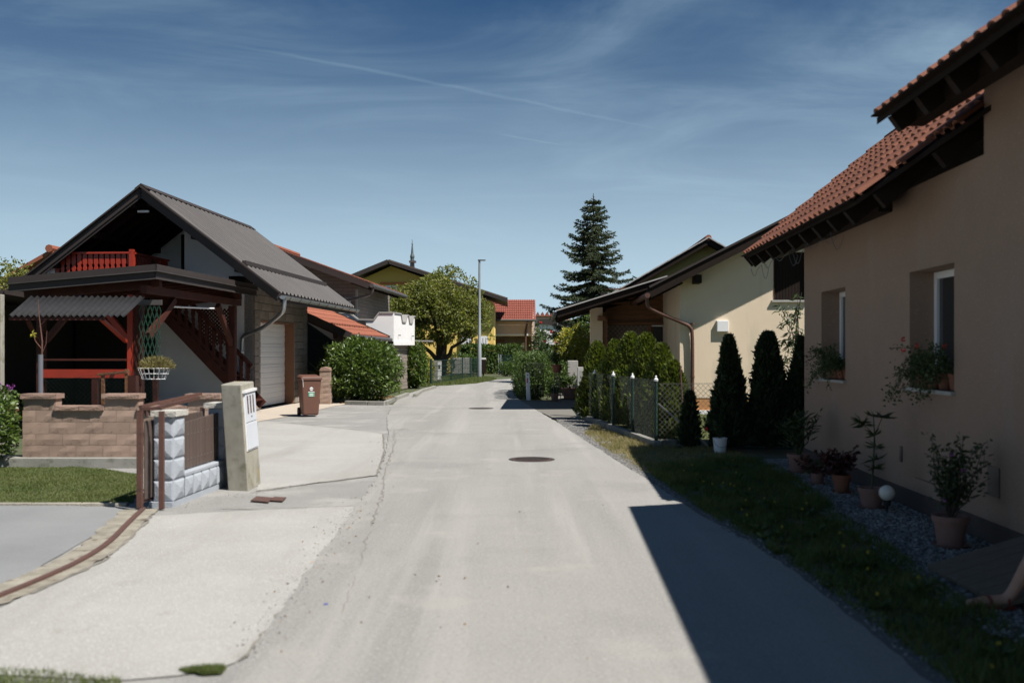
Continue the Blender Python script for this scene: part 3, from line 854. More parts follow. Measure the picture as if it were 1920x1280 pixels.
# =================== beige house on the right, its road wall in shade
FR = Fr(4.17, 14.2, 0.0466)
hr = thing('house', 'beige rendered house in deep shade along the right edge with orange tile roof', 'house', FR(0, 0))
SL = math.atan(0.82); TN = 0.82
WIN_R = [(-5.38, -4.26), (-2.03, -0.92)]     # openings along b
ZS, ZH = 1.19, 2.335
def wall_r(m):
    bs = [-18.0, -5.38, -4.26, -2.03, -0.92, 0.0]
    for i in range(5):
        b0, b1 = bs[i], bs[i + 1]
        if (b0, b1) in WIN_R:
            m.box(0, .35, b0, b1, 0.0, ZS, FR); m.box(0, .35, b0, b1, ZH, 3.17, FR)
        elif i == 0:
            m.box(0, .35, b0, -6.0, 0, 3.72, FR); m.box(0, .35, -6.0, b1, 0, 3.17, FR)
        else: m.box(0, .35, b0, b1, 0, 3.17, FR)
    # far gable wall with sloping top
    m.prism([FR(.35, 0, 0), FR(9.0, 0, 0), FR(9.0, 0, 3.4), FR(4.5, 0, 7.08), FR(.35, 0, 3.70)], -FR.b * .3)
    m.box(8.65, 9.0, -18, -.3, 0, 3.2, FR)
    m.prism([FR(.35, -6.0, 3.10), FR(4.5, -6.0, 6.3), FR(4.5, -6.0, 6.9), FR(.35, -6.0, 3.75)], -FR.b * .25)
    m.box(.35, 8.65, -18.0, -17.7, 0, 3.5, FR)
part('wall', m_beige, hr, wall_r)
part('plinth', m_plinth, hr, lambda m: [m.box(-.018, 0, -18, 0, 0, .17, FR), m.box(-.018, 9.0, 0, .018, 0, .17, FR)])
for (b0, b1) in WIN_R:
    w_ = window(hr, FR, b0 + .003, b1 - .003, ZS + .03, ZH - .003, .235, .07, 2, axis='b')
    part('sill', m_sill, w_, lambda m: m.box(-.04, .235, b0 - .03, b1 + .03, ZS - .035, ZS, FR))
    part('curtain', m_curtain, w_, lambda m: m.box(.335, .345, b0 + .02, b1 - .02, ZS + .05, ZH - .02, FR))
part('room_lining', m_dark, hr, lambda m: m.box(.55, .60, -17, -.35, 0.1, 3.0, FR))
# roofs: lower part to the far end, higher part towards the camera
EA, EZ = -0.65, 3.01         # lower eave (underside of tiles)
def zroof(a): return EZ + (a - EA) * TN
def deck_r(m):
    t = 0.16
    poly = [(EA - .045, .72), (EA - .045, -4.85), (0.0, -6.14), (4.5, -6.14), (4.5, .72)]
    m.prism([FR(a, b, zroof(a) + .004) for a, b in poly], (0, 0, -t * .3))
    m.prism([FR(a, b, zroof(4.5) * 2 - zroof(9.0 - a) - .03 if False else zroof(9.0 - a) - .03) for a, b in [(4.5, -6.14), (4.5, .70), (9.65, .70), (9.65, -6.14)]], (0, 0, -t * .3))
part('roof_deck', m_soffit, hr, deck_r)
b = .58
while b > -6.0:          # open rafters under the lower eave
    a0 = EA + .02 if b > -4.85 else EA + (-4.85 - b) / 1.29 * .65 + .04
    part('rafter', m_darkwood, hr, lambda m: m.beam(FR(a0, b, zroof(a0) - .165), FR(2.2, b, zroof(2.2) - .165), .09, .16))
    b -= .62
for (a_, z_) in ((-.25, 2.93),):
    part('purlin', m_darkwood, hr, lambda m: m.beam(FR(a_, .66, zroof(a_) - .32), FR(a_, -4.3, zroof(a_) - .32), .14, .16))
part('bargeboard', m_darkwood, hr, lambda m: m.beam(FR(EA - .02, .70, zroof(EA) - .12), FR(4.5, .70, zroof(4.5) - .12), .03, .2))
TW, TL = 0.207, 0.337
me_t = tile_mesh(TW, TL + .05, 'roof_tile', m_tile)
row_b0 = .74
obj_t, bulk = [], []
for r in range(17):
    for k in range(33):
        a = EA - .05 + r * TL * math.cos(SL); z = zroof(a) - .01 + .02
        b = row_b0 - k * TW
        lim = EA if b - TW > -4.85 else EA + (-4.85 - b + TW) / 1.29 * .65
        if a + .18 < lim or b - TW < -6.16: continue
        j = random.uniform(-.006, .006)
        mt = tile_mtx(FR, a + j, b, z + j * .5 + random.uniform(0, .006), SL)
        (obj_t if r < 8 else bulk).append(mt)
# upper roof
EA2, EZ2 = -0.70, 3.60; SL2 = math.atan(0.72)
def zup(a): return EZ2 + (a - EA2) * 0.72
B2 = -5.66
part('upper_deck', m_soffit, hr, lambda m: [m.prism([FR(a, b, zup(a) + .003) for a, b in [(EA2 - .05, B2 + .04), (EA2 - .05, -18.3), (4.5, -18.3), (4.5, B2 + .04)]], (0, 0, -.06)),
                                            m.prism([FR(a, b, zup(9 - a) - .02) for a, b in [(4.5, B2), (4.5, -18.3), (9.8, -18.3), (9.8, B2)]], (0, 0, -.06))])
b = B2 - .12
while b > -12:
    part('rafter', m_darkwood, hr, lambda m: m.beam(FR(EA2 + .05, b, zup(EA2 + .05) - .16), FR(1.2, b, zup(1.2) - .16), .09, .16)); b -= .62
part('purlin', m_darkwood, hr, lambda m: m.beam(FR(-.42, B2 + .05, zup(-.42) - .24), FR(-.42, -18, zup(-.42) - .24), .14, .14))
part('bargeboard', m_darkwood, hr, lambda m: m.beam(FR(EA2 + .1, B2 + .02, zup(EA2 + .1) - .13), FR(4.5, B2 + .02, zup(4.5) - .13), .03, .22))
for r in range(16):
    for k in range(58):
        a = EA2 - .05 + r * TL * math.cos(SL2); b = B2 + .04 - k * TW
        mt = tile_mtx(FR, a, b, zup(a) + .005 + random.uniform(0, .006), SL2)
        (obj_t if (r < 2 and k < 20) else bulk).append(mt)
for mt in obj_t[:300]: piece('roof_tile', me_t, hr, mt)
bake_tiles('roof_tiles', me_t, bulk + obj_t[300:], hr, m_tile)
part('shadow_strip', m_soffit, hr, lambda m: m.box(EA - .116, EA - .02, -4.85, .74, zroof(EA - .05) - .004, zroof(EA - .05) + .008, FR))  # added strip that straightens the shadow the tiles cast on the road
part('shadow_strip', m_soffit, hr, lambda m: m.box(EA2 - .120, EA2 - .02, -18.3, B2 - .02, zup(EA2 - .05) - .004, zup(EA2 - .05) + .008, FR))  # same added strip at the upper eave, for its shadow line
part('far_roof_slope', m_tile, hr, lambda m: [m.prism([FR(a, b, zroof(9 - a) + .02) for a, b in [(4.5, -6.1), (4.5, .72), (9.68, .72), (9.68, -6.1)]], (0, 0, -.03)),
                                       m.prism([FR(a, b, zup(9 - a) + .02) for a, b in [(4.5, B2), (4.5, -18.3), (9.82, -18.3), (9.82, B2)]], (0, 0, -.03))])
# wall cover plates
part('cover_plate', m_greymetal, hr, lambda m: m.box(-.012, 0, -6.30, -6.09, .38, .62, FR))
part('wall_vent', m_greymetal, hr, lambda m: m.box(-.012, 0, -4.06, -4.00, .42, .58, FR))

# =================== cream house behind the fence, sunlit wall facing the road end
FC = Fr(4.13, 24.5, 0.03)
hc = thing('house', 'cream rendered house with sunlit blank wall and ochre base behind dark conifers', 'house', FC(0, 0))
ZC0 = 3.30; TC = 0.507        # underside of verge at the left corner and its pitch
def zc(a): return ZC0 + TC * a
def cream_wall(m):
    w0, w1, z0, z1 = 2.30, 3.05, 2.80, 3.98          # shuttered opening
    m.prism([FC(0, 0, .40), FC(w0, 0, .40), FC(w0, 0, zc(w0)), FC(0, 0, zc(0))], FC.b * .3)
    m.prism([FC(w0, 0, .40), FC(w1, 0, .40), FC(w1, 0, z0), FC(w0, 0, z0)], FC.b * .3)
    m.prism([FC(w0, 0, z1), FC(w1, 0, z1), FC(w1, 0, zc(w1)), FC(w0, 0, zc(w0))], FC.b * .3)
    m.prism([FC(w1, 0, .40), FC(9, 0, .40), FC(9, 0, 4.0), FC(4.5, 0, zc(4.5)), FC(w1, 0, zc(w1))], FC.b * .3)
    m.box(0, .3, .3, 9, .4, zc(.3) - .1, FC); m.box(8.7, 9, .3, 9, .4, 3.9, FC)
part('wall', m_cream, hc, cream_wall)
part('plinth', m_orange, hc, lambda m: m.box(.012, 9, .012, .31, .10, .402, FC))
part('footing', m_white, hc, lambda m: m.box(-.01, 9, -.03, .3, 0, .10, FC))
sh = part('shutter', m_darkwood, hc, lambda m: [m.box(2.30 + i * .0755, 2.30 + i * .0755 + .068, .06, .09, 2.81, 3.97, FC) for i in range(10)] + [m.box(2.305, 3.045, .10, .12, 2.81, 3.97, FC)])
part('sill', m_sill, hc, lambda m: m.box(2.24, 3.11, -.07, .06, 2.75, 2.80, FC))
part('shutter_frame', m_brownwood, hc, lambda m: [m.box(2.285, 2.30, -.01, .05, 2.80, 3.99, FC), m.box(3.05, 3.065, -.01, .05, 2.80, 3.99, FC)])
box_ = part('meter_box', m_whitepvc, hc, lambda m: m.box(.89, 1.18, -.09, 0, 2.02, 2.30, FC), bevel=.008)
part('lid', m_whitepvc, box_, lambda m: m.box(.905, 1.165, -.096, -.091, 2.035, 2.285, FC))
lw = window(hc, FC, 2.52, 3.1, .52, .86, -.02, .02, 1)
# verge roof of the gable: sheet, bargeboards, open rafters
OVH = .62
def croof(m):
    m.prism([FC(-.80, -OVH, zc(-.80) + .03), FC(4.5, -OVH, zc(4.5) + .03), FC(4.5, 9.5, zc(4.5) + .03), FC(-.80, 9.5, zc(-.80) + .03)], (0, 0, .11))
    m.prism([FC(4.5, -OVH, zc(4.5) + .03), FC(9.8, -OVH, zc(4.5) - 5.3 * TC + .03), FC(9.8, 9.5, zc(4.5) - 5.3 * TC + .03), FC(4.5, 9.5, zc(4.5) + .03)], (0, 0, .11))
part('roof_deck', m_soffit, hc, croof)
part('bargeboard', m_darkwood, hc, lambda m: m.beam(FC(-.82, -OVH - .02, zc(-.82) + .06), FC(4.5, -OVH - .02, zc(4.5) + .06), .03, .24))
part('verge_trim', m_fascia, hc, lambda m: m.beam(FC(-.82, -OVH - .03, zc(-.82) + .20), FC(4.5, -OVH - .03, zc(4.5) + .20), .10, .05))
for i in range(8):
    bb = -.45 + i * .9
    part('rafter', m_darkwood, hc, lambda m: m.beam(FC(-.76, bb, zc(-.76) - .05), FC(-.02, bb, zc(-.02) - .05), .09, .14))
part('purlin', m_darkwood, hc, lambda m: m.box(.30, .46, -.5, -.005, zc(.3) - .26, zc(.3) - .06, FC))
# gutter end and swan-neck downpipe at the left corner
part('gutter', m_brownmetal, hc, lambda m: m.tube([FC(-.86, -OVH - .05, zc(-.86) + .02), FC(-.86, 9.4, zc(-.86) + .02)], .065, 10))
part('downpipe', m_brownmetal, hc, lambda m: m.tube(smooth_line([FC(-.86, -.55, zc(-.86)), FC(-.86, -.53, zc(-.86) - .22), FC(-.70, -.46, zc(-.86) - .34), FC(.0, -.14, zc(-.86) - .60), FC(.26, -.085, zc(-.86) - .72), FC(.30, -.075, zc(-.86) - .92), FC(.30, -.075, .2)], 2), .045, 10), smooth=True)
for z_ in (2.2, .9):
    part('pipe_clip', m_brownmetal, hc, lambda m: m.tube([FC(.30, -.075, z_), FC(.30, -.075, z_ + .035)], .056, 10))

# recessed porch wing on its left: board cladding, trellis, curtained windows under a low roof
FP = Fr(1.95, 28.0, 0.03)
part_w = 2.22
por = lambda a, b, z=0: FP(a, b, z)
def zp(a): return 2.52 + (a + .72) * 0.31
part('porch_wall', m_cream, hc, lambda m: [m.box(.24, .56, -.6, .0, 0, zp(.4) - .12, FP)])
part('porch_post', m_brownwood, hc, lambda m: m.box(.565, .70, -.55, -.42, 0, 2.62, FP))
for i in range(8):
    z0_ = 2.30 + i * .14
    part('cladding_board', m_brownwood, hc, lambda m: m.prism([FP(.70 if z0_ < 2.5 else .62, -.02, z0_), FP(2.35, -.02, z0_), FP(2.35, -.02, z0_ + .132), FP(max(.62, (z0_ + .132 - 2.52 + .25) / .31 - .72), -.02, z0_ + .132)], FP.b * .02))
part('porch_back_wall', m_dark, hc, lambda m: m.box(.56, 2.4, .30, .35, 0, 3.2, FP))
def lattice(m, fr, a0, a1, z0, z1, b, sp, w=.018, ax='a'):
    """two layers of crossed diagonal slats clipped to a rectangle"""
    def P(u, z, d): return fr(u, b + d, z) if ax == 'a' else fr(b + d, u, z)
    for sgn, d in ((1, 0), (-1, .012)):
        n = int((a1 - a0 + z1 - z0) / sp) + 2
        for i in range(-1, n):
            s0 = i * sp - (z1 - z0 if sgn > 0 else 0)
            pts = []
            # line u = a0 + s0 + sgn*(z-z0)
            for z in (z0, z1):
                u = a0 + s0 + (z - z0) * sgn + (0 if sgn > 0 else 0)
                pts.append([u, z])
            (u0, q0), (u1, q1) = pts
            lo, hi = 0.0, 1.0; du = u1 - u0
            if du > 0: lo = max(lo, (a0 - u0) / du); hi = min(hi, (a1 - u0) / du)
            else: lo = max(lo, (a1 - u0) / du); hi = min(hi, (a0 - u0) / du)
            if hi - lo < .02: continue
            pa = P(u0 + du * lo, q0 + (q1 - q0) * lo, d); pb = P(u0 + du * hi, q0 + (q1 - q0) * hi, d)
            m.beam(pa, pb, w, .008, up=(fr.b if ax == 'a' else fr.a))
part('trellis', m_brownwood, hc, lambda m: lattice(m, FP, .72, 1.85, .9, 2.28, -.08, .13))
part('trellis_frame', m_brownwood, hc, lambda m: [m.box(1.86, 1.95, -.12, -.03, 0, 2.30, FP), m.box(.70, 2.4, -.12, -.03, 2.28, 2.36, FP)])
part('porch_curtain', m_curtain, hc, lambda m: m.box(.72, 2.36, .22, .24, 1.2, 2.28, FP))
w_ = window(hc, FP, 1.97, 2.40, 1.0, 2.26, -.02, .05, 1, mat=m_brownwood, fw=.04)
part('shelf', m_whitepvc, hc, lambda m: [m.box(1.96, 2.40, -.10, -.07, 2.24, 2.27, FP), m.box(1.96, 2.40, -.10, -.07, 1.62, 1.645, FP)])
def proof(m):
    m.prism([FP(-.72, -2.4, zp(-.72)), FP(2.1, -2.4, zp(2.1)), FP(2.1, 3, zp(2.1)), FP(-.72, 3, zp(-.72))], (0, 0, .06))
part('porch_roof', m_soffit, hc, proof)
m_litedge = M('pale_verge_tile', (0.42, 0.40, 0.38), (0.34, 0.325, 0.31), 5, .6)
part('porch_verge', m_litedge, hc, lambda m: m.beam(FP(-.74, -2.42, zp(-.74) + .075), FP(2.1, -2.42, zp(2.1) + .075), .14, .03))
part('porch_bargeboard', m_darkwood, hc, lambda m: m.beam(FP(-.72, -2.42, zp(-.72) - .03), FP(2.1, -2.42, zp(2.1) - .03), .03, .16))
part('porch_gutter', m_greymetal, hc, lambda m: m.tube([FP(-.78, -2.4, zp(-.78) + .01), FP(-.78, 3, zp(-.78) + .01)], .06, 8))
for i in range(9):
    part('porch_rafter', m_darkwood, hc, lambda m: m.beam(FP(-.68, -2.2 + i * .55, zp(-.68) - .07), FP(2.1, -2.2 + i * .55, zp(2.1) - .07), .07, .12))
part('porch_bracket', m_brownwood, hc, lambda m: m.box(.42, .60, -1.1, -.45, 2.38, 2.50, FP))

# =================== house behind the cream one: tiled gable peak
FB = Fr(7.0, 36.0, 0.03)
hb = thing('house', 'house behind the cream house showing only its tiled gable peak', 'house', FB(0, 0))
m_olive = M('olive_yellow_render', (0.42, 0.36, 0.13), (0.38, 0.33, 0.12), 2, .95)
def zb(a): return 5.45 - .575 * abs(a)
part('wall', m_olive, hb, lambda m: m.prism([FB(-3.6, 0, 0), FB(3.6, 0, 0), FB(3.6, 0, zb(3.6) - .05), FB(0, 0, zb(0) - .05), FB(-3.6, 0, zb(3.6) - .05)], FB.b * 7))
for s_ in (-1, 1):
    part('roof_slope', m_fascia, hb, lambda m: m.prism([FB(0, -.6, zb(0)), FB(s_ * 4.2, -.6, zb(4.2)), FB(s_ * 4.2, 8, zb(4.2)), FB(0, 8, zb(0))], (0, 0, .1)))
    for i in range(12):
        a_ = i * .36
        part('verge_tile', m_litedge, hb, lambda m: m.beam(FB(s_ * a_, -.62, zb(a_) + .135), FB(s_ * (a_ + .38), -.62, zb(a_ + .38) + .125), .16, .04))
    part('bargeboard', m_darkwood, hb, lambda m: m.beam(FB(0, -.62, zb(0) - .0), FB(s_ * 4.2, -.62, zb(4.2) - .0), .03, .2))
part('ridge_tile', m_tile2, hb, lambda m: m.tube([FB(0, -.66, zb(0) + .12), FB(0, 8, zb(0) + .12)], .11, 10))

# =================== left house: dark sheet roof, loggia, garage in the side wall
FL = Fr(-6.69, 25.8, 0.0616)
hl = thing('house', 'house with dark ribbed sheet roof, red balcony and garage on the left', 'house', FL(0, 0))
AR, ZR = -1.975, 5.40; AE, ZE = 1.375, 2.88; AEL = -5.325
TLH = (ZR - ZE) / (AE - AR)
BV0, BV1 = -2.30, 5.75
def zl(a): return ZR - TLH * abs(a - AR)
m_bluewhite = M('pale_render', (0.78, 0.78, 0.81), (0.72, 0.72, 0.755), 1.5, .92, .3, 120)
def lwalls(m):
    m.prism([FL(-1.84, 0, 0), FL(-.02, 0, 0), FL(-.02, 0, zl(0) - .14), FL(-1.84, 0, zl(-1.84) - .14)], FL.b * .28)
    m.box(-4.6, -1.84, .02, .28, 0, 2.85, FL)
    m.prism([FL(-4.6, 1.5, 2.85), FL(-1.84, 1.5, 2.85), FL(-1.84, 1.5, zl(-1.84) - .14), FL(AR, 1.5, zl(AR) - .14), FL(-4.6, 1.5, zl(-4.6) - .14)], FL.b * .2)
    m.prism([FL(-4.6, -2.12, 2.6), FL(-4.18, -2.12, 2.6), FL(-4.18, -2.12, zl(-4.18) - .14), FL(-4.6, -2.12, zl(-4.6) - .14)], FL.b * .25)
    m.box(-4.6, -4.38, -1.87, 5.1, 2.6, zl(-4.6) - .14, FL)
    m.box(-4.6, -4.38, .28, 5.1, 0, 2.6, FL); m.box(-4.38, 0, 4.85, 5.1, 0, 3.0, FL)
    m.prism([FL(-4.6, 5.1, 2.9), FL(0, 5.1, 2.9), FL(0, 5.1, zl(0) - .14), FL(AR, 5.1, ZR - .2), FL(-4.6, 5.1, zl(-4.6) - .14)], -FL.b * .2)
part('wall', m_bluewhite, hl, lwalls)
part('balcony_floor', m_darkwood, hl, lambda m: m.box(-4.37, -1.85, -2.10, 1.49, 2.70, 2.84, FL))
dr = part('balcony_door', m_darkwood, hl, lambda m: [m.box(-2.50, -2.42, 1.42, 1.49, 2.85, 4.75, FL), m.box(-1.94, -1.86, 1.42, 1.49, 2.85, 4.75, FL), m.box(-2.42, -1.94, 1.42, 1.49, 4.66, 4.75, FL), m.box(-2.42, -1.94, 1.42, 1.49, 2.85, 3.2, FL)])
part('pane', m_glass, dr, lambda m: m.box(-2.42, -1.94, 1.45, 1.47, 3.2, 4.66, FL))
# roof: two layers of ribbed sheet on the road side with the snow bar between, plain sheet behind
def ribbed(m, a0, a1, b0, b1, lift, n=25):
    def cross(t):
        return [(0, 0), (.10, 0), (.16, .035), (.30, .035), (.36, 0)]
    w = (b1 - b0) / n; k = len(m.v); pr = []
    for i in range(n):
        for u, h_ in ((0, 0), (.52, 0), (.62, .052), (.90, .052)):
            pr.append((b0 + (i + u) * w, h_))
    pr.append((b1, 0))
    for a in (a0, a1):
        for bb, h_ in pr: m.v.append(FL(a, bb, zl(a) + lift + h_))
    q = len(pr)
    for i in range(q - 1): m.f.append((k + i, k + i + 1, k + q + i + 1, k + q + i))
part('roof_sheet', m_sheet, hl, lambda m: ribbed(m, AR + .02, .42, BV0, BV1, .055))
part('roof_sheet', m_sheet, hl, lambda m: ribbed(m, .36, AE, BV0, BV1, .03))
part('roof_sheet', m_sheet, hl, lambda m: ribbed(m, AR - .02, AEL, BV0, BV1, .05))
part('roof_deck', m_soffit, hl, lambda m: [m.prism([FL(AR, BV0 + .03, ZR), FL(AE - .03, BV0 + .03, zl(AE - .03)), FL(AE - .03, BV1 - .03, zl(AE - .03)), FL(AR, BV1 - .03, ZR)], (0, 0, -.07)),
                                          m.prism([FL(AR, BV0 + .03, ZR), FL(AEL + .03, BV0 + .03, zl(AEL + .03)), FL(AEL + .03, BV1 - .03, zl(AEL + .03)), FL(AR, BV1 - .03, ZR)], (0, 0, -.07))])
part('snow_guard', m_fascia, hl, lambda m: m.beam(FL(.50, BV0 + .05, zl(.5) + .10), FL(.50, BV1 - .3, zl(.5) + .10), .10, .10))
part('ridge_cap', m_fascia, hl, lambda m: [m.beam(FL(AR + .07, BV0 - .02, ZR + .055), FL(AR + .07, BV1 + .02, ZR + .055), .20, .03, up=(.6, 0, .8)), m.beam(FL(AR - .07, BV0 - .02, ZR + .055), FL(AR - .07, BV1 + .02, ZR + .055), .20, .03, up=(-.6, 0, .8))])
for (a1, nm) in ((AE, 'bargeboard'), (AEL, 'bargeboard')):
    part(nm, m_fascia, hl, lambda m: [m.beam(FL(AR, BV0 - .015, ZR - .04), FL(a1, BV0 - .015, zl(a1) - .04), .03, .17), m.beam(FL(AR, BV0 - .03, ZR + .05), FL(a1, BV0 - .03, zl(a1) + .05), .12, .035),
                                      m.beam(FL(AR, BV0 + .01, ZR - .16), FL(a1, BV0 + .01, zl(a1) - .16), .03, .09)])
for s_ in (1, -1):
    for i in range(3):
        aa = AR + s_ * (.25 + i * .95) if s_ < 0 else AR + .2 + i * 1.05
        part('purlin', m_darkwood, hl, lambda m: m.beam(FL(aa, BV0 + .06, zl(aa) - .16), FL(aa, .1 if s_ > 0 else 1.5, zl(aa) - .16), .14, .17))
for i in range(6):
    part('rafter', m_darkwood, hl, lambda m: m.beam(FL(AR - .05, -1.6 + i * .6, ZR - .13), FL(AEL + .1, -1.6 + i * .6, zl(AEL + .1) - .13), .08, .12))
part('purlin_end', m_soffit, hl, lambda m: m.box(-.42, -.02, -.7, -.01, 3.26, 3.44, FL))
# eave fascia, gutter and the zinc downpipe with its long swan neck
part('eave_fascia', m_fascia, hl, lambda m: m.box(AE - .04, AE - .01, BV0, BV1, ZE - .18, ZE + .02, FL))
def half_gutter(m, fr, a, b0, b1, z, r, n=8):
    k = len(m.v)
    for bb in (b0, b1):
        for rr in (r, r - .008):
            for i in range(n + 1):
                t = math.pi + math.pi * i / n; m.v.append(fr(a + math.cos(t) * rr, bb, z + math.sin(t) * rr))
    q = n + 1
    for i in range(n):
        m.f.append((k + i, k + i + 1, k + 2 * q + i + 1, k + 2 * q + i)); m.f.append((k + q + i + 1, k + q + i, k + 3 * q + i, k + 3 * q + i + 1))
        m.f.append((k + i + 1, k + i, k + q + i, k + q + i + 1)); m.f.append((k + 2 * q + i, k + 2 * q + i + 1, k + 3 * q + i + 1, k + 3 * q + i))
    m.f.append((k, k + q, k + 3 * q, k + 2 * q)); m.f.append((k + n, k + 2 * q + n, k + 3 * q + n, k + q + n))
    m.face([fr(a + math.cos(math.pi + math.pi * i / n) * r, b0 + .002, z + math.sin(math.pi + math.pi * i / n) * r) for i in range(n + 1)])
gz = ZE - .03
part('gutter', m_zinc, hl, lambda m: half_gutter(m, FL, AE + .07, BV0 - .02, BV1, gz, .085), smooth=True)
for i in range(9):
    part('gutter_bracket', m_greymetal, hl, lambda m: m.tube([FL(AE + .07 + math.cos(math.pi + math.pi * j / 8) * .09, BV0 + .4 + i * .9, gz + math.sin(math.pi + math.pi * j / 8) * .09) for j in range(9)], .008, 5))
part('downpipe', m_zinc, hl, lambda m: m.tube(smooth_line([FL(AE + .07, BV0 + .12, gz - .06), FL(AE + .06, BV0 + .12, gz - .30), FL(AE - .02, BV0 + .25, gz - .40), FL(.40, -.55, gz - .74), FL(-.22, -.12, gz - .88), FL(-.30, -.07, gz - 1.02), FL(-.30, -.07, .2)], 2), .052, 10), smooth=True)
part('pipe_clip', m_whitepvc, hl, lambda m: m.tube([FL(-.30, -.07, 1.50), FL(-.30, -.07, 1.53)], .068, 10))
# stone-block cladding on the garage wall; door opening b .42..3.35
m_block = M('split_block_grey', (0.30, 0.255, 0.215), (0.22, 0.19, 0.16), 5, .95, .9, 35, rand=.18)
me_cache = {}
def rough_block(w, d, h, key, mat, amp=.010, front='y'):
    """split-faced block, rough towards -y (or +x), origin at its low front left corner"""
    k_ = (round(w, 3), round(d, 3), round(h, 3), key, front)
    if k_ in me_cache: return me_cache[k_]
    nx, nz_ = max(2, int(w / .09)), max(2, int(h / .07)); m = MB()
    for j in range(nz_ + 1):
        for i in range(nx + 1):
            ed_ = i in (0, nx) or j in (0, nz_)
            m.v.append(Vector((w * i / nx, (-random.uniform(.15, .45) * amp if ed_ else -random.uniform(.2, 1.0) * amp * 1.25), h * j / nz_)))
    for j in range(nz_):
        for i in range(nx):
            a = j * (nx + 1) + i; m.f.append((a, a + 1, a + nx + 2, a + nx + 1))
    c_ = [(0, .004, 0), (w, .004, 0), (w, d, 0), (0, d, 0), (0, .004, h), (w, .004, h), (w, d, h), (0, d, h)]
    m.add(c_, [(3, 2, 1, 0), (4, 5, 6, 7), (1, 2, 6, 5), (2, 3, 7, 6), (3, 0, 4, 7)])
    me = bpy.data.meshes.new('stone_block'); me.from_pydata([tuple(p) for p in m.v], [], m.f); me.materials.append(mat)
    me_cache[k_] = me
    return me
def mtx_from(o_, X, Y, Z=Vector((0, 0, 1))):
    return Matrix(((X.x, Y.x, Z.x, o_.x), (X.y, Y.y, Z.y, o_.y), (X.z, Y.z, Z.z, o_.z), (0, 0, 0, 1)))
BH = .2; DB0, DB1, DZ = .46, 3.72, 2.36
part('garage_wall', m_block, hl, lambda m: [m.box(-.25, -.02, .0, DB0, 0, zl(0) - .14, FL), m.box(-.25, -.02, DB1, 5.1, 0, 3.3, FL), m.box(-.25, -.02, DB0, DB1, DZ, 3.2, FL)])
for r in range(16):
    z0_ = .02 + r * BH
    bb = 0.0 - (.2 if r % 2 else 0)
    while bb < 5.1:
        b0, b1 = max(bb, 0), min(bb + .4, 5.1)
        bb += .4
        segs = [(b0, b1)]
        if z0_ + BH * .5 < DZ:
            segs = [(b0, min(b1, DB0)), (max(b0, DB1), b1)]
        for (s0, s1) in segs:
            if s1 - s0 < .05 or z0_ + BH > 3.32: continue
            me_b = rough_block(s1 - s0 - .012, .05, BH - .012, random.randint(0, 3), m_block)
            # X along +b, outward -Y local = +a
            piece('stone_block', me_b, hl, mtx_from(FL(.03, s0 + .006, z0_ + .006), FL.b, -FL.a))
m_jamb = M('jamb_brown', (0.22, 0.105, 0.055), (0.19, 0.09, 0.05), 3, .8)
part('door_jamb', m_jamb, hl, lambda m: [m.box(-.30, -.005, DB1 - .02, DB1 + .0, 0, DZ, FL), m.box(-.30, -.005, DB0, DB0 + .02, 0, DZ, FL), m.box(-.30, -.005, DB0 + .02, DB1 - .02, DZ - .02, DZ, FL)])
m_gdoor = M('garage_door_white', (0.84, 0.84, 0.83), (0.81, 0.81, 0.80), 2, .5)
gd = part('garage_door', m_gdoor, hl, lambda m: m.box(-.34, -.30, DB0 + .02, DB1 - .02, 0.03, DZ - .02, FL))
for i in range(4):
    z0_, z1_ = .04 + i * .573, .04 + i * .573 + .566
    part('door_panel', m_gdoor, gd, lambda m: m.box(-.30, -.275, DB0 + .03, DB1 - .03, z0_, z1_, FL), bevel=.006)
    for j in range(1, 4):
        zz = z0_ + (z1_ - z0_) * j / 4
        part('panel_rib', m_gdoor, gd, lambda m: m.box(-.275, -.269, DB0 + .03, DB1 - .03, zz - .05, zz + .05, FL), bevel=.002)
# balcony railing: shaped balusters between rails
def baluster_mesh(name, w, h, mat, t=.022):
    pr = [(0, .34), (.06, .5), (.30, .5), (.36, .30), (.42, .5), (.50, .30), (.58, .5), (.66, .30), (.72, .5), (.94, .5), (1, .34)]
    m = MB(); poly = [Vector((w * s_, 0, h * u)) for u, s_ in pr] + [Vector((-w * s_, 0, h * u)) for u, s_ in reversed(pr)]
    m.prism(poly, (0, t, 0))
    me = bpy.data.meshes.new(name); me.from_pydata([tuple(p) for p in m.v], [], m.f)
    bm = bmesh.new(); bm.from_mesh(me); bmesh.ops.recalc_face_normals(bm, faces=bm.faces); bm.to_mesh(me); bm.free()
    me.materials.append(mat); return me
me_bal = baluster_mesh('baluster', .105, .86, m_redpaint)
me_bal2 = baluster_mesh('baluster', .10, .82, m_redwood)
rl = part('balcony_rail', m_redpaint, hl, lambda m: [m.beam(FL(-4.2, -2.12, 3.90), FL(-2.28, -2.12, 3.90), .10, .045), m.beam(FL(-4.2, -2.10, 3.06), FL(-2.28, -2.10, 3.06), .05, .07),
                                                     m.beam(FL(-2.28, -2.14, 3.90), FL(-2.28, .0, 3.90), .10, .045), m.beam(FL(-2.28, -2.12, 3.06), FL(-2.28, .0, 3.06), .05, .07),
                                                     m.box(-2.33, -2.23, -2.17, -2.07, 2.85, 3.98, FL)])
for i in range(14): piece('baluster', me_bal, rl, mtx_from(FL(-4.12 + i * .137, -2.13, 3.03), FL.a, FL.b))
for i in range(15): piece('baluster', me_bal, rl, mtx_from(FL(-2.27, -2.0 + i * .137, 3.03), FL.b, -FL.a))
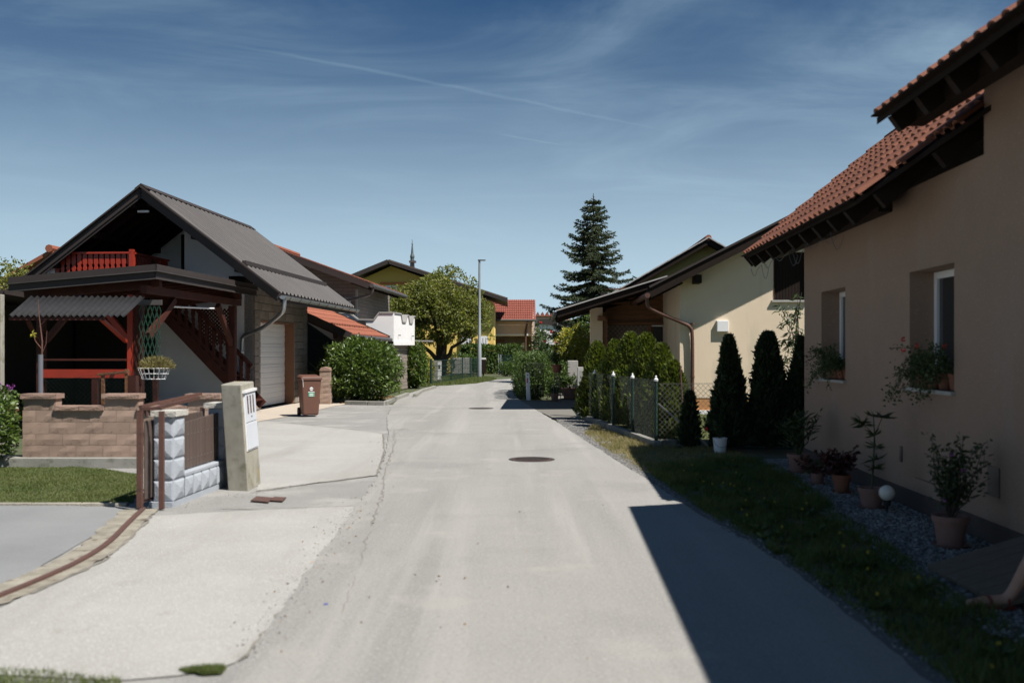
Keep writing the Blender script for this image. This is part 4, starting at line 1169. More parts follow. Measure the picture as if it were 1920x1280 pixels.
# outside stair down to the yard
ST0, ST1 = FL(-2.35, -.55, 2.85), FL(.28, -.55, .16)
stair = part('stair_stringer', m_redwood, hl, lambda m: [m.beam(ST0 + FL.b * o_, ST1 + FL.b * o_, .05, .24) for o_ in (-.42, .42)])
for i in range(13):
    q = ST0.lerp(ST1, (i + .5) / 13)
    part('tread', m_redwood, stair, lambda m: m.box(q.x - .14, q.x + .14, q.y - .40, q.y + .40, q.z + .03, q.z + .07))
hrl = part('stair_rail', m_redwood, hl, lambda m: [m.beam(ST0 - FL.b * .45 + Vector((0, 0, 1.0)), ST1 - FL.b * .45 + Vector((0, 0, 1.0)), .06, .10), m.beam(ST0 - FL.b * .45 + Vector((0, 0, .28)), ST1 - FL.b * .45 + Vector((0, 0, .28)), .04, .07)])
for i in range(15):
    q = ST0.lerp(ST1, (i + .5) / 15) - FL.b * .48
    piece('baluster', me_bal2, hrl, mtx_from(q + Vector((0, 0, .18)), FL.a, FL.b))
part('ac_unit', m_darkwood, hl, lambda m: m.box(-3.35, -2.75, 1.1, 1.45, 3.4, 3.85, FL), bevel=.02)
part('gable_lamp', m_whitepvc, hl, lambda m: m.box(-2.2, -1.92, BV0 + .3, BV0 + .34, 4.88, 4.93, FL))
part('shade_panel', m_dark, hl, lambda m: m.box(-4.6, -2.6, -.30, -.02, 0, 2.6, FL))  # near-black slab standing in for the shade under the balcony

# =================== yard shelter in front of it: posts, braces, brown fascia
PG = Fr(-6.82, 19.1, 0.0613)
pg = thing('yard_shelter', 'dark timber yard shelter with brown metal fascia before the left house', 'shelter', PG(-1.5, 3))
def zf(a): return 3.22 + .082 * a        # falls to the left
def fascia(m, a0, b0, a1, b1, off, h0, h1):
    m.prism([PG(a0, b0, zf(a0) + h0), PG(a1, b1, zf(a1) + h0), PG(a1, b1, zf(a1) + h1), PG(a0, b0, zf(a0) + h1)], off)
AL = -2.95; BE = 6.15
part('fascia', m_fascia, pg, lambda m: [fascia(m, AL, 0, .0, 0, PG.b * .03, -.13, 0), fascia(m, 0, 0, 0, BE, -PG.a * .03, -.13, 0)])
part('fascia', m_fascia, pg, lambda m: [fascia(m, AL, .03, -.03, .03, PG.b * .03, -.27, -.10), fascia(m, -.03, .03, -.03, BE, -PG.a * .03, -.27, -.10)])
part('fascia_trim', m_sheet, pg, lambda m: [m.beam(PG(AL, -.01, zf(AL) - .13), PG(.01, -.01, zf(0) - .13), .03, .02), m.beam(PG(.01, -.01, zf(0) - .13), PG(.01, BE, zf(0) - .13), .03, .02),
                                            m.beam(PG(AL, .02, zf(AL) - .275), PG(-.01, .02, zf(0) - .275), .03, .02), m.beam(PG(-.02, .02, zf(0) - .275), PG(-.02, BE, zf(0) - .275), .03, .02)])
part('roof_deck', m_soffit, pg, lambda m: m.prism([PG(AL, .06, zf(AL) - .12), PG(-.06, .06, zf(0) - .12), PG(-.06, BE, zf(0) - .12), PG(AL, BE, zf(AL) - .12)], (0, 0, .06)))
for i in range(9):
    part('rafter', m_redwood, pg, lambda m: m.beam(PG(AL + .1, .35 + i * .66, zf(AL) - .18), PG(-.08, .35 + i * .66, zf(0) - .18), .07, .11))
for bb, nm in ((.55, 'beam'), (5.3, 'beam')):
    part(nm, m_redwood, pg, lambda m: m.beam(PG(AL + .05, bb, zf(AL) - .32), PG(-.15, bb, zf(0) - .32), .14, .17))
part('beam', m_redwood, pg, lambda m: m.beam(PG(-.35, .2, zf(-.35) - .44), PG(-.35, 5.75, zf(-.35) - .44), .13, .15))
part('beam', m_redwood, pg, lambda m: m.beam(PG(-2.6, .2, zf(-2.6) - .50), PG(-2.6, 5.75, zf(-2.6) - .50), .15, .19))
part('post', m_redwood, pg, lambda m: m.box(-.43, -.27, 5.2, 5.36, 0, 2.66, PG), label='right rear shelter post of reddish wood')
part('post', m_redwood, pg, lambda m: m.box(-.66, -.52, .5, .64, 0, 2.66, PG))
part('post', m_redpaint, pg, lambda m: m.box(-.80, -.69, .48, .59, 0, 2.66, PG), label='bright red painted front post')
part('post', m_redwood, pg, lambda m: m.box(-2.66, -2.52, .5, .64, 0, 2.5, PG))
part('post', m_redwood, pg, lambda m: m.box(-2.05, -1.91, 3.2, 3.34, 0, 2.6, PG))
part('brace', m_redwood, pg, lambda m: m.beam(PG(-.35, 5.2, 1.72), PG(-.35, 4.25, 2.62), .10, .13))
part('brace', m_redwood, pg, lambda m: m.beam(PG(-.42, .6, 1.85), PG(-.35, 1.7, 2.62), .10, .13))
part('brace', m_redpaint, pg, lambda m: m.beam(PG(-.72, .53, 1.70), PG(-1.25, .53, 2.32), .09, .11))
part('brace', m_redwood, pg, lambda m: m.beam(PG(-2.5, .57, 1.75), PG(-1.9, .57, 2.45), .09, .11))
part('rail_board', m_redpaint, pg, lambda m: m.box(-2.52, -.68, .47, .51, 1.02, 1.19, PG), label='bright red horizontal board')
part('rail_board', m_redwood, pg, lambda m: m.box(-2.52, -.81, .42, .60, 1.36, 1.40, PG))
part('lattice', m_redwood, pg, lambda m: lattice(m, PG, -1.35, -.44, 1.70, 2.60, 5.72, .095, .034))
m_greenplastic = M('green_plastic', (0.012, 0.055, 0.034), (0.010, 0.045, 0.028), 5, .4)
part('awning_light', m_whitepvc, pg, lambda m: m.tube([PG(-.6, 2.2, 2.50), PG(-.2, 3.6, 2.52)], .02, 6))

# corrugated awning hung on the front
m_corr = M('corrugated_dark', (0.030, 0.030, 0.032), (0.022, 0.022, 0.024), 6, .75, .1, spec=.15)
aw = thing('corrugated_awning', 'dark grey corrugated awning sheet below the shelter fascia at far left', 'awning', PG(-1.9, -1, 0))
def corr(m):
    n = 19; k = len(m.v); w = 2.02; pts_ = []
    for i in range(n * 4 + 1):
        t = i / (n * 4); pts_.append((t * w, .024 * math.sin(2 * math.pi * i / 4)))
    for row in range(2):
        for (u, h_) in pts_:
            p0 = A(15, 592, 17.2); p1 = A(56, 556, 18.9)
            q = (p0 if row == 0 else p1)
            x_ = q.x + u * (1.0 if row == 0 else 1.08)
            m.v.append(Vector((x_, q.y, q.z + h_)))
    q = len(pts_)
    for i in range(q - 1): m.f.append((k + i, k + i + 1, k + q + i + 1, k + q + i))
cs = part('sheet', m_corr, aw, corr, smooth='all')
md = cs.modifiers.new('solid', 'SOLIDIFY'); md.thickness = .006
part('batten', m_redwood, aw, lambda m: m.beam(A(18, 597, 17.25), A(196, 597, 17.25), .05, .06)); part('batten', m_redwood, aw, lambda m: m.beam(A(60, 566, 18.85), A(240, 566, 18.85), .05, .07))
part('strut', m_redwood, aw, lambda m: m.beam(A(52, 600, 17.3), A(75, 650, 19.1), .06, .06)); part('strut', m_redpaint, aw, lambda m: m.beam(A(190, 598, 17.3), A(236, 640, 19.4), .06, .06))

# green expanding trellis at the shelter corner
tr = thing('garden_trellis', 'green expanding plastic trellis hanging beside the red shelter post', 'trellis', PG(-.45, .3, 1.3))
def trel(m):
    a0, a1, z0, z1 = -.50, -.06, 1.30, 2.46
    cols = 5; w = (a1 - a0) / cols; hgt = .29
    rows = int((z1 - z0) / hgt)
    for sgn in (1, -1):
        for i in range(-rows, cols + 1):
            for r in range(rows):
                u0 = i + (r if sgn > 0 else 0); 
    for r in range(rows):
        for c_ in range(cols):
            x0, x1 = a0 + c_ * w, a0 + (c_ + 1) * w; y0, y1 = z0 + r * hgt, z0 + (r + 1) * hgt; xm = (x0 + x1) / 2; ym = (y0 + y1) / 2
            for (p_, q_) in (((x0, ym), (xm, y1)), ((xm, y1), (x1, ym)), ((x0, ym), (xm, y0)), ((xm, y0), (x1, ym))):
                m.beam(PG(p_[0], .35, p_[1]), PG(q_[0], .35, q_[1]), .012, .012)
part('slats', m_greenplastic, tr, trel)
part('top_bar', m_greymetal, tr, lambda m: m.beam(PG(-.52, .35, 2.50), PG(-.04, .35, 2.50), .03, .10))

# =================== tiled lean-to beyond the garage
lt = thing('tiled_lean_to', 'open lean-to with bright orange tile roof between garage and white terrace', 'lean-to', (-6.0, 33, 0))
E1, E2 = A(655, 626, 31.2), A(727, 629, 37.5)
ev = (E2 - E1); ev.z = 0; L_ev = ev.length; eb = ev.normalized(); ea = Vector((-eb.y, eb.x, 0))    # ea points left
TT = .445; ZEE = 2.06
def LT(s, b, dz=0): p = E1 + eb * b + ea * s; return Vector((p.x, p.y, ZEE + s * TT + dz))
NC, CL = 9, .40
for i in range(NC):
    s0, s1 = i * CL - .03, (i + 1) * CL + .05
    def course(m):
        n = 26; k = len(m.v); pr = []
        for j in range(n):
            for u, h_ in ((0, .0), (.25, .022), (.5, .03), (.75, .018)): pr.append(((j + u) * L_ev / n, h_))
        pr.append((L_ev, 0))
        for (s_, dz) in ((s0, .045), (s1, .012)):
            for bb, h_ in pr: m.v.append(LT(s_, bb, dz + h_))
        for bb, h_ in pr: m.v.append(LT(s0 + .004, bb, .01))
        q = len(pr)
        for j in range(q - 1):
            m.f.append((k + j, k + j + 1, k + q + j + 1, k + q + j)); m.f.append((k + 2 * q + j, k + 2 * q + j + 1, k + j + 1, k + j))
    part('tile_course', m_tile2, lt, course, smooth=True)
part('snow_stops', m_tile, lt, lambda m: [m.box(*(lambda p: (p.x - .03, p.x + .03, p.y - .05, p.y + .05, p.z, p.z + .06))(LT(.62, .25 + j * .36, .05))) for j in range(17)])
part('roof_deck', m_soffit, lt, lambda m: m.prism([LT(0, 0), LT(NC * CL, 0), LT(NC * CL, L_ev), LT(0, L_ev)], (0, 0, -.06)))
part('bargeboard', m_fascia, lt, lambda m: m.beam(LT(-.05, -.03, -.02), LT(NC * CL, -.03, -.02), .03, .22)); part('bargeboard', m_fascia, lt, lambda m: m.beam(LT(-.05, L_ev + .03, -.02), LT(NC * CL, L_ev + .03, -.02), .03, .22))
part('gutter', m_greymetal, lt, lambda m: m.tube([LT(-.10, -.05, -.02), LT(-.10, L_ev + .08, -.04)], .075, 10), smooth=True)
part('downpipe', m_greymetal, lt, lambda m: m.tube(smooth_line([LT(-.10, .3, -.05), LT(-.08, .3, -.25), LT(.3, .5, -.75), LT(.35, .5, -1.0), LT(.35, .5, -2.0)]), .04, 8), smooth=True)
m_brick = MBRICK('stone_pillar', (0.36, 0.25, 0.18), (0.30, 0.21, 0.16), (0.2, 0.16, 0.13), .3, .12, .012)
for (s_, bb) in ((.55, .9), (.55, 5.3)):
    q = LT(s_, bb)
    part('pillar', m_brick, lt, lambda m: m.box(q.x - .16, q.x + .16, q.y - .16, q.y + .16, 0, 2.0))
part('beam', m_redwood, lt, lambda m: [m.beam(LT(.45, -.0, -.22), LT(.45, L_ev, -.22), .14, .18), m.beam(LT(.1, 1.0, -.20), LT(3.4, 1.0, -.20), .12, .15)])
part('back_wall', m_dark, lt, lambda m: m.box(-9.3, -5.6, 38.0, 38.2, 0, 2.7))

# =================== white terrace with notched parapet
tw = thing('terrace_building', 'bright white terrace parapet with notched top over a brick ground floor', 'terrace', (-6.2, 43, 0))
def TP(px, py): return A(px, py, 38.3)
prof = [(632, 645), (632, 588), (655, 587.5), (671, 600), (701, 600.5), (711, 587), (738, 587), (738, 645)]
part('parapet', m_white, tw, lambda m: m.prism([TP(*q) for q in prof], (0, .22, 0)))
m_cap = M('parapet_cap', (0.34, 0.33, 0.31), (0.28, 0.27, 0.255), 4, .8)
part('parapet_cap', m_cap, tw, lambda m: [m.beam(TP(*a) + Vector((0, .11, .025)), TP(*b) + Vector((0, .11, .025)), .30, .05) for a, b in zip(prof[1:-2], prof[2:-1])])
# right-hand face, running away to the far corner
Q0 = TP(738, 645) + Vector((0, .22, 0)); Q1 = A(777.5, 646, 41.6); Q1.z = Q0.z
dirq = (Q1 - Q0); Lq = dirq.length; dirq.normalize(); nq = Vector((-dirq.y, dirq.x, 0))
zt = TP(738, 587).z - Q0.z
pr2 = [(0, 0), (0, zt), (.30, zt), (.36, zt - .32), (.52, zt - .32), (.60, zt - .02), (.66, zt - .02), (.72, zt - .33), (.86, zt - .33), (.92, zt - .03), (1.0, zt - .03), (1.0, 0)]
part('parapet', m_white, tw, lambda m: m.prism([Q0 + dirq * (t * Lq) + Vector((0, 0, z_)) for t, z_ in pr2], nq * .2))
part('parapet_cap', m_cap, tw, lambda m: [m.beam(Q0 + dirq * (pr2[i][0] * Lq) + nq * .1 + Vector((0, 0, pr2[i][1] + .02)), Q0 + dirq * (pr2[i + 1][0] * Lq) + nq * .1 + Vector((0, 0, pr2[i + 1][1] + .02)), .28, .05) for i in range(1, 10)])
part('terrace_floor', m_white, tw, lambda m: m.prism([TP(632, 647), TP(738, 647) , Q1 + Vector((0, 0, -.02)), Q1 + Vector((-4, 1, -.02))], (0, 0, .15)))
m_veneer = MBRICK('stone_veneer', (0.27, 0.225, 0.19), (0.22, 0.185, 0.155), (0.15, 0.125, 0.105), .35, .14, .01)
gw = part('ground_floor_wall', m_veneer, tw, lambda m: m.prism([Vector((-6.0, 38.7, 0)), Vector((TP(738, 0).x - .1, 38.7, 0)), Vector((Q1.x - .25, Q1.y, 0)), Vector((-6, 42.5, 0))], (0, 0, Q0.z)))
part('slit_window', m_whitepvc, tw, lambda m: m.beam(A(748, 665, 39.2), A(748, 690, 39.2), .16, .05, up=(0, 1, 0)))
for px_ in (744.5, 770.5):
    q = Q0.lerp(Q1, (px_ - 738) / 39.5) + Vector((0, 0, .35)) - nq * .02
    part('spout', m_greymetal, tw, lambda m: [m.tube([q, q - nq * .10], .02, 6)])

# =================== stone-veneer house behind garage with red eave
FS = Fr(-6.15, 39.5, 0.0616)
hs_ = thing('house', 'tall stone-clad house with dark gutter and red tile edge behind the garage roof', 'house', FS(0, 0))
part('wall', m_veneer, hs_, lambda m: m.prism([FS(-8.4, 0, 0), FS(0, 0, 0), FS(0, 0, 4.25), FS(-4.2, 0, 5.76), FS(-8.4, 0, 4.2)], FS.b * 7))
part('corner_trim', m_sill, hs_, lambda m: m.box(-.06, .02, -.02, .06, 0, 4.0, FS))
def zs(a): return 4.12 - .36 * (a - .75)
rs_ = part('roof_deck', m_soffit, hs_, lambda m: m.prism([FS(.75, -1.2, zs(.75)), FS(-4.2, -1.2, zs(-4.2)), FS(-4.2, 6.5, zs(-4.2)), FS(.75, 6.5, zs(.75))], (0, 0, -.10)))
part('bargeboard', m_fascia, hs_, lambda m: m.beam(FS(.75, -1.23, zs(.75) - .05), FS(-4.2, -1.23, zs(-4.2) - .05), .03, .26))
for i in range(12):
    s0 = .80 - i * .40
    def crs(m):
        n = 30; k = len(m.v); pr = []
        for j in range(n):
            for u, h_ in ((0, 0), (.3, .035), (.6, .035), (.8, 0)): pr.append((-1.25 + (j + u) * 7.8 / n, h_))
        for (a_, dz) in ((s0, .06), (s0 - .44, .02)):
            for bb, h_ in pr: m.v.append(FS(a_, bb, zs(a_) + dz + h_))
        q = len(pr)
        for j in range(q - 1): m.f.append((k + j, k + j + 1, k + q + j + 1, k + q + j))
    part('tile_course', m_tile2, hs_, crs)
part('gutter', m_greymetal, hs_, lambda m: m.tube([FS(.85, -1.3, zs(.85) - .02), FS(.85, 6.5, zs(.85) - .02)], .085, 10), smooth=True)
part('downpipe', m_greymetal, hs_, lambda m: m.tube(smooth_line([FS(.85, -1.0, zs(.85) - .04), FS(.82, -1.0, zs(.85) - .30), FS(.55, -.9, zs(.85) - .42), FS(-.9, -.12, zs(.85) - .62), FS(-1.0, -.08, zs(.85) - .8), FS(-1.0, -.08, 1.0)]), .05, 8), smooth=True)
for i in range(9):
    part('rafter', m_darkwood, hs_, lambda m: m.beam(FS(.70, -1.0 + i * .8, zs(.70) - .17), FS(.0, -1.0 + i * .8, zs(.0) - .17), .08, .12))
for (a0, a1, z0, z1) in ((-.95, -.25, 2.75, 3.55), (-.95, -.25, 1.5, 2.45)):
    w_ = window(hs_, FS, a0, a1, z0, z1, -.03, .06, 2)
    part('lintel', m_sill, w_, lambda m: m.box(a0 - .1, a1 + .1, -.05, -.005, z1 + .01, z1 + .12, FS))
part('ridge_tiles', m_tile2, hs_, lambda m: m.tube([FS(-4.2, -1.3, zs(-4.2) + .1), FS(-4.2, 6.5, zs(-4.2) + .1)], .12, 8))
part('back_slope', m_tile2, hs_, lambda m: m.prism([FS(-4.2, -1.2, zs(-4.2)), FS(-9, -1.2, zs(.5)), FS(-9, 6.5, zs(.5)), FS(-4.2, 6.5, zs(-4.2))], (0, 0, -.08)))

# =================== yellow house far behind the tree
FY = Fr(0, 70.0, 0.0)
hy = thing('house', 'large yellow house with brown low-pitched roof half hidden by the round tree', 'house', (-6, 70, 0))
m_yellow = M('yellow_render', (0.80, 0.57, 0.16), (0.75, 0.53, 0.15), 1.0, .95)
m_yellow_shade = M('yellow_render_shaded', (0.70, 0.51, 0.15), (0.66, 0.48, 0.14), 1.0, .95)  # yellow render darkened for the shade under the roof overhang
def YP(px, py, d=70.0): return A(px, py, d)
pk = YP(728, 491); le = YP(660, 519); re = YP(951, 563)
wl, wr = YP(672, 0).x, YP(925, 0).x
part('wall', m_yellow_shade, hy, lambda m: m.prism([Vector((wl, 71.6, 3.4)), Vector((wr, 71.6, 3.4)), Vector((wr, 71.6, re.z - .1)), Vector((pk.x, 71.6, pk.z - .15)), Vector((wl, 71.6, le.z - .05))], (0, 8, 0)))
part('wall', m_yellow, hy, lambda m: m.box(wl - .6, wr, 71.0, 79, 0, 3.4))
part('wall', m_yellow, hy, lambda m: m.box(YP(880, 0).x, wr, 70.9, 71.59, 0, YP(0, 592).z))
part('roof_slope', m_sheet, hy, lambda m: m.prism([pk, re, re + Vector((0, 11, 0)), pk + Vector((0, 11, 0))], (0, 0, .12)))
part('roof_slope', m_sheet, hy, lambda m: m.prism([pk, le, le + Vector((0, 11, 0)), pk + Vector((0, 11, 0))], (0, 0, .12)))
m_rooftop = M('concrete_tile_brown', (0.20, 0.135, 0.10), (0.165, 0.11, 0.085), 4, .8)
for i in range(8):       # visible strip of tiles over the right verge
    p0, p1 = pk.lerp(re, i / 8), pk.lerp(re, (i + 1) / 8)
    part('verge_tiles', m_rooftop, hy, lambda m: m.prism([p0 + Vector((0, -.05, .12)), p1 + Vector((0, -.05, .12)), p1 + Vector((0, 10.8, .55)), p0 + Vector((0, 10.8, .55))], (0, 0, .05)))
part('bargeboard', m_fascia, hy, lambda m: [m.beam(pk + Vector((0, -.03, .04)), re + Vector((0, -.03, .04)), .04, .30), m.beam(pk + Vector((0, -.03, .04)), le + Vector((0, -.03, .04)), .04, .30)])
def ybox(nm, mat, p0, p1, y0, y1, **kw): return part(nm, mat, hy, lambda m: m.box(p0[0], p1[0], y0, y1, p1[1], p0[1]), **kw)
def yq(px, py): p = YP(px, py, 71.6); return (p.x, p.z)
m_orangep = M('orange_render', (0.55, 0.20, 0.07), None, 3, .9)
ybox('trim', m_orangep, yq(690, 547), yq(699, 578), 71.3, 71.6)
ybox('trim', m_orangep, yq(713, 529), yq(790, 533), 71.45, 71.6)
ybox('balcony_wall', m_yellow, yq(672, 551), yq(690, 568), 70.6, 70.9)
ybox('balcony_rail', m_darkwood, yq(672, 568), yq(760, 590), 70.3, 70.6)
class F0(Fr): pass
def ywin(px0, py0, px1, py1, y, n=2, mat=m_whitepvc):
    p0, p1 = A(px0, py0, y), A(px1, py1, y)
    return window(hy, W0, p0.x, p1.x, p1.z, p0.z, y, .08, n, mat, .14)
ywin(700, 535, 718, 568, 71.5); ywin(722, 535, 745, 568, 71.5)
for (p0, p1) in (((870, 620), (884, 652)), ((901, 630), (915, 652))):
    w_ = ywin(p0[0], p0[1], p1[0], p1[1], 70.8, 2)
    a_, b_ = A(p0[0] - 5, p0[1], 70.78), A(p0[0] - .5, p1[1], 70.78)
    part('shutter', m_whitepvc, hy, lambda m: m.box(a_.x, b_.x, 70.76, 70.82, b_.z, a_.z))
part('chimney', m_greymetal, hy, lambda m: [m.box(YP(757, 0).x, YP(763, 0).x, 75, 75.3, 6.3, YP(0, 490).z + .35), m.box(YP(756, 0).x - .1, YP(764, 0).x + .1, 74.9, 75.4, YP(0, 490).z + .36, YP(0, 490).z + .50)])
m_fol = None

# =================== house with broad red roof in the middle distance
hm = thing('house', 'pinkish house with broad red tiled roof and arcade at the road bend', 'house', (-0.2, 82, 0))
m_pink = M('pink_render', (0.62, 0.46, 0.38), (0.58, 0.43, 0.36), 1.5, .95)
D_ = 80.0
r0, r1, r2, r3 = A(915, 600, D_), A(1005, 600, D_), A(1003.5, 562, D_ + 3.2), A(915, 562, D_ + 3.2)
NR = 9
m_tile3 = M('red_tile', (0.26, 0.070, 0.045), (0.215, 0.058, 0.038), 3, .8, .2, 60, rand=.06)
for i in range(NR):
    def crs(m, i=i):
        n = 22; k = len(m.v); q = n * 3 + 1
        for t, dz in ((i / NR - .004, .05), ((i + 1) / NR, 0)):
            pa, pb = r0.lerp(r3, t), r1.lerp(r2, t)
            for j in range(q):
                m.v.append(pa.lerp(pb, j / (q - 1)) + Vector((0, 0, dz + (.035 if j % 3 == 1 else 0))))
        for j in range(q - 1): m.f.append((k + j, k + j + 1, k + q + j + 1, k + q + j))
    part('tile_course', m_tile3, hm, crs)
part('back_slope', m_tile2, hm, lambda m: m.prism([r3, r2, r2 + Vector((0, 3.4, -1.7)), r3 + Vector((0, 3.4, -1.7))], (0, 0, -.08)))
part('wall', m_pink, hm, lambda m: [m.box(A(915, 0, 81).x, A(1001, 0, 81).x, 81.0, 86.6, A(0, 630, 81).z, r0.z - .02), m.box(A(997, 0, 81).x, A(1002, 0, 81).x, 80.7, 81.2, 0, r0.z - .05),
                                    m.box(A(962, 0, 81).x, A(998, 0, 81).x, 81.0, 81.2, 0, A(0, 657, 81).z)])
part('gable_wall', m_pink, hm, lambda m: m.prism([Vector((A(1001, 0, 81).x, 81, 0)), Vector((A(1001, 0, 81).x, 86.6, 0)), Vector((A(1001, 0, 81).x, 86.6, r0.z)), Vector((A(1001, 0, 81).x, 83.4, r2.z - .1)), Vector((A(1001, 0, 81).x, 81, r0.z))], (-.2, 0, 0)))
part('string_course', m_white, hm, lambda m: m.box(A(922, 0, 81).x, A(1001, 0, 81).x, 80.9, 80.99, A(0, 629, 81).z, A(0, 626, 81).z))
part('arcade_wall', m_veneer, hm, lambda m: m.box(A(915, 0, 83).x, A(998, 0, 83).x, 83, 83.2, 0, A(0, 628, 83).z))
dd = part('door', m_brownwood, hm, lambda m: m.box(A(928, 0, 83).x, A(946, 0, 83).x, 82.92, 82.99, 0, A(0, 636, 83).z))
part('pane', m_glass, dd, lambda m: m.box(A(934, 0, 83).x, A(940, 0, 83).x, 82.88, 82.915, 1.0, A(0, 642, 83).z))
part('gutter', m_greymetal, hm, lambda m: m.tube([r0 + Vector((0, -.1, -.02)), r1 + Vector((0, -.1, -.02))], .10, 8))
part('downpipe', m_brownmetal, hm, lambda m: m.tube(smooth_line([A(989, 604, 79.9), A(988, 609, 80.2), A(986, 618, 80.85), A(985.5, 625, 80.85), A(985.5, 665, 80.85)]), .09, 6))
part('white_wall_box', m_whitepvc, hm, lambda m: [m.box(A(978, 0, 82).x, A(984, 0, 82).x, 82.6, 82.95, A(0, 653, 82).z, A(0, 642, 82).z)])
part('ac_unit', m_whitepvc, hm, lambda m: m.box(A(1002.5, 0, 81).x, A(1007, 0, 81).x, 81.2, 81.9, A(0, 627, 81).z, A(0, 616, 81).z))

# =================== white house and red saw-tooth roofs far beyond
hw = thing('house', 'far white house with dark roof seen between the roses and the spruce', 'house', A(1045, 658, 105))
p0, p1 = A(1012, 650, 105), A(1075, 606, 105)
part('wall', m_white, hw, lambda m: m.box(p0.x, p1.x, 105, 112, 0, p1.z))
part('roof', m_fascia, hw, lambda m: m.prism([A(1005, 607, 104.8), A(1080, 612, 104.8), A(1080, 606, 104.8), A(1040, 597, 104.8), A(1010, 599, 104.8)], (0, 9, 0)))
part('window', m_glass, hw, lambda m: m.box(A(1036, 0, 105).x, A(1043, 0, 105).x, 104.95, 105, A(0, 632, 105).z, A(0, 622, 105).z))
part('balcony', m_darkwood, hw, lambda m: m.box(A(1022, 0, 104).x, A(1052, 0, 104).x, 104, 105, A(0, 652, 104).z, A(0, 646, 104).z))
ht = thing('house', 'far row of red saw-tooth tiled gables just above the white house', 'house', A(1020, 658, 125))
part('wall', m_pink, ht, lambda m: m.box(A(1004, 0, 125).x, A(1070, 0, 125).x, 125, 132, 0, A(0, 594, 125).z))
for i in range(4):
    xa = 1004 + i * 9
    part('gable_roof', m_tile2, ht, lambda m: m.prism([A(xa, 593, 124.5), A(xa + 9, 593, 124.5), A(xa + 4.5, 584, 124.5)], (0, 6, 0)))

# =================== church spire
m_copper = M('spire_slate', (0.085, 0.105, 0.105), (0.06, 0.075, 0.08), .4, .6)
sp = thing('church_spire', 'slender dark church spire with finial rising behind the yellow house', 'spire', A(773, 658, 260))
sc_ = A(773, 500, 260); cx, cy = sc_.x, sc_.y
def zat(py): return A(0, py, 260).z
k_ = 260 / F
part('tower', m_copper, sp, lambda m: m.lathe((cx, cy, 0), [(2.2, 0), (2.2, zat(540)), (5 * k_, zat(505))], 8))
part('spire', m_copper, sp, lambda m: m.lathe((cx, cy, 0), [(5 * k_, zat(505)), (3.4 * k_, zat(484)), (4.2 * k_, zat(483)), (4.2 * k_, zat(480.5)), (2.4 * k_, zat(475)), (1.0 * k_, zat(459)), (1.7 * k_, zat(457.5)), (.6 * k_, zat(455.5)), (.35 * k_, zat(449))], 8))

# =================== at the far left edge: an added dark shed and a bit of red roof
sd = thing('shed', 'added dark timber shed that fills the gap at the far left with shade', 'shed', (-15, 27, 0))
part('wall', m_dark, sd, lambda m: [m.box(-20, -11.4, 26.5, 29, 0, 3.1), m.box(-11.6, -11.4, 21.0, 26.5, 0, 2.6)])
part('roof', m_fascia, sd, lambda m: m.prism([Vector((-20, 19.4, 2.62)), Vector((-9.9, 19.4, 2.62)), Vector((-9.5, 29.5, 2.70)), Vector((-20, 29.5, 2.70))], (0, 0, .12)))  # reaches forward to keep the sun off the added dark walls
hx = thing('house', 'hidden house whose red ridge tiles show left of the sheet roof', 'house', (-16.5, 40, 0))
rp = A(84, 468, 38)
part('wall', m_white, hx, lambda m: m.box(-24, rp.x - 1.0, 39, 46, 0, rp.z - 1.5))
part('roof', m_tile2, hx, lambda m: [m.prism([rp + Vector((.2, 0, 0)), rp + Vector((-2.6, 0, -1.6)), rp + Vector((-2.6, 9, -1.6)), rp + Vector((.2, 9, 0))], (0, 0, -.15)), m.prism([rp + Vector((.2, 0, 0)), rp + Vector((3.2, 0, -1.8)), rp + Vector((3.2, 9, -1.8)), rp + Vector((.2, 9, 0))], (0, 0, -.15))])
part('ridge_tile', m_tile2, hx, lambda m: m.tube([rp + Vector((.2, -.1, .04)), rp + Vector((.2, 9, .04))], .15, 8))
# ================================================================== PLANTS
m_bark = M('bark', (0.075, 0.055, 0.042), (0.045, 0.035, 0.028), 8, .95, .8, 30, stretch=(1, 1, .3))
m_barkred = M('young_bark', (0.16, 0.065, 0.045), (0.10, 0.05, 0.035), 8, .8)
m_pear = MLEAF('fruit_tree_leaf', (0.115, 0.145, 0.034), (0.26, 0.25, 0.075), .5, .48, .40, scale=.8)
m_laurel = MLEAF('laurel_leaf', (0.052, 0.098, 0.020), (0.125, 0.170, 0.045), .38, .32, .40, spec=.5)
m_privet = MLEAF('hedge_leaf', (0.050, 0.095, 0.020), (0.095, 0.140, 0.034), .45, .32, .40)
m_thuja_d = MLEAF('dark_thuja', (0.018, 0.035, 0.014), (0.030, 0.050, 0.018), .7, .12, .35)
m_thuja_y = MLEAF('golden_thuja', (0.055, 0.090, 0.016), (0.150, 0.170, 0.028), .65, .30, .35, scale=2.5)
m_spruce = MLEAF('spruce_needles', (0.034, 0.052, 0.024), (0.075, 0.090, 0.042), .65, .22, .4, scale=.8)
m_varieg = MLEAF('variegated_leaf', (0.10, 0.14, 0.02), (0.42, 0.36, 0.05), .5, .3, .25, scale=4)
m_rose = MLEAF('rose_leaf', (0.035, 0.07, 0.02), (0.08, 0.12, 0.03), .5, .25, .4)
m_olean = MLEAF('oleander_leaf', (0.035, 0.060, 0.022), (0.065, 0.095, 0.035), .45, .2, .3)
m_redleaf = MLEAF('dark_red_leaf', (0.055, 0.018, 0.020), (0.085, 0.030, 0.025), .5, .15, .4, tcol=(1.2, .8, .8))
m_fern = MLEAF('trailing_leaf', (0.045, 0.075, 0.025), (0.075, 0.105, 0.040), .6, .2, .35)
m_petal = MLEAF('red_petal', (0.60, 0.02, 0.02), (0.70, 0.05, 0.06), .5, .2, .2, tcol=(1, .4, .4))
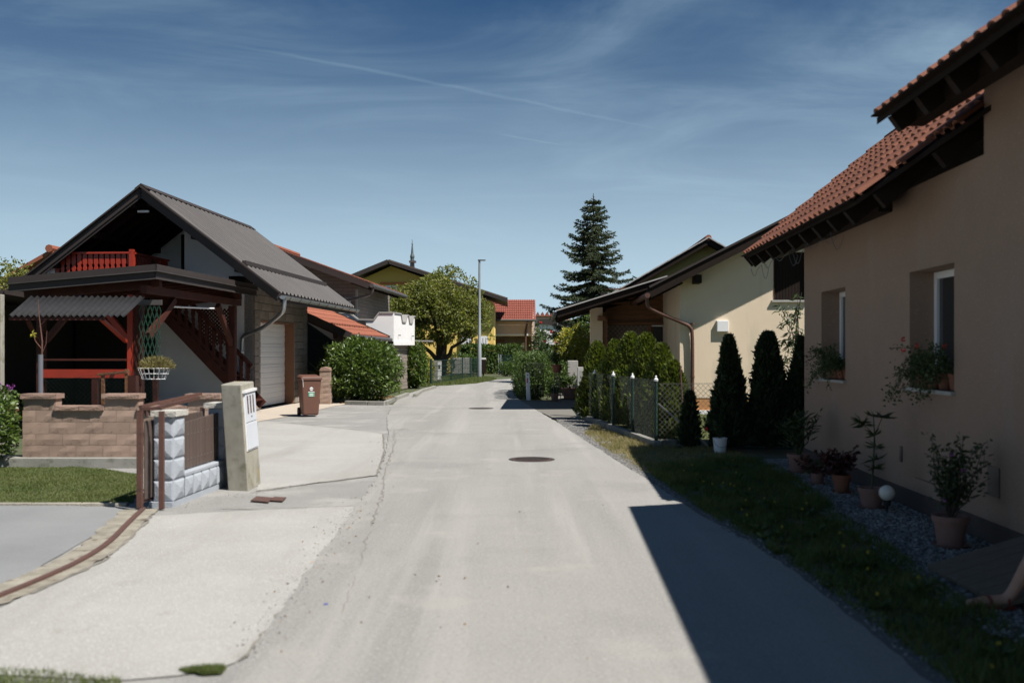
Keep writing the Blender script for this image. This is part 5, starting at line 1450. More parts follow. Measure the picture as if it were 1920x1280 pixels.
m_petalp = MLEAF('purple_petal', (0.28, 0.06, 0.30), (0.40, 0.12, 0.40), .5, .2, .2, tcol=(1, .6, 1))
m_dryplant = MLEAF('dry_plant', (0.16, 0.15, 0.05), (0.30, 0.25, 0.10), .7, .25, .35, tcol=(1.1, 1, .7))

def crown_leaves(centers, radii, per, ln, wd, outward=0.6, squash=.85, droop=-.15):
    Ps, Ds = [], []
    for c_, r_ in zip(centers, radii):
        n = max(8, int(per * r_ ** 2))
        u = unit(n); rr = r_ * rng.uniform(.25, 1.0, n) ** .5
        rr *= 1 + .25 * np.sin(u[:, 0] * 7 + c_[0] * 3) * np.sin(u[:, 2] * 6 + c_[1])
        Ps.append(c_ + u * rr[:, None] * np.array([1, 1, squash]))
        d = u * outward + unit(n) * .8 + np.array([0, 0, droop]); Ds.append(d / np.linalg.norm(d, axis=1, keepdims=True))
    P, D = np.concatenate(Ps), np.concatenate(Ds); n = len(P)
    return leaf_arrays(P, D, rng.uniform(.7, 1.3, n) * ln, rng.uniform(.7, 1.3, n) * wd)

def limb(m, p, q, r0, r1, wob=.08, n=5, seg=6):
    p, q = Vector(p), Vector(q); L_ = (q - p).length
    pts = [p.lerp(q, i / n) + Vector((random.gauss(0, wob), random.gauss(0, wob), random.gauss(0, wob * .5))) * (L_ * .35 if 0 < i < n else 0) for i in range(n + 1)]
    m.tube(pts, [r0 + (r1 - r0) * i / n for i in range(n + 1)], seg); return pts

# ---- round fruit tree in the centre
def fruit_tree():
    base = Vector(((826 - 960) / F * 60, 60, 0)); k = 60 / F
    t = thing('fruit_tree', 'broad round-crowned leafy tree behind the green fence at the road bend', 'tree', base)
    m = MB()
    limb(m, base, base + Vector((.1, 0, 1.0)), .36, .30, .02)
    limb(m, base + Vector((0, 0, .8)), base + Vector((-1.6, -.2, 2.6)), .18, .06)
    limb(m, base + Vector((.05, 0, .9)), base + Vector((-.5, .3, 3.6)), .20, .06)
    limb(m, base + Vector((.1, 0, .9)), base + Vector((.6, -.2, 3.8)), .20, .06)
    limb(m, base + Vector((.15, 0, .9)), base + Vector((2.0, .2, 3.0)), .17, .05)
    limb(m, base + Vector((-.1, 0, .7)), base + Vector((-2.3, .3, 1.9)), .13, .04)
    for i in range(14):
        a = random.uniform(0, 6.28); r_ = random.uniform(1.2, 2.8)
        limb(m, base + Vector((0, 0, random.uniform(1.4, 3.2))), base + Vector((r_ * math.cos(a), r_ * math.sin(a), random.uniform(2.4, 5.4))), .06, .015, n=4, seg=5)
    m.build('trunk', m_bark, t, smooth=True)
    cs, rs = [], []
    # crown outline read as a set of heights across its width
    cx0 = base.x
    for i in range(118):
        u = unit(1)[0]
        u[2] = abs(u[2]) * (1 if rng.uniform() > .18 else -.5)
        q = rng.uniform(.45, 1.0) ** .6
        x = u[0] * 2.85 * q - .15; y = u[1] * 2.7 * q; z = 3.3 + u[2] * 2.6 * q
        if z > 4.9: x *= .8
        x -= .12 * (3.3 - z) if z < 3.3 else 0
        cs.append(np.array([cx0 - .05 + x, 60 + y, max(z, 1.75 + .25 * abs(x))])); rs.append(rng.uniform(.36, .78))
    for (px, py, r_) in ((832, 512, .5), (820, 520, .5), (846, 505, .35), (858, 515, .45), (880, 530, .5), (805, 527, .5), (770, 540, .5), (745, 548, .55), (735, 570, .55), (725, 592, .45),
                         (900, 600, .4), (912, 612, .3), (908, 572, .45), (893, 548, .45), (920, 632, .25), (914, 600, .25), (775, 655, .35), (760, 625, .55), (700, 590, .35), (712, 606, .4)):
        q = A(px, py, 60 + random.uniform(-1, 1)); cs.append(np.array(q)); rs.append(r_)
    V, Fc = crown_leaves(cs, rs, 620, .17, .095)
    link('crown', np_mesh('crown', V - np.array(base), Fc, m_pear), t)
    return t
fruit_tree()

# ---- spruce
def spruce():
    base = Vector(((1112 - 960) / F * 48, 48, 0)); Ht = 9.05
    t = thing('spruce_tree', 'tall dark spruce tree standing against the sky behind the porch', 'tree', base)
    m = MB(); m.tube([base, base + Vector((0, 0, Ht * .5)), base + Vector((.02, 0, Ht))], [.17, .10, .012], 8)
    Ps, Ds, Ln = [], [], []
    z = 1.2
    while z < Ht - .1:
        f = 1 - z / Ht
        nb = 9 if f > .5 else 7
        R = 3.55 * f ** .86 + .05
        off = random.uniform(0, 6.28)
        for b_ in range(nb):
            a = off + b_ * 6.283 / nb + random.gauss(0, .2); L_ = R * random.uniform(.70, 1.16)
            d = Vector((math.cos(a), math.sin(a), 0)); zz = z + random.uniform(-.12, .12)
            pts = []
            for i in range(9):
                s = i / 8
                h_ = -.50 * L_ * s * (1 - .62 * s * s) * (0.3 + 1.0 * f) + (.22 * L_ * s if f < .35 else 0) + .10 * L_ * max(0, s - .6)
                pts.append(base + Vector((0, 0, zz)) + d * (L_ * s) + Vector((0, 0, h_)))
            m.tube(pts, [.022 * (1 - i / 9) * (0.4 + f) + .004 for i in range(9)], 4, cap=False)
            side = Vector((-d.y, d.x, 0))
            nst = max(5, int(L_ * 9))
            for s_i in range(1, nst + 1):
                s = s_i / nst; j = min(7, int(s * 8)); p = pts[j].lerp(pts[j + 1], s * 8 - j)
                tl = min(.55, .10 + (1 - s) * L_ * .36 + .08)
                for sg in (-1, 1):
                    dr_ = (side * sg * .9 + d * .65 + Vector((0, 0, -.25 + random.gauss(0, .15)))).normalized()
                    nn = max(3, int(tl / .07))
                    for q_ in range(nn):
                        pp = p + dr_ * (tl * q_ / nn)
                        for _ in range(4):
                            Ps.append(pp); Ds.append((dr_ + Vector((random.gauss(0, .45), random.gauss(0, .45), random.gauss(0, .40)))).normalized()); Ln.append(.125)
        z += .27 + .20 * f
    for i in range(30):
        Ps.append(base + Vector((0, 0, Ht - random.uniform(0, .7)))); Ds.append(Vector((random.gauss(0, .5), random.gauss(0, .5), .9)).normalized()); Ln.append(.16)
    m.build('trunk', m_bark, t)
    P = np.array(Ps); D = np.array(Ds); L_ = np.array(Ln) * rng.uniform(.7, 1.3, len(P))
    V, Fc = leaf_arrays(P, D, L_, L_ * .30)
    link('crown', np_mesh('crown', V - np.array(base), Fc, m_spruce), t)
spruce()

# ---- laurel bushes
def bush(name, label, cat, base, rx, ry, h, n, ln, wd, mat, stems=6, bottom=.1, power=2.6, group=None, twig=.12, seed=0.0, flat=0.0):
    base = Vector(base); t = thing(name, label, cat, base, group)
    u = unit(n)
    # superellipsoid shell with lumps
    e = (np.abs(u) ** power).sum(1) ** (-1 / power)
    lump = 1 + .10 * np.sin(u[:, 0] * 6 + seed) * np.sin(u[:, 1] * 5 + 1 + seed) + .08 * np.sin(u[:, 2] * 9 + u[:, 0] * 7 + seed)
    q = rng.uniform(.05, 1, n) ** .33
    q = q + (rng.uniform(size=n) < .06) * rng.uniform(0, twig, n)
    P = u * (e * lump * q)[:, None] * np.array([rx, ry, h / 2]) + np.array([0, 0, h / 2 + bottom / 2])
    P[:, 2] = np.maximum(P[:, 2], bottom * rng.uniform(.4, 1, n))
    D = u * .7 + unit(n) * .8 + np.array([0, 0, .25]); D /= np.linalg.norm(D, axis=1, keepdims=True)
    V, Fc = leaf_arrays(P, D, rng.uniform(.6, 1.25, n) * ln, rng.uniform(.7, 1.3, n) * wd, up=np.array([0, 0, 1.0]))
    m = MB()
    for i in range(stems):
        a = random.uniform(0, 6.28); r_ = random.uniform(.3, .8)
        limb(m, base + Vector((rx * .25 * math.cos(a), ry * .25 * math.sin(a), 0)), base + Vector((rx * r_ * math.cos(a), ry * r_ * math.sin(a), h * random.uniform(.5, .85))), .022, .006, n=4, seg=5)
    m.build('stem', m_bark, t)
    link('foliage', np_mesh('foliage', V, Fc, mat), t)
    return t
bush('laurel_bush', 'big glossy laurel bush beside the brown wheelie bin and garage', 'bush', A(680, 658, 30.6) * 1.0 - Vector((0, 0, H)), 1.12, 1.15, 1.86, 8500, .15, .062, m_laurel, power=3.0, seed=1)
bush('laurel_bush', 'smaller laurel bush next to the white terrace, at the kerb by the road bend', 'bush', Vector((A(773, 0, 42).x, 42, 0)), .62, .7, 1.72, 4200, .15, .065, m_laurel, power=2.6, seed=3)
bush('flowering_bush', 'leafy bush cut off by the left edge beside the block wall', 'bush', Vector((-6.95, 13.2, 0.1)), .36, .5, .86, 2600, .075, .04, m_laurel, seed=5)
# ---- hedges: one continuous clipped mass each
def hedge(name, label, line, w, h, n, ln, wd, mat, z0=0.0, rough=.05):
    base = Vector(line[0]); t = thing(name, label, 'hedge', base)
    Ps = []
    tot = sum((Vector(b) - Vector(a)).length for a, b in zip(line, line[1:]))
    for a, b in zip(line, line[1:]):
        a, b = Vector(a), Vector(b); L_ = (b - a).length; d = (b - a).normalized(); s = Vector((-d.y, d.x, 0)); nn = int(n * L_ / tot)
        u = rng.uniform(-.03, 1.03, nn) * L_; v = rng.uniform(-.5, .5, nn) * w; z = rng.uniform(0.05, 1, nn) * h
        # push most towards the surfaces
        f = rng.integers(0, 6, nn); u = np.where(f == 4, 0.0, np.where(f == 5, L_, u)) + rng.normal(size=nn) * rough * .6
        v = np.where(f == 0, -.5 * w, np.where(f == 1, .5 * w, v)); z = np.where(f == 2, h, z)
        v += rng.normal(size=nn) * rough; z += rng.normal(size=nn) * rough + .05 * np.sin(u * 2.1)
        P = np.array(a)[None] + u[:, None] * np.array(d) + v[:, None] * np.array(s); P[:, 2] = np.maximum(z, .03) + z0; Ps.append(P)
    P = np.concatenate(Ps); nn = len(P)
    D = unit(nn) + np.array([0, 0, .3]); D /= np.linalg.norm(D, axis=1, keepdims=True)
    V, Fc = leaf_arrays(P, D, rng.uniform(.6, 1.3, nn) * ln, rng.uniform(.7, 1.3, nn) * wd)
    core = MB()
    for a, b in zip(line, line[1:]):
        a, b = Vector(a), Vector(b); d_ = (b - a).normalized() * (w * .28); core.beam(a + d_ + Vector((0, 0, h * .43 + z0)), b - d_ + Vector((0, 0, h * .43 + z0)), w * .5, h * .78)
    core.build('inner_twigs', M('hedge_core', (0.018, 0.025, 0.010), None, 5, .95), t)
    link('foliage', np_mesh('foliage', V - np.array(base), Fc, mat), t)
    return t
hedge('privet_hedge', 'clipped dark green hedge behind the white road marker post, shading the road', [(0.78, 31.9, 0), (0.62, 36.0, 0), (0.78, 39.5, 0)], 1.05, 1.40, 14000, .07, .038, m_privet)
hedge('laurel_hedge', 'tall laurel hedge beside the green gate in front of the pinkish house', [(A(873, 0, 68).x, 68, 0), (A(968, 0, 70).x, 70, 0)], 1.0, 1.86, 6500, .20, .10, m_privet)
bush('round_shrub', 'low round green shrub before the green gate at the road bend', 'bush', Vector((A(952, 0, 62).x, 62, 0)), .62, .6, .82, 1500, .13, .05, m_privet)
bush('dark_shrub', 'row of dark garden shrubs behind the trellis fence under the round tree', 'bush', Vector((A(856, 0, 63).x, 64, 0)), 1.6, .6, 1.35, 2500, .15, .07, m_privet)
bush('ivy_shrub', 'leafy shrub mass below the balcony left of the round tree', 'bush', Vector((A(706, 0, 62).x, 64, 0)), 1.6, 1.2, 4.0, 4200, .18, .09, m_pear, seed=2)
bush('garden_shrub', 'thin yellowish shrub between the small laurel and the green fence', 'bush', Vector((A(797, 0, 46).x, 46.6, 0)), .38, .4, 1.25, 700, .12, .05, m_varieg)

# ---- conifers
def thuja_mesh(h, r, n, mat, lean=0.0, sharp=1.0):
    z = rng.uniform(.02, 1, n) ** .9
    prof = np.minimum(1, (1 - z) ** (.66 * sharp) * 1.12) * (.80 + .20 * np.minimum(1, z * 5))
    a = rng.uniform(0, 2 * np.pi, n)
    ph = rng.uniform(0, 6.28, 4); lump = 1 + .13 * np.sin(a * 3 + z * 9 + ph[0]) + .11 * np.sin(a * 6 - z * 19 + ph[1]) + .08 * np.sin(z * 34 + a * 2 + ph[2]) * np.sin(a * 5 + ph[3])
    q = rng.uniform(.35, 1, n) ** .4
    rr = r * prof * lump * q + (rng.uniform(size=n) < .16) * rng.uniform(0, .055, n) * (.4 + prof)
    P = np.stack([rr * np.cos(a), rr * np.sin(a), z * h], 1)
    D = np.stack([np.cos(a) * .55, np.sin(a) * .55, np.full(n, .9)], 1) + rng.normal(size=(n, 3)) * .28
    D /= np.linalg.norm(D, axis=1, keepdims=True)
    L_ = rng.uniform(.05, .12, n)
    return leaf_arrays(P, D, L_, L_ * .42)
def thuja(label, base, h, r, n, mat, group, name='thuja', sharp=1.0, core=True):
    base = Vector(base); t = thing(name, label, 'conifer', base, group)
    V, Fc = thuja_mesh(h, r, n, mat, sharp=sharp)
    m = MB(); m.tube([base, base + Vector((0, 0, h * .3))], [.035, .025], 6); m.build('trunk', m_bark, t)
    if core:
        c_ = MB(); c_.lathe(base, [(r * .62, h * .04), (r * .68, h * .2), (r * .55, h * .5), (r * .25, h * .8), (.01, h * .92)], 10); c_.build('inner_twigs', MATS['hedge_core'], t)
    link('foliage', np_mesh('foliage', V, Fc, mat), t)
    return t
gd_ = 'dark columnar conifers in the shade of the beige house'
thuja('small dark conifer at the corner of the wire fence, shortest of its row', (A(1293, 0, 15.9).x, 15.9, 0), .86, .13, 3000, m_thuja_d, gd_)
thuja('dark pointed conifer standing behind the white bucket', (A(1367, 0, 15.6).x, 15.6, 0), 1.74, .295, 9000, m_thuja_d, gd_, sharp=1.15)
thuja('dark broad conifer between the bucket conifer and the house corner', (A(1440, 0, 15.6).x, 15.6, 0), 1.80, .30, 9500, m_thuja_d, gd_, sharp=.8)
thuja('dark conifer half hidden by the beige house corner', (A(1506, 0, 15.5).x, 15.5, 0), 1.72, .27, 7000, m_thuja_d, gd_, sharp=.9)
gy_ = 'yellow-green conifers behind the green wire fence'
for (px, d, h, r, lab) in ((1120, 22.6, 1.66, .40, 'yellow-green conifer next to the grey stone gate post'),
                           (1153, 21.4, 1.68, .38, 'second yellow-green conifer from the grey stone gate post'),
                           (1182, 20.2, 1.82, .42, 'third yellow-green conifer from the grey stone gate post'),
                           (1212, 19.0, 1.78, .40, 'tall yellow-green conifer fourth from the grey stone gate post'),
                           (1240, 18.2, 1.58, .36, 'lower yellow-green conifer fifth from the grey stone gate post'),
                           (1262, 17.6, 1.28, .30, 'lowest yellow-green conifer nearest the downpipe of the cream house')):
    thuja(lab, (A(px, 0, d).x, d, 0), h * 1.03, r * 1.06, 10500, m_thuja_y, gy_, name='golden_thuja', sharp=.85)

# ---- tree behind the left house edge, and greenery at the far right behind the porch
def small_tree(name, label, base, cz, rx, ry, rz, n, ln, wd, mat, per=300):
    base = Vector(base); t = thing(name, label, 'tree', base)
    m = MB(); limb(m, base, base + Vector((0, 0, cz)), .14, .06, .03)
    cs, rs = [], []
    for i in range(n):
        u = unit(1)[0] * rng.uniform(.4, 1) ** .5
        cs.append(np.array(base) + np.array([u[0] * rx, u[1] * ry, cz + u[2] * rz])); rs.append(rng.uniform(.3, .6))
        if i % 3 == 0: limb(m, base + Vector((0, 0, cz * .6)), Vector(cs[-1]), .04, .01, n=3, seg=5)
    m.build('trunk', m_bark, t, smooth=True)
    V, Fc = crown_leaves(cs, rs, per, ln, wd)
    link('crown', np_mesh('crown', V - np.array(base), Fc, mat), t)
    return t
small_tree('garden_tree', 'leafy tree at the far left edge above the shelter roof', (A(2, 0, 34).x, 34, 0), 3.8, 1.0, 1.0, 1.0, 26, .13, .07, m_pear)
small_tree('garden_tree', 'dark green tree behind the variegated shrub under the spruce', (A(1092, 0, 46).x, 46, 0), 2.2, 1.0, 1.0, 1.2, 24, .12, .06, m_privet)
bush('variegated_shrub', 'yellow variegated shrub at the corner of the cream house driveway', 'bush', Vector((A(1076, 0, 37.5).x, 37.5, 0)), .72, .65, 2.2, 3200, .11, .065, m_varieg, seed=4, bottom=.5)
bush('garden_shrub', 'dark slim shrub beside the pinkish house wall left of the roses', 'bush', Vector((A(1012, 0, 62).x, 62, 0)), .45, .5, 2.9, 1500, .16, .08, m_privet, seed=8)
bush('garden_shrub', 'green potted shrub mass below the variegated shrub at the driveway end', 'bush', Vector((A(1052, 0, 34).x, 35.2, 0)), .5, .5, 1.15, 1600, .08, .04, m_privet, seed=6)
# rose bush with red blooms
def rose():
    base = Vector((A(1020, 0, 37).x, 37, 0)); t = thing('rose_bush', 'tall loose rose bush with red blooms rising above the dark hedge', 'rose bush', base)
    m = MB(); P, D = [], []
    tops = []
    for i in range(16):
        top = base + Vector((random.gauss(0, .32), random.gauss(0, .25), random.uniform(1.7, 2.75)))
        pts = limb(m, base + Vector((random.gauss(0, .08), random.gauss(0, .08), 0)), top, .016, .005, .1, 6, 5); tops.append(top)
        for k in range(70):
            s = random.uniform(.3, 1); j = min(5, int(s * 6)); q = pts[j].lerp(pts[j + 1], s * 6 - j)
            P.append(q + Vector((random.gauss(0, .10), random.gauss(0, .10), random.gauss(0, .08)))); D.append(Vector((random.gauss(0, 1), random.gauss(0, 1), random.gauss(0, .6))).normalized())
    m.build('stem', m_rose_stem, t)
    P, D = np.array(P), np.array(D)
    V, Fc = leaf_arrays(P, D, rng.uniform(.06, .11, len(P)), rng.uniform(.035, .06, len(P)))
    link('foliage', np_mesh('foliage', V - np.array(base), Fc, m_rose), t)
    for q in (A(1014, 604, 37), A(1021, 640, 37), A(1034, 622, 37)):
        u = unit(26); V, Fc = leaf_arrays(np.array(q) + u * .012, u, np.full(26, .05), np.full(26, .045))
        link('flower', np_mesh('flower', V - np.array(base), Fc, m_petal), t)
m_rose_stem = M('green_stem', (0.05, 0.07, 0.025), None, 5, .8)
rose()

# ---- young peach-like tree at the cream wall (bright leaves right of the dark conifers)
def wall_shrub():
    base = Vector((A(1493, 0, 19.5).x, 19.5, 0)); t = thing('young_tree', 'thin young tree with long drooping leaves against the sunlit cream wall', 'tree', base)
    m = MB(); P, D = [], []
    spine = [A(1495, 700, 19.5), A(1492, 640, 19.4), A(1496, 590, 19.5), A(1503, 548, 19.5)]
    m.tube([base] + spine, [.03, .025, .02, .014, .006], 6)
    for (px, py) in ((1462, 575), (1470, 590), (1478, 580), (1466, 612), (1480, 622), (1490, 605), (1465, 645), (1478, 650), (1488, 660), (1470, 668), (1480, 700), (1465, 690), (1490, 690), (1496, 552), (1500, 585), (1502, 620), (1498, 640), (1485, 595)):
        q = A(px, py, 19.5 + random.uniform(-.3, .3)); j = random.choice(spine[:3]); mid = j.lerp(q, .5) + Vector((0, 0, .08))
        m.tube([j, mid, q], [.008, .006, .003], 4)
        for k in range(15):
            pp = mid.lerp(q, random.uniform(0, 1.15)); P.append(pp + Vector((random.gauss(0, .04), random.gauss(0, .05), random.gauss(0, .04))))
            D.append(Vector((random.gauss(-.25, .6), random.gauss(0, .6), random.gauss(-.55, .4))).normalized())
    m.build('stem', m_bark, t)
    P, D = np.array(P), np.array(D)
    V, Fc = leaf_arrays(P, D, rng.uniform(.10, .17, len(P)), rng.uniform(.028, .042, len(P)))
    link('foliage', np_mesh('foliage', V - np.array(base), Fc, m_olean), t)
wall_shrub()

# ---- yucca behind the low stone pillar
def yucca():
    base = Vector((A(607, 0, 31).x, 31.3, 0)); t = thing('yucca', 'spiky yucca with sword leaves behind the low brick pillar at the garage', 'plant', base)
    m = MB(); m.tube([base, base + Vector((0, 0, .7))], [.07, .05], 7); m.build('stem', m_bark, t)
    n = 60; a = rng.uniform(0, 6.28, n); el = rng.uniform(.1, 1.3, n)
    D = np.stack([np.cos(a) * np.cos(el), np.sin(a) * np.cos(el), np.sin(el)], 1)
    P = np.array(base) + np.array([0, 0, .72]) + D * .05
    V, Fc = leaf_arrays(P, D, rng.uniform(.45, .75, n), np.full(n, .05), fold=.2)
    link('foliage', np_mesh('foliage', V - np.array(base), Fc, m_fern), t)
yucca()

# ---- sapling with white trunk guard in front of the shelter
sb = Vector((A(76, 0, 14.6).x, 14.6, 0))
sa = thing('sapling', 'bare thin sapling in a white trunk guard behind the block wall', 'sapling', sb)
def sap(m):
    m.tube([sb, sb + Vector((.01, 0, .9)), A(79, 640, 14.6), A(73, 590, 14.6), A(71, 560, 14.6)], [.016, .014, .011, .007, .003], 6)
    m.tube([A(79, 655, 14.6), A(67, 640, 14.6), A(61, 626, 14.6)], [.006, .005, .003], 4)
    m.tube([A(78, 665, 14.6), A(86, 645, 14.6), A(88, 620, 14.6)], [.006, .004, .003], 4)
    m.tube([A(73, 612, 14.6), A(84, 602, 14.6)], [.004, .003], 4)
part('stem', m_barkred, sa, sap)
part('trunk_guard', M('guard_plastic', (0.16, 0.165, 0.19), None, 4, .5), sa, lambda m: m.tube([sb + Vector((0, 0, .02)), sb + Vector((0, 0, 1.5))], .035, 10))
V, Fc = leaf_arrays(np.array([A(61, 626, 14.6)] * 7) - np.array(sb), unit(7), np.full(7, .07), np.full(7, .03)); link('foliage', np_mesh('foliage', V, Fc, m_varieg), sa)
# ================================================================== WALLS, FENCES, STREET FURNITURE
m_bwall = M('split_block_brown', (0.37, 0.265, 0.205), (0.30, 0.21, 0.165), 4, .95, .45, 110, rand=.12, spots=[((0.23, 0.15, 0.12), 14, .58, .75)])
m_bcap = M('wall_cap_brown', (0.33, 0.22, 0.17), (0.26, 0.17, 0.13), 7, .9, .8, 40, rand=.1)
bw = thing('block_wall', 'low garden wall of split brown blocks with stepped caps at left', 'wall', (-5.2, 13.45, 0))
YW = 13.4; BL, BHh = .362, .157
def wx(px): return (px - 960) / F * YW
X0, X1 = wx(42), wx(413)
Z0 = .125
part('footing', m_curb, bw, lambda m: m.box(-9.5, X1, YW - .12, YW + .30, -.02, Z0), bevel=.01)
piers = [(wx(44), wx(104)), (wx(196), wx(259)), (wx(352), wx(410))]
part('core', m_bwall, bw, lambda m: [m.box(X0 + .004, X1 - .004, YW + .03, YW + .16, Z0, Z0 + 4 * BHh - .004)] + [m.box(a, b, YW + .03, YW + .16, Z0 + 4 * BHh, Z0 + 5 * BHh - .004) for a, b in piers])
for r in range(5):
    x = X0 - (BL * .5 if r % 2 else 0); z0_ = Z0 + r * BHh
    while x < X1:
        a, b = max(x, X0), min(x + BL, X1); x += BL
        segs = [(a, b)] if r < 4 else [(max(a, p), min(b, q)) for p, q in piers]
        for (s0, s1) in segs:
            if s1 - s0 < .05: continue
            me_b = rough_block(s1 - s0 - .004, .19, BHh - .004, random.randint(0, 5), m_bwall, .014)
            piece('wall_block', me_b, bw, mtx_from(Vector((s0 + .0035, YW, z0_ + .003)), Vector((1, 0, 0)), Vector((0, 1, 0))))
for (a, b) in piers:
    me_b = rough_block(b - a + .05, .26, .065, 90, m_bcap, .010)
    piece('cap_stone', me_b, bw, mtx_from(Vector((a - .025, YW - .045, Z0 + 5 * BHh)), Vector((1, 0, 0)), Vector((0, 1, 0))))
for (a, b) in ((piers[0][1], piers[1][0]), (piers[1][1], piers[2][0])):
    n = 2; w = (b - a) / n
    for i in range(n):
        me_b = rough_block(w - .006, .26, .06, 91 + i, m_bcap, .010)
        piece('cap_stone', me_b, bw, mtx_from(Vector((a + i * w + .003, YW - .045, Z0 + 4 * BHh)), Vector((1, 0, 0)), Vector((0, 1, 0))))

# wire fence behind that wall with wooden posts
m_wire = M('green_wire', (0.010, 0.026, 0.019), (0.009, 0.022, 0.016), 5, .5)
m_gwire = M('galvanised_wire', (0.16, 0.16, 0.15), None, 5, .5, metal=.4)
def wire_net(m, p0, p1, h0, h1, z0, sp=.055, t=.0035, diag=True):
    p0, p1 = Vector(p0), Vector(p1); L_ = (p1 - p0).length; d = (p1 - p0).normalized(); nrm = Vector((-d.y, d.x, 0))
    def P(u, z): return p0 + d * u + Vector((0, 0, z0 + z))
    hh = max(h0, h1)
    def top(u): return h0 + (h1 - h0) * u / L_
    for sgn in (1, -1):
        n = int((L_ + hh) / sp) + 1
        for i in range(n):
            u0 = i * sp - (hh if sgn > 0 else 0); u1 = u0 + sgn * hh
            if sgn < 0: u0, u1 = i * sp, i * sp - hh
            lo, hi = 0., 1.; du = u1 - u0
            if du > 0: lo = max(lo, -u0 / du); hi = min(hi, (L_ - u0) / du)
            else: lo = max(lo, (L_ - u0) / du); hi = min(hi, -u0 / du)
            um = u0 + du * (lo + hi) / 2; hi = min(hi, top(um) / hh)
            if hi - lo < .03: continue
            m.beam(P(u0 + du * lo, hh * lo), P(u0 + du * hi, hh * hi), t, t, up=nrm)
    m.beam(P(0, h0), P(L_, h1), t * 1.3, t * 1.3)
wf = thing('wire_fence', 'sagging green wire netting on wooden posts behind the block wall', 'fence', A(180, 658, 14.9) - Vector((0, 0, H)))
stuffn = lambda o: o
part('wire_mesh', m_wire, wf, lambda m: wire_net(m, (A(85, 0, 14.9).x, 14.9, 0), (A(236, 0, 14.9).x, 14.9, 0), 1.10, 1.24, 0, .07, .0022))
part('wire_mesh', m_wire, wf, lambda m: wire_net(m, (A(240, 0, 14.9).x, 14.9, 0), (A(298, 0, 14.9).x, 14.9, 0), 1.24, 1.18, 0, .07, .0022))
for (px, top, w, mt) in ((176, 1.15, .09, m_redwood), (191, 1.20, .045, m_brownwood), (236, 1.28, .05, m_brownwood), (246, 1.18, .12, m_redwood)):
    part('post', mt, wf, lambda m: m.box(A(px, 0, 14.9).x - w / 2, A(px, 0, 14.9).x + w / 2, 14.92, 14.92 + w, 0, top))
part('top_rail', m_brownwood, wf, lambda m: m.beam(A(184, 702, 14.93), A(240, 697, 14.93), .05, .04))

# wire basket with dry heather on a post
bk = thing('hanging_basket', 'white wire basket of dry yellowish heather on a post by the trellis', 'basket', (A(292, 0, 16.5).x, 16.5, 0))
part('post', m_redwood, bk, lambda m: m.box(A(286, 0, 16.5).x, A(295, 0, 16.5).x, 16.5, 16.58, 0, 1.12))
def basket(m):
    a, b = A(262, 700, 16.5), A(322, 700, 16.5); cx = (a.x + b.x) / 2; rx = (b.x - a.x) / 2
    zb_, zt_ = A(0, 710, 16.5).z, A(0, 690, 16.5).z
    for z_, s in ((zt_, 1.0), ((zt_ + zb_) / 2, .9), (zb_, .72)):
        m.tube([Vector((cx + rx * s * math.cos(t), 16.42 + .14 * s * math.sin(t), z_)) for t in np.linspace(0, 2 * math.pi, 25)], .005, 4)
    for t in np.linspace(0, 2 * math.pi, 19):
        m.tube([Vector((cx + rx * s * math.cos(t), 16.42 + .14 * s * math.sin(t), z_)) for z_, s in ((zt_, 1.0), (zb_, .72))], .004, 4)
part('wire_basket', m_whitepvc, bk, basket)
n = 1500; u = unit(n); u[:, 2] = np.abs(u[:, 2]); cxy = A(298, 692, 16.5)
P = np.array(cxy) + u * rng.uniform(.1, 1, n)[:, None] ** .5 * np.array([.30, .16, .20]) + np.array([0, -.08, 0])
D = u + np.array([0, 0, .5]) + rng.normal(size=(n, 3)) * .3; D /= np.linalg.norm(D, axis=1, keepdims=True)
V, Fc = leaf_arrays(P, D, rng.uniform(.03, .07, n), rng.uniform(.006, .014, n)); link('plant', np_mesh('plant', V - np.array(org(bk)), Fc, m_dryplant), bk)

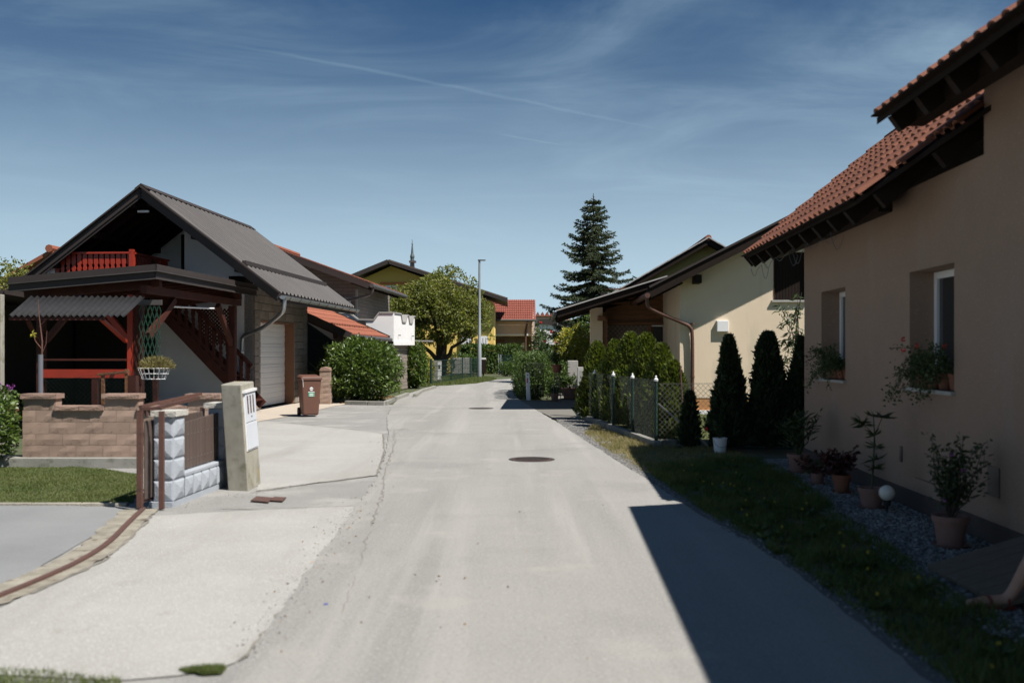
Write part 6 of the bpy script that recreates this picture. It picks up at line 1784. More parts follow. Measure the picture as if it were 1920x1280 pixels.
# ---- grey bossed-block piers and low fence
m_gblock = M('grey_bossed_block', (0.37, 0.40, 0.44), (0.32, 0.35, 0.39), 5, .85, .35, 60, rand=.05)
m_gcap = M('pale_cap', (0.55, 0.53, 0.48), (0.42, 0.40, 0.36), 9, .9, .8, 45)
m_slat = M('brown_slat', (0.110, 0.080, 0.068), (0.095, 0.07, 0.06), 3, .5, rand=.06)
gf = thing('block_fence', 'fence of grey diamond-faced blocks and brown slats at the driveway mouth', 'fence', (-3.45, 10.7, 0))
GF = Fr(-3.385, 9.93, 0.05)
def boss_block(a0, a1, b0, b1, z0, z1, fronts, p=.028):
    """block with truncated-pyramid bosses: fronts = letters of faced sides r (road) n (near) f (far)"""
    m = MB(); g = .008
    m.box(a0 + .02, a1 - .02, b0 + .02, b1 - .02, z0, z1, GF)
    def boss(cs, nrm):
        c_ = sum(cs, Vector()) / 4; k = len(m.v)
        base_ = [q for q in cs]; mid = [q.lerp(c_, .16) + nrm * p * .45 for q in cs]; top = [q.lerp(c_, .80) + nrm * p for q in cs]
        m.v += base_ + mid + top
        for i in range(4):
            j = (i + 1) % 4; m.f.append((k + i, k + j, k + 4 + j, k + 4 + i)); m.f.append((k + 4 + i, k + 4 + j, k + 8 + j, k + 8 + i))
        m.f.append((k + 8, k + 9, k + 10, k + 11))
    if 'r' in fronts: boss([GF(a1 - .02, b0 + .02 if 'n' in fronts else b0 + g, z0 + g), GF(a1 - .02, b1 - g, z0 + g), GF(a1 - .02, b1 - g, z1 - g), GF(a1 - .02, b0 + .02 if 'n' in fronts else b0 + g, z1 - g)], GF.a)
    if 'n' in fronts: boss([GF(a0 + g, b0 + .02, z0 + g), GF(a1 - .02, b0 + .02, z0 + g), GF(a1 - .02, b0 + .02, z1 - g), GF(a0 + g, b0 + .02, z1 - g)], -GF.b)
    return m.build('block', m_gblock, gf)
BB = .213
for i in range(4): boss_block(-.21, .02, 0, .31, .045 + i * BB, .045 + (i + 1) * BB, 'rn')
for i in range(4): boss_block(-.20, .02, 1.52, 1.80, .045 + i * BB, .045 + (i + 1) * BB, 'rn')
for i in range(5): boss_block(-.19, .02, .315 + i * .24, .315 + (i + 1) * .24, .045, .045 + BB, 'r')
part('footing', m_gblock, gf, lambda m: m.box(-.23, .005, -.02, 1.82, -.02, .045, GF))
part('coping', m_gblock, gf, lambda m: m.box(-.17, .005, .315, 1.515, .045 + BB, .045 + BB + .045, GF), bevel=.01)
for b0 in (-.02, 1.50):
    me_b = rough_block(.27, .35, .055, 200, m_gcap, .008)
    piece('cap_stone', me_b, gf, mtx_from(GF(-.235, b0, .045 + 4 * BB), GF.a, GF.b))
sp_ = part('slat_rail', m_brownmetal, gf, lambda m: [m.box(-.11, -.08, .31, 1.52, z, z + .03, GF) for z in (.40, .66)])
for i in range(12):
    b0 = .325 + i * .099
    part('slat', m_slat, gf, lambda m: m.box(-.08, -.06, b0, b0 + .086, .315, .80 + .004 * i, GF), bevel=.004)
    part('screw', m_zinc, sp_, lambda m: [m.box(-.06, -.056, b0 + .036, b0 + .048, z + .01, z + .02, GF) for z in (.40, .66)])

# ---- sliding gate leaf with guide post
gt = thing('sliding_gate', 'brown steel sliding gate leaf standing open at the end of its rail', 'gate', (-3.64, 10.2, 0))
GG = Fr(-3.645, 9.72, 0.03)
part('gate_post', m_brownmetal, gt, lambda m: m.box(-.022, .026, 0, .05, .02, .95, GG))
part('gate_post', m_brownmetal, gt, lambda m: m.box(-.02, .02, 1.80, 1.85, .05, .90, GG))
part('rail', m_brownmetal, gt, lambda m: m.box(-.02, .02, .06, 1.80, .06, .11, GG)); part('rail', m_brownmetal, gt, lambda m: m.box(-.02, .02, .06, 1.80, .70, .74, GG))
for i in range(15): part('slat', m_slat, gt, lambda m: m.box(.02, .035, .075 + i * .114, .075 + i * .114 + .098, .09, .86, GG), bevel=.003)
part('top_rail', m_brownmetal, gt, lambda m: m.beam(GG(0, .03, .95), GG(.02, 1.6, 1.02), .045, .035))
gp = thing('guide_post', 'brown steel guide post with roller arm before the grey block pier', 'post', (-3.43, 9.78, 0))
part('post', m_brownmetal, gp, lambda m: m.box(-3.465, -3.42, 9.76, 9.805, 0, .96))
part('arm', m_brownmetal, gp, lambda m: m.beam((-3.44, 9.78, .985), (-3.66, 9.80, .985), .04, .03))
part('arm', m_brownmetal, gp, lambda m: m.beam((-3.66, 9.80, 1.0), (-3.36, 10.75, 1.09), .035, .03))
part('roller', m_rust, gp, lambda m: m.lathe((-3.585, 9.80, .91), [(.025, 0), (.025, .06)], 10))

# ---- leaning concrete meter pillar
mp = thing('meter_pillar', 'leaning mossy concrete pillar with white meter doors by the driveway', 'pillar', (-3.05, 11.4, 0))
m_oldconc = M('old_concrete', (0.37, 0.35, 0.29), (0.26, 0.245, 0.20), 4, .95, .35, 140, spots=[((0.16, 0.16, 0.10), 6, .52, .72), ((0.34, 0.24, 0.08), 3.5, .60, .74)])
ln_ = Vector((-.085, .0, 0)); hp = 1.175
c0 = [Vector((-3.19, 11.18, -.02)), Vector((-2.945, 11.12, -.02)), Vector((-2.95, 11.70, -.02)), Vector((-3.19, 11.72, -.02))]
tops_ = [q + ln_ + Vector((0, 0, hp + .02 + (.02 if i > 1 else 0))) for i, q in enumerate(c0)]
part('pillar', m_oldconc, mp, lambda m: m.hexa(c0 + tops_), bevel=.012)
def face_pt(u, v, off=0.0):     # on the road face: u away, v up
    a = c0[1].lerp(c0[2], u); b = tops_[1].lerp(tops_[2], u); p = a.lerp(b, v); return p + Vector((1, -.01, .07)).normalized() * off
def plate(m, u0, u1, v0, v1, o0, o1): m.hexa([face_pt(u0, v0, o0), face_pt(u0, v0, o1), face_pt(u1, v0, o1), face_pt(u1, v0, o0), face_pt(u0, v1, o0), face_pt(u0, v1, o1), face_pt(u1, v1, o1), face_pt(u1, v1, o0)])
m_meter = M('meter_door_white', (0.62, 0.65, 0.70), (0.56, 0.59, 0.63), 4, .5)
part('meter_frame', m_whitepvc, mp, lambda m: plate(m, .10, .94, .37, .93, .0, .010))
dU = part('meter_door', m_meter, mp, lambda m: plate(m, .13, .91, .64, .905, .011, .020))
part('meter_door', m_meter, mp, lambda m: plate(m, .13, .91, .385, .625, .011, .020))
part('hood', m_whitepvc, mp, lambda m: plate(m, .06, .98, .915, .94, .0, .035))
for i in range(3):
    u0 = .24 + i * .21
    part('window_slot', m_brownmetal, dU, lambda m: plate(m, u0, u0 + .09, .715, .885, .0205, .022))
part('lock', m_greymetal, dU, lambda m: plate(m, .48, .54, .68, .69, .0205, .026))

# ---- brown wheelie bin
bnp = G(580, 779.5)
bn = thing('wheelie_bin', 'brown wheelie bin with white and green sticker before the garage', 'bin', bnp)
m_bin = M('brown_plastic', (0.150, 0.068, 0.044), (0.125, 0.058, 0.040), 6, .5, .1, 80)
RB = Fr(bnp.x, bnp.y, -.42)
def body(m):
    w0, w1, d0, d1 = .185, .235, .20, .265
    m.hexa([RB(-w0, -d0, .03), RB(w0, -d0, .03), RB(w0, d0, .03), RB(-w0, d0, .03), RB(-w1, -d1, .88), RB(w1, -d1, .88), RB(w1, d1, .88), RB(-w1, d1, .88)])
part('body', m_bin, bn, body, bevel=.035)
part('rim', m_bin, bn, lambda m: m.box(-.255, .255, -.285, .27, .86, .91, RB), bevel=.012)
ld = part('lid', m_bin, bn, lambda m: m.hexa([RB(-.262, -.30, .912), RB(.262, -.30, .912), RB(.262, .30, .925), RB(-.262, .30, .925), RB(-.21, -.25, .955), RB(.21, -.25, .955), RB(.21, .27, .985), RB(-.21, .27, .985)]), bevel=.015)
part('handle', m_bin, ld, lambda m: m.tube([RB(-.2, .33, .93), RB(.2, .33, .93)], .016, 8))
part('strap', m_whitepvc, bn, lambda m: m.beam(RB(-.215, -.285, .89), RB(-.195, -.277, .70), .012, .006))
m_rubber = M('rubber', (0.02, 0.02, 0.02), None, 5, .8)
for sx_ in (-.20, .20):
    c_ = RB(sx_, .23, .10)
    wh = part('wheel', m_rubber, bn, lambda m: m.tube([c_ - RB.a * .03, c_ + RB.a * .03], .10, 18))
    part('hub', m_bin, wh, lambda m: m.tube([c_ - RB.a * .034, c_ + RB.a * .034], .05, 12))
def fp(x, z, o=.004): t = (z - .03) / .85; return RB(x, -(.20 + .065 * t) - o, z)
m_green = M('sticker_green', (0.06, 0.30, 0.16), None, 4, .5)
stk = part('sticker', m_whitepvc, bn, lambda m: m.prism([fp(-.075, .47), fp(.075, .47), fp(.075, .59), fp(-.075, .59)], -RB.b * .001), label='white and green recycling sticker')
part('sticker_band', m_green, stk, lambda m: m.prism([fp(-.073, .472, .006), fp(.073, .472, .006), fp(.073, .575, .006), fp(-.073, .575, .006)], -RB.b * .001))
part('sticker_mark', m_whitepvc, stk, lambda m: [m.prism([fp(-.05, z0, .008), fp(.05, z0, .008), fp(.045, z0 + .022, .008), fp(-.045, z0 + .022, .008)], -RB.b * .001) for z0 in (.485, .525)])
part('emblem', m_whitepvc, bn, lambda m: [m.prism([fp(.042 * math.cos(t), .655 + .045 * math.sin(t)) for t in np.linspace(0, 2 * math.pi, 17)[:-1]], -RB.b * .001)])
part('emblem_band', m_bin, bn, lambda m: m.prism([fp(-.07, .645, .006), fp(.07, .645, .006), fp(.07, .655, .006), fp(-.07, .655, .006)], -RB.b * .001))
part('emblem_wing', m_whitepvc, bn, lambda m: [m.prism([fp(-.065, .66, .005), fp(.065, .66, .005), fp(.0, .675, .005)], -RB.b * .001)])

# ---- low brick pillar beside the bin
lp = G(609, 757)
lpw = thing('stone_pillar', 'low rough brown stone gate pillar between the bin and the laurel', 'pillar', lp)
for i in range(6):
    me_b = rough_block(.30, .34, .155, 300 + i, m_bwall, .016)
    piece('stone_block', me_b, lpw, mtx_from(Vector((lp.x - .15 + random.uniform(-.008, .008), lp.y, i * .16)), Vector((1, 0, 0)), Vector((0, 1, 0))))
part('cap', m_bcap, lpw, lambda m: m.prism([Vector((lp.x - .17 , lp.y - .03, .96)), Vector((lp.x + .17, lp.y - .03, .96)), Vector((lp.x + .15, lp.y - .03, 1.05)), Vector((lp.x, lp.y - .03, 1.09)), Vector((lp.x - .12, lp.y - .03, 1.06))], (0, .4, 0)), bevel=.015)

# ---- street lamp
lb = Vector((A(899, 0, 58).x, 58, 0))
lmp = thing('street_lamp', 'slim grey street lamp post with flat head at the road bend', 'street lamp', lb)
m_pole = M('galvanised_steel', (0.33, 0.35, 0.36), (0.27, 0.29, 0.30), 5, .5, metal=.4)
ht_ = A(0, 489, 58).z
part('pole', m_pole, lmp, lambda m: m.tube([lb, lb + Vector((0, 0, 1.9)), lb + Vector((0, 0, 1.95)), lb + Vector((0, 0, ht_))], [.125, .115, .09, .06], 12), smooth=True)
hd = part('lamp_head', m_greymetal, lmp, lambda m: m.hexa([lb + Vector(v) for v in ((-.09, -.1, ht_), (.36, -.1, ht_ + .02), (.36, .1, ht_ + .02), (-.09, .1, ht_), (-.09, -.1, ht_ + .07), (.36, -.1, ht_ + .06), (.36, .1, ht_ + .06), (-.09, .1, ht_ + .07))]))
part('lens', m_whitepvc, hd, lambda m: m.box(lb.x + .05, lb.x + .33, 57.93, 58.07, ht_ - .002, ht_ + .012))

# ---- green mesh fence along the bend, with the little meter pedestal
m_gpost = M('green_post', (0.008, 0.032, 0.025), (0.007, 0.027, 0.021), 4, .6, spec=.3)
gfn = thing('mesh_fence', 'green welded mesh fence on round posts round the garden of the tree', 'fence', G(808, 722))
FPT = [G(808, 721.5), G(846, 716), G(867, 711.5), G(882, 709), G(906, 704)]
for q in FPT:
    part('post', m_gpost, gfn, lambda m: m.tube([q, q + Vector((0, 0, 1.20))], .035 if q is not FPT[0] else .05, 8))
for a, b in zip(FPT, FPT[1:]):
    def net(m):
        L_ = (b - a).length; n = int(L_ / .11)
        for i in range(1, n): m.beam(a.lerp(b, i / n) + Vector((0, 0, .1)), a.lerp(b, i / n) + Vector((0, 0, 1.12)), .009, .009)
        for z in (.1, .35, .6, .85, 1.12): m.beam(a + Vector((0, 0, z)), b + Vector((0, 0, z)), .012, .02)
    part('mesh_panel', m_gpost, gfn, net)
mb = G(822, 716)
md_ = thing('meter_pedestal', 'concrete meter pedestal with white door in the grass by the green fence', 'pedestal', mb)
part('pedestal', m_oldconc, md_, lambda m: m.box(mb.x - .28, mb.x + .14, mb.y, mb.y + .4, 0, 1.05), bevel=.02)
part('door', m_whitepvc, md_, lambda m: m.prism([Vector((mb.x - .04, mb.y - .02, .12)), Vector((mb.x + .145, mb.y - .02, .12)), Vector((mb.x + .145, mb.y - .02, 1.0)), Vector((mb.x - .04, mb.y - .02, 1.0))], (0, .018, 0)))
part('door_window', m_greymetal, md_, lambda m: m.box(mb.x + .0, mb.x + .1, mb.y - .026, mb.y - .021, .66, .86))
# letter box and planks at the lamp
bx_ = A(905, 672, 59.5)
lbx = thing('letter_box', 'dark letter box with pale lid beside the street lamp foot', 'letter box', (bx_.x, 59.5, 0))
part('body', m_darkwood, lbx, lambda m: m.box(bx_.x - .12, bx_.x + .2, 59.4, 59.6, .25, 1.05))
part('lid', m_sill, lbx, lambda m: m.tube([Vector((bx_.x - .12, 59.5, 1.05)), Vector((bx_.x + .2, 59.5, 1.05))], .10, 10))
part('post', m_darkwood, lbx, lambda m: m.box(bx_.x, bx_.x + .08, 59.45, 59.55, 0, .25))
pf = thing('plank_fence', 'low fence of weathered grey boards behind the green mesh fence', 'fence', (A(865, 0, 62).x, 62.3, 0))
for i in range(9):
    px = 848 + i * 4.0
    part('board', m_sill, pf, lambda m: m.box(A(px, 0, 62.3).x, A(px + 3.6, 0, 62.3).x, 62.3, 62.33, .15, 1.15 - .02 * (i % 3)))
# far green gate
gg = thing('mesh_gate', 'green mesh gate at the road bend beside the laurel hedge', 'gate', A(950, 658, 66) - Vector((0, 0, H)))
part('frame', m_gpost, gg, lambda m: [m.beam(A(937, 666, 66), A(970, 666, 66), .06, .06), m.beam(A(937, 693, 66), A(970, 693, 66), .06, .06)])
for px, mt in ((935, m_pole), (939, m_pole)): part('post', mt, gg, lambda m: m.beam(A(px, 700, 66), A(px, 664, 66), .07, .07))
part('mesh_panel', m_gpost, gg, lambda m: [m.beam(A(939 + i * .75, 693, 66), A(939 + i * .75, 666, 66), .016, .016) for i in range(42)])
bo = thing('marker_stub', 'short white bollard with dark top in front of the far green gate', 'bollard', G(941, 700))
q = G(941, 700)
part('post', m_whitepvc, bo, lambda m: m.tube([q, q + Vector((0, 0, .78))], .09, 8)); part('cap', m_rubber, bo, lambda m: m.tube([q + Vector((0, 0, .78)), q + Vector((0, 0, .92))], .09, 8))
# terrace pergola rail
pr_ = thing('clothes_line', 'thin pale pipe stand between the white terrace and the round tree', 'pipe stand', (A(785, 0, 46).x, 46.5, 0))
part('post', m_sill, pr_, lambda m: m.beam(Vector((A(785.5, 0, 46.5).x, 46.5, 0)), A(785.5, 640, 46.5), .06, .06)); part('rail', m_sill, pr_, lambda m: m.beam(A(777, 638.5, 46.5), A(812, 639.5, 46.5), .06, .06))

# ---- white road marker with red reflector
mk = G(991, 750)
rm = thing('road_marker', 'white road marker post with red reflector in front of the clipped hedge', 'road marker', mk)
part('post', m_whitepvc, rm, lambda m: m.hexa([mk + Vector(v) for v in ((-.065, -.04, 0), (.065, -.04, 0), (.065, .04, 0), (-.065, .04, 0), (-.095, -.04, .88), (.03, -.04, .86), (.03, .04, .86), (-.095, .04, .88))]), bevel=.01)
part('reflector', M('reflector_red', (0.45, 0.015, 0.05), None, 4, .3), rm, lambda m: m.hexa([mk + Vector(v) for v in ((-.055, -.046, .55), (-.02, -.046, .55), (-.02, -.041, .55), (-.055, -.041, .55), (-.058, -.046, .70), (-.023, -.046, .70), (-.023, -.041, .70), (-.058, -.041, .70))]))
part('code_mark', m_rubber, rm, lambda m: m.box(mk.x - .055, mk.x - .015, mk.y - .046, mk.y - .041, .78, .81))

# ---- front fence of the cream house
fa, fb_ = Vector((1.58, 23.6, 0)), Vector((2.36, 16.1, 0))
ff = thing('wire_fence', 'green wire fence with white-capped posts along the yellow-green conifers', 'fence', fa.lerp(fb_, .5))
for i, t in enumerate((.22, .46, .68, .995)):
    px_t = (1115, 1150, 1186, 1230)[i]
    # solve position on the line for the column seen
    lo, hi = 0., 1.
    for _ in range(40):
        mid = (lo + hi) / 2; q = fa.lerp(fb_, mid)
        if q.x / q.y * F + 960 < px_t: lo = mid
        else: hi = mid
    q = fa.lerp(fb_, lo)
    po = part('post', m_gpost, ff, lambda m: m.tube([q, q + Vector((0, 0, 1.06))], .026, 10))
    part('cap', m_whitepvc, po, lambda m: m.lathe(q, [(.033, 1.06), (.036, 1.09), (.012, 1.12), (.018, 1.135), (.004, 1.155)], 10))
part('wire_mesh', m_wire, ff, lambda m: wire_net(m, fa, fb_, 1.0, 1.0, .08, .10, .0022))
for i in range(8):
    part('base_stone', m_curb, ff, lambda m: m.beam(fa.lerp(fb_, i / 8 + .002) + Vector((0, 0, .04)), fa.lerp(fb_, (i + 1) / 8 - .002) + Vector((0, 0, .04)), .12, .11), bevel=.01)
part('strut', m_gwire, ff, lambda m: m.beam(fb_ + Vector((0, 0, .7)), fb_ + Vector((.75, -.35, .05)), .025, .025))
sp0 = Vector((A(1088, 0, 23.8).x, 23.8, 0))
sgp = thing('gate_post', 'pale grey stone gate post at the end of the green wire fence', 'post', sp0)
part('post', m_sill, sgp, lambda m: m.box(sp0.x - .07, sp0.x + .07, sp0.y - .07, sp0.y + .07, 0, 1.17), bevel=.012)
# chain link towards the beige house
cl = thing('chain_link_fence', 'grey chain link fence behind the dark conifers, before the cream house lawn', 'fence', (3.6, 16.3, 0))
part('wire_mesh', m_gwire, cl, lambda m: wire_net(m, (2.40, 16.25, 0), (5.2, 16.45, 0), 1.0, 1.0, .02, .085, .0045))
for x_ in (3.35, 4.75): part('post', m_gpost, cl, lambda m: m.tube([Vector((x_, 16.36, 0)), Vector((x_, 16.36, 1.08))], .022, 8))
part('base_board', m_curb, cl, lambda m: m.box(2.40, 5.2, 16.30, 16.36, -.02, .10))
stp = thing('garden_stake', 'leaning dark brown stake by the cream house corner', 'stake', Vector((A(1283, 0, 17.2).x, 17.2, 0)))
part('stake', m_brownmetal, stp, lambda m: m.tube([Vector((A(1284, 0, 17.2).x, 17.2, 0)), A(1275, 686, 17.2)], .017, 6))

# ---- driveway end: red notice sign, stone pillar, pots
sg = A(1046, 640, 52); sgt = thing('notice_sign', 'red and white notice sign on a thin post left of the variegated shrub', 'sign', (sg.x, 52, 0))
part('post', m_pole, sgt, lambda m: m.tube([Vector((sg.x - .02, 52.05, 0)), A(1045, 603, 52.05)], .03, 8))
pnl = part('panel', M('sign_red', (0.62, 0.03, 0.03), None, 4, .5), sgt, lambda m: m.prism([A(1039.5, 643.5, 52), A(1052, 643.5, 52), A(1052, 633.5, 52), A(1039.5, 633.5, 52)], (0, .02, 0)))
part('white_field', m_whitepvc, pnl, lambda m: m.prism([A(1046, 633.3, 52), A(1052, 633.3, 52), A(1052, 624, 52), A(1046, 624, 52)], (0, .02, 0)))
part('print_lines', m_whitepvc, pnl, lambda m: [m.prism([A(1041, y, 51.99), A(1050.5, y, 51.99), A(1050.5, y - .9, 51.99), A(1041, y - .9, 51.99)], (0, .004, 0)) for y in (642, 639.5, 637)])
gpl = Vector((A(1072, 0, 35).x, 34.4, 0))
gpi = thing('stone_pillar', 'grey granite pillar behind the planted pots at the driveway end', 'pillar', gpl)
part('pillar', m_sill, gpi, lambda m: m.box(gpl.x - .18, gpl.x + .18, gpl.y, gpl.y + .3, 0, 1.22), bevel=.015)
m_terra = M('terracotta', (0.26, 0.105, 0.062), (0.21, 0.085, 0.052), 5, .85, .3, 60)
m_mauve = M('old_terracotta', (0.27, 0.15, 0.12), (0.22, 0.125, 0.10), 5, .85, .3, 60)
def pot(name, label, p, r, h, mat, group=None, saucer=True, cat='plant pot'):
    p = Vector(p); t = thing(name, label, cat, p, group)
    part('pot', mat, t, lambda m: m.lathe(p, [(r * .72, .012), (r * .94, h * .82), (r * 1.04, h * .82), (r * 1.06, h), (r * .93, h), (r * .90, h * .9), (.01, h * .88)], 24), smooth=True)
    if saucer: part('saucer', mat, t, lambda m: m.lathe(p, [(r * .9, 0), (r * 1.05, .025), (r * .98, .025), (r * .8, .010)], 24), smooth=True)
    return t
def stems_leaves(t, base, stems, per, ln, wd, mat, stem_mat=None, droop=0.0, rad_=.03, r0=.008, tipw=.35):
    m = MB(); P, D = [], []
    for (p0, p1) in stems:
        pts = limb(m, p0, p1, r0, r0 * .4, .10, 5, 5)
        ax = (pts[-1] - pts[0]).normalized()
        for k in range(per):
            s = random.uniform(tipw, 1.0); j = min(4, int(s * 5)); q = pts[j].lerp(pts[j + 1], s * 5 - j)
            a = random.uniform(0, 6.28); d = Vector((math.cos(a), math.sin(a), random.uniform(-.1, .6) + droop)) + ax * .3
            P.append(q + Vector((random.gauss(0, rad_), random.gauss(0, rad_), random.gauss(0, rad_)))); D.append(d.normalized())
    m.build('stem', stem_mat or m_rose_stem, t)
    P, D = np.array(P), np.array(D); n_ = len(P)
    V, Fc = leaf_arrays(P, D, rng.uniform(.65, 1.25, n_) * ln, rng.uniform(.7, 1.2, n_) * wd)
    link('foliage', np_mesh('foliage', V - np.array(org(t)), Fc, mat), t)
V3 = Vector
gpots = 'plant pots on the gravel along the beige wall'
# far pot with narrow leaves
p = V3((A(1497, 0, 12.7).x, 12.7, 0)); t = pot('potted_plant', 'pale terracotta pot with narrow-leaved plant near the beige house corner', p, .135, .24, m_mauve, gpots, cat='potted plant')
stems_leaves(t, p, [(p + V3((0, 0, .2)), p + V3((random.gauss(0, .16), random.gauss(0, .1), random.uniform(.42, .82)))) for _ in range(10)], 24, .13, .022, m_olean)
# dark red-leaved plant
p = V3((A(1578, 0, 10.9).x, 10.9, 0)); t = pot('potted_plant', 'orange pot with bushy dark red foliage on a dark saucer by the wall', p, .10, .20, m_terra, gpots, cat='potted plant')
q = V3((A(1560, 0, 11.0).x, 11.0, .1))
stems_leaves(t, p, [(p + V3((0, 0, .17)), p + V3((random.gauss(-.10, .13), random.gauss(0, .1), random.uniform(.22, .46)))) for _ in range(14)], 30, .07, .045, m_redleaf, m_redwood)
p = V3((A(1533, 0, 11.6).x, 11.6, 0)); t = pot('potted_plant', 'small low pot with dark rosette left of the red-leaved plant', p, .085, .14, m_mauve, gpots, cat='potted plant')
stems_leaves(t, p, [(p + V3((0, 0, .1)), p + V3((random.gauss(0, .09), random.gauss(0, .09), random.uniform(.16, .30)))) for _ in range(10)], 14, .07, .03, m_fern)
# oleander
p = V3((A(1634, 0, 9.85).x, 9.85, 0)); t = pot('potted_plant', 'terracotta pot with tall oleander stem beside the round globe lamp', p, .125, .20, m_mauve, gpots, cat='potted plant')
def oleander(t, p):
    m = MB(); P, D = [], []
    st = [p + V3((0, 0, .15)), p + V3((.02, 0, .45)), p + V3((.03, 0, .72)), p + V3((.02, 0, .90))]
    m.tube(st, [.010, .009, .007, .004], 6)
    whorls = [st[1] + V3((.01, 0, .02)), st[1] + V3((0, 0, -.06)), st[2], st[3], st[3] + V3((.09, 0, .0)), st[2] + V3((-.10, 0, .10)), st[3] + V3((-.12, 0, -.05)), st[2] + V3((.01, 0, -.12))]
    for w in whorls:
        m.tube([st[2] if w.z > p.z + .6 else st[1], w], [.005, .003], 4)
        for k in range(15):
            a = random.uniform(0, 6.28); P.append(w); D.append(V3((math.cos(a), math.sin(a), random.uniform(-.35, .7))).normalized())
    m.build('stem', m_rose_stem, t); P, D = np.array(P), np.array(D)
    V, Fc = leaf_arrays(P, D, rng.uniform(.09, .155, len(P)), rng.uniform(.016, .024, len(P))); link('foliage', np_mesh('foliage', V - np.array(org(t)), Fc, m_olean), t)
oleander(t, p)
# big pot with shrub
p = V3((A(1782, 0, 7.9).x, 7.9, 0)); t = pot('potted_plant', 'largest terracotta pot with airy purple-flowered shrub, nearest the wooden ramp', p, .135, .25, m_mauve, gpots, cat='potted plant')
st_ = []
for _ in range(24):
    a = random.uniform(0, 6.28); rr = abs(random.gauss(0, .17)); st_.append((p + V3((0, 0, .2)), p + V3((rr * math.cos(a), rr * math.sin(a) * .8, random.uniform(.5, .92)))))
stems_leaves(t, p, st_, 44, .045, .024, m_olean, m_bark, rad_=.03, r0=.006)
part('twig', m_bark, t, lambda m: [m.tube([p + V3((0, 0, .35)), p + V3((-.14, 0, .50)), p + V3((-.28, .02, .55))], [.005, .004, .002], 4), m.tube([p + V3((0, 0, .5)), p + V3((-.1, 0, .68)), p + V3((-.20, .02, .74))], [.004, .003, .002], 4)])
for dx, dz in ((-.03, .74), (.06, .62), (-.10, .38)):
    u = unit(8); V, Fc = leaf_arrays(np.array(p + V3((dx, -.1, dz))) + u * .004, u, np.full(8, .018), np.full(8, .014)); link('flower', np_mesh('flower', V - np.array(p), Fc, m_petalp), t)
# garden globe lamp
p = V3((A(1663, 0, 9.55).x, 9.55, 0)); gl_ = thing('globe_lamp', 'white round garden globe lamp on a black spike in the gravel', 'lamp', p)
m_globe = M('opal_globe', (0.74, 0.70, 0.62), (0.70, 0.66, 0.58), 3, .25)
part('globe', m_globe, gl_, lambda m: m.lathe(p + V3((0, 0, .19)), [(.004, -.075)] + [(.075 * math.cos(t), .075 * math.sin(t)) for t in np.linspace(-1.45, 1.45, 15)] + [(.004, .075)], 24), smooth='all')
part('socket', m_rubber, gl_, lambda m: m.lathe(p, [(.03, .07), (.038, .125), (.03, .13)], 12)); part('spike', m_rubber, gl_, lambda m: m.tube([p, p + V3((0, 0, .08))], [.006, .012], 8))
# white bucket
p = V3((A(1350, 0, 15.2).x, 15.2, 0)); bkt = thing('bucket', 'white plastic bucket with drooping plant under the dark pointed conifer', 'bucket', p)
part('bucket', m_whitepvc, bkt, lambda m: m.lathe(p, [(.088, 0), (.108, .215), (.113, .215), (.113, .228), (.102, .228), (.082, .02), (.01, .02)], 20), smooth=True)
part('handle', m_gwire, bkt, lambda m: m.tube([p + V3((.108 * math.cos(t), -.108, .20 - .11 * math.sin(t))) for t in np.linspace(0, math.pi, 12)], .003, 5))
stems_leaves(bkt, p, [(p + V3((0, 0, .18)), p + V3((random.gauss(0, .12), random.gauss(0, .08), random.uniform(.28, .5)))) for _ in range(7)], 10, .07, .02, m_fern)
u = unit(14); V, Fc = leaf_arrays(np.array(A(1324, 804, 15.3)) + u * .006, u, np.full(14, .03), np.full(14, .03)); link('flower', np_mesh('flower', V - np.array(p), Fc, m_petal), bkt)
# driveway-end pots
p = A(1044, 698, 30.5); t = pot('potted_plant', 'small terracotta pot with fresh green plant raised on a stand by the hedge', (p.x, 30.5, .88), .16, .26, m_terra, cat='potted plant', saucer=False)
stems_leaves(t, p, [(V3((p.x, 30.5, 1.1)), V3((p.x + random.gauss(0, .16), 30.5 + random.gauss(0, .12), random.uniform(1.25, 1.6)))) for _ in range(12)], 24, .09, .03, m_fern)
part('stand', m_gwire, t, lambda m: [m.tube([V3((p.x + dx, 30.5 + dy, 0)), V3((p.x + dx * .6, 30.5 + dy * .6, .89))], .012, 5) for dx, dy in ((-.12, -.1), (.12, -.1), (0, .14))])
p = G(1070, 748); t = pot('potted_plant', 'low dark planter with spreading palm-like plant before the granite pillar', (p.x, p.y, 0), .30, .36, m_mauve, cat='potted plant')
stems_leaves(t, p, [(p + V3((0, 0, .3)), p + V3((random.gauss(0, .3), random.gauss(0, .2), random.uniform(.6, 1.15)))) for _ in range(12)], 22, .17, .035, m_privet)
p = G(1040, 752); t = pot('potted_plant', 'grey pot with red geranium on the shaded paving beside the hedge end', (p.x, p.y, 0), .13, .24, m_mauve, cat='potted plant')
stems_leaves(t, p, [(p + V3((0, 0, .2)), p + V3((random.gauss(0, .1), random.gauss(0, .1), random.uniform(.3, .6)))) for _ in range(9)], 16, .07, .05, m_fern)

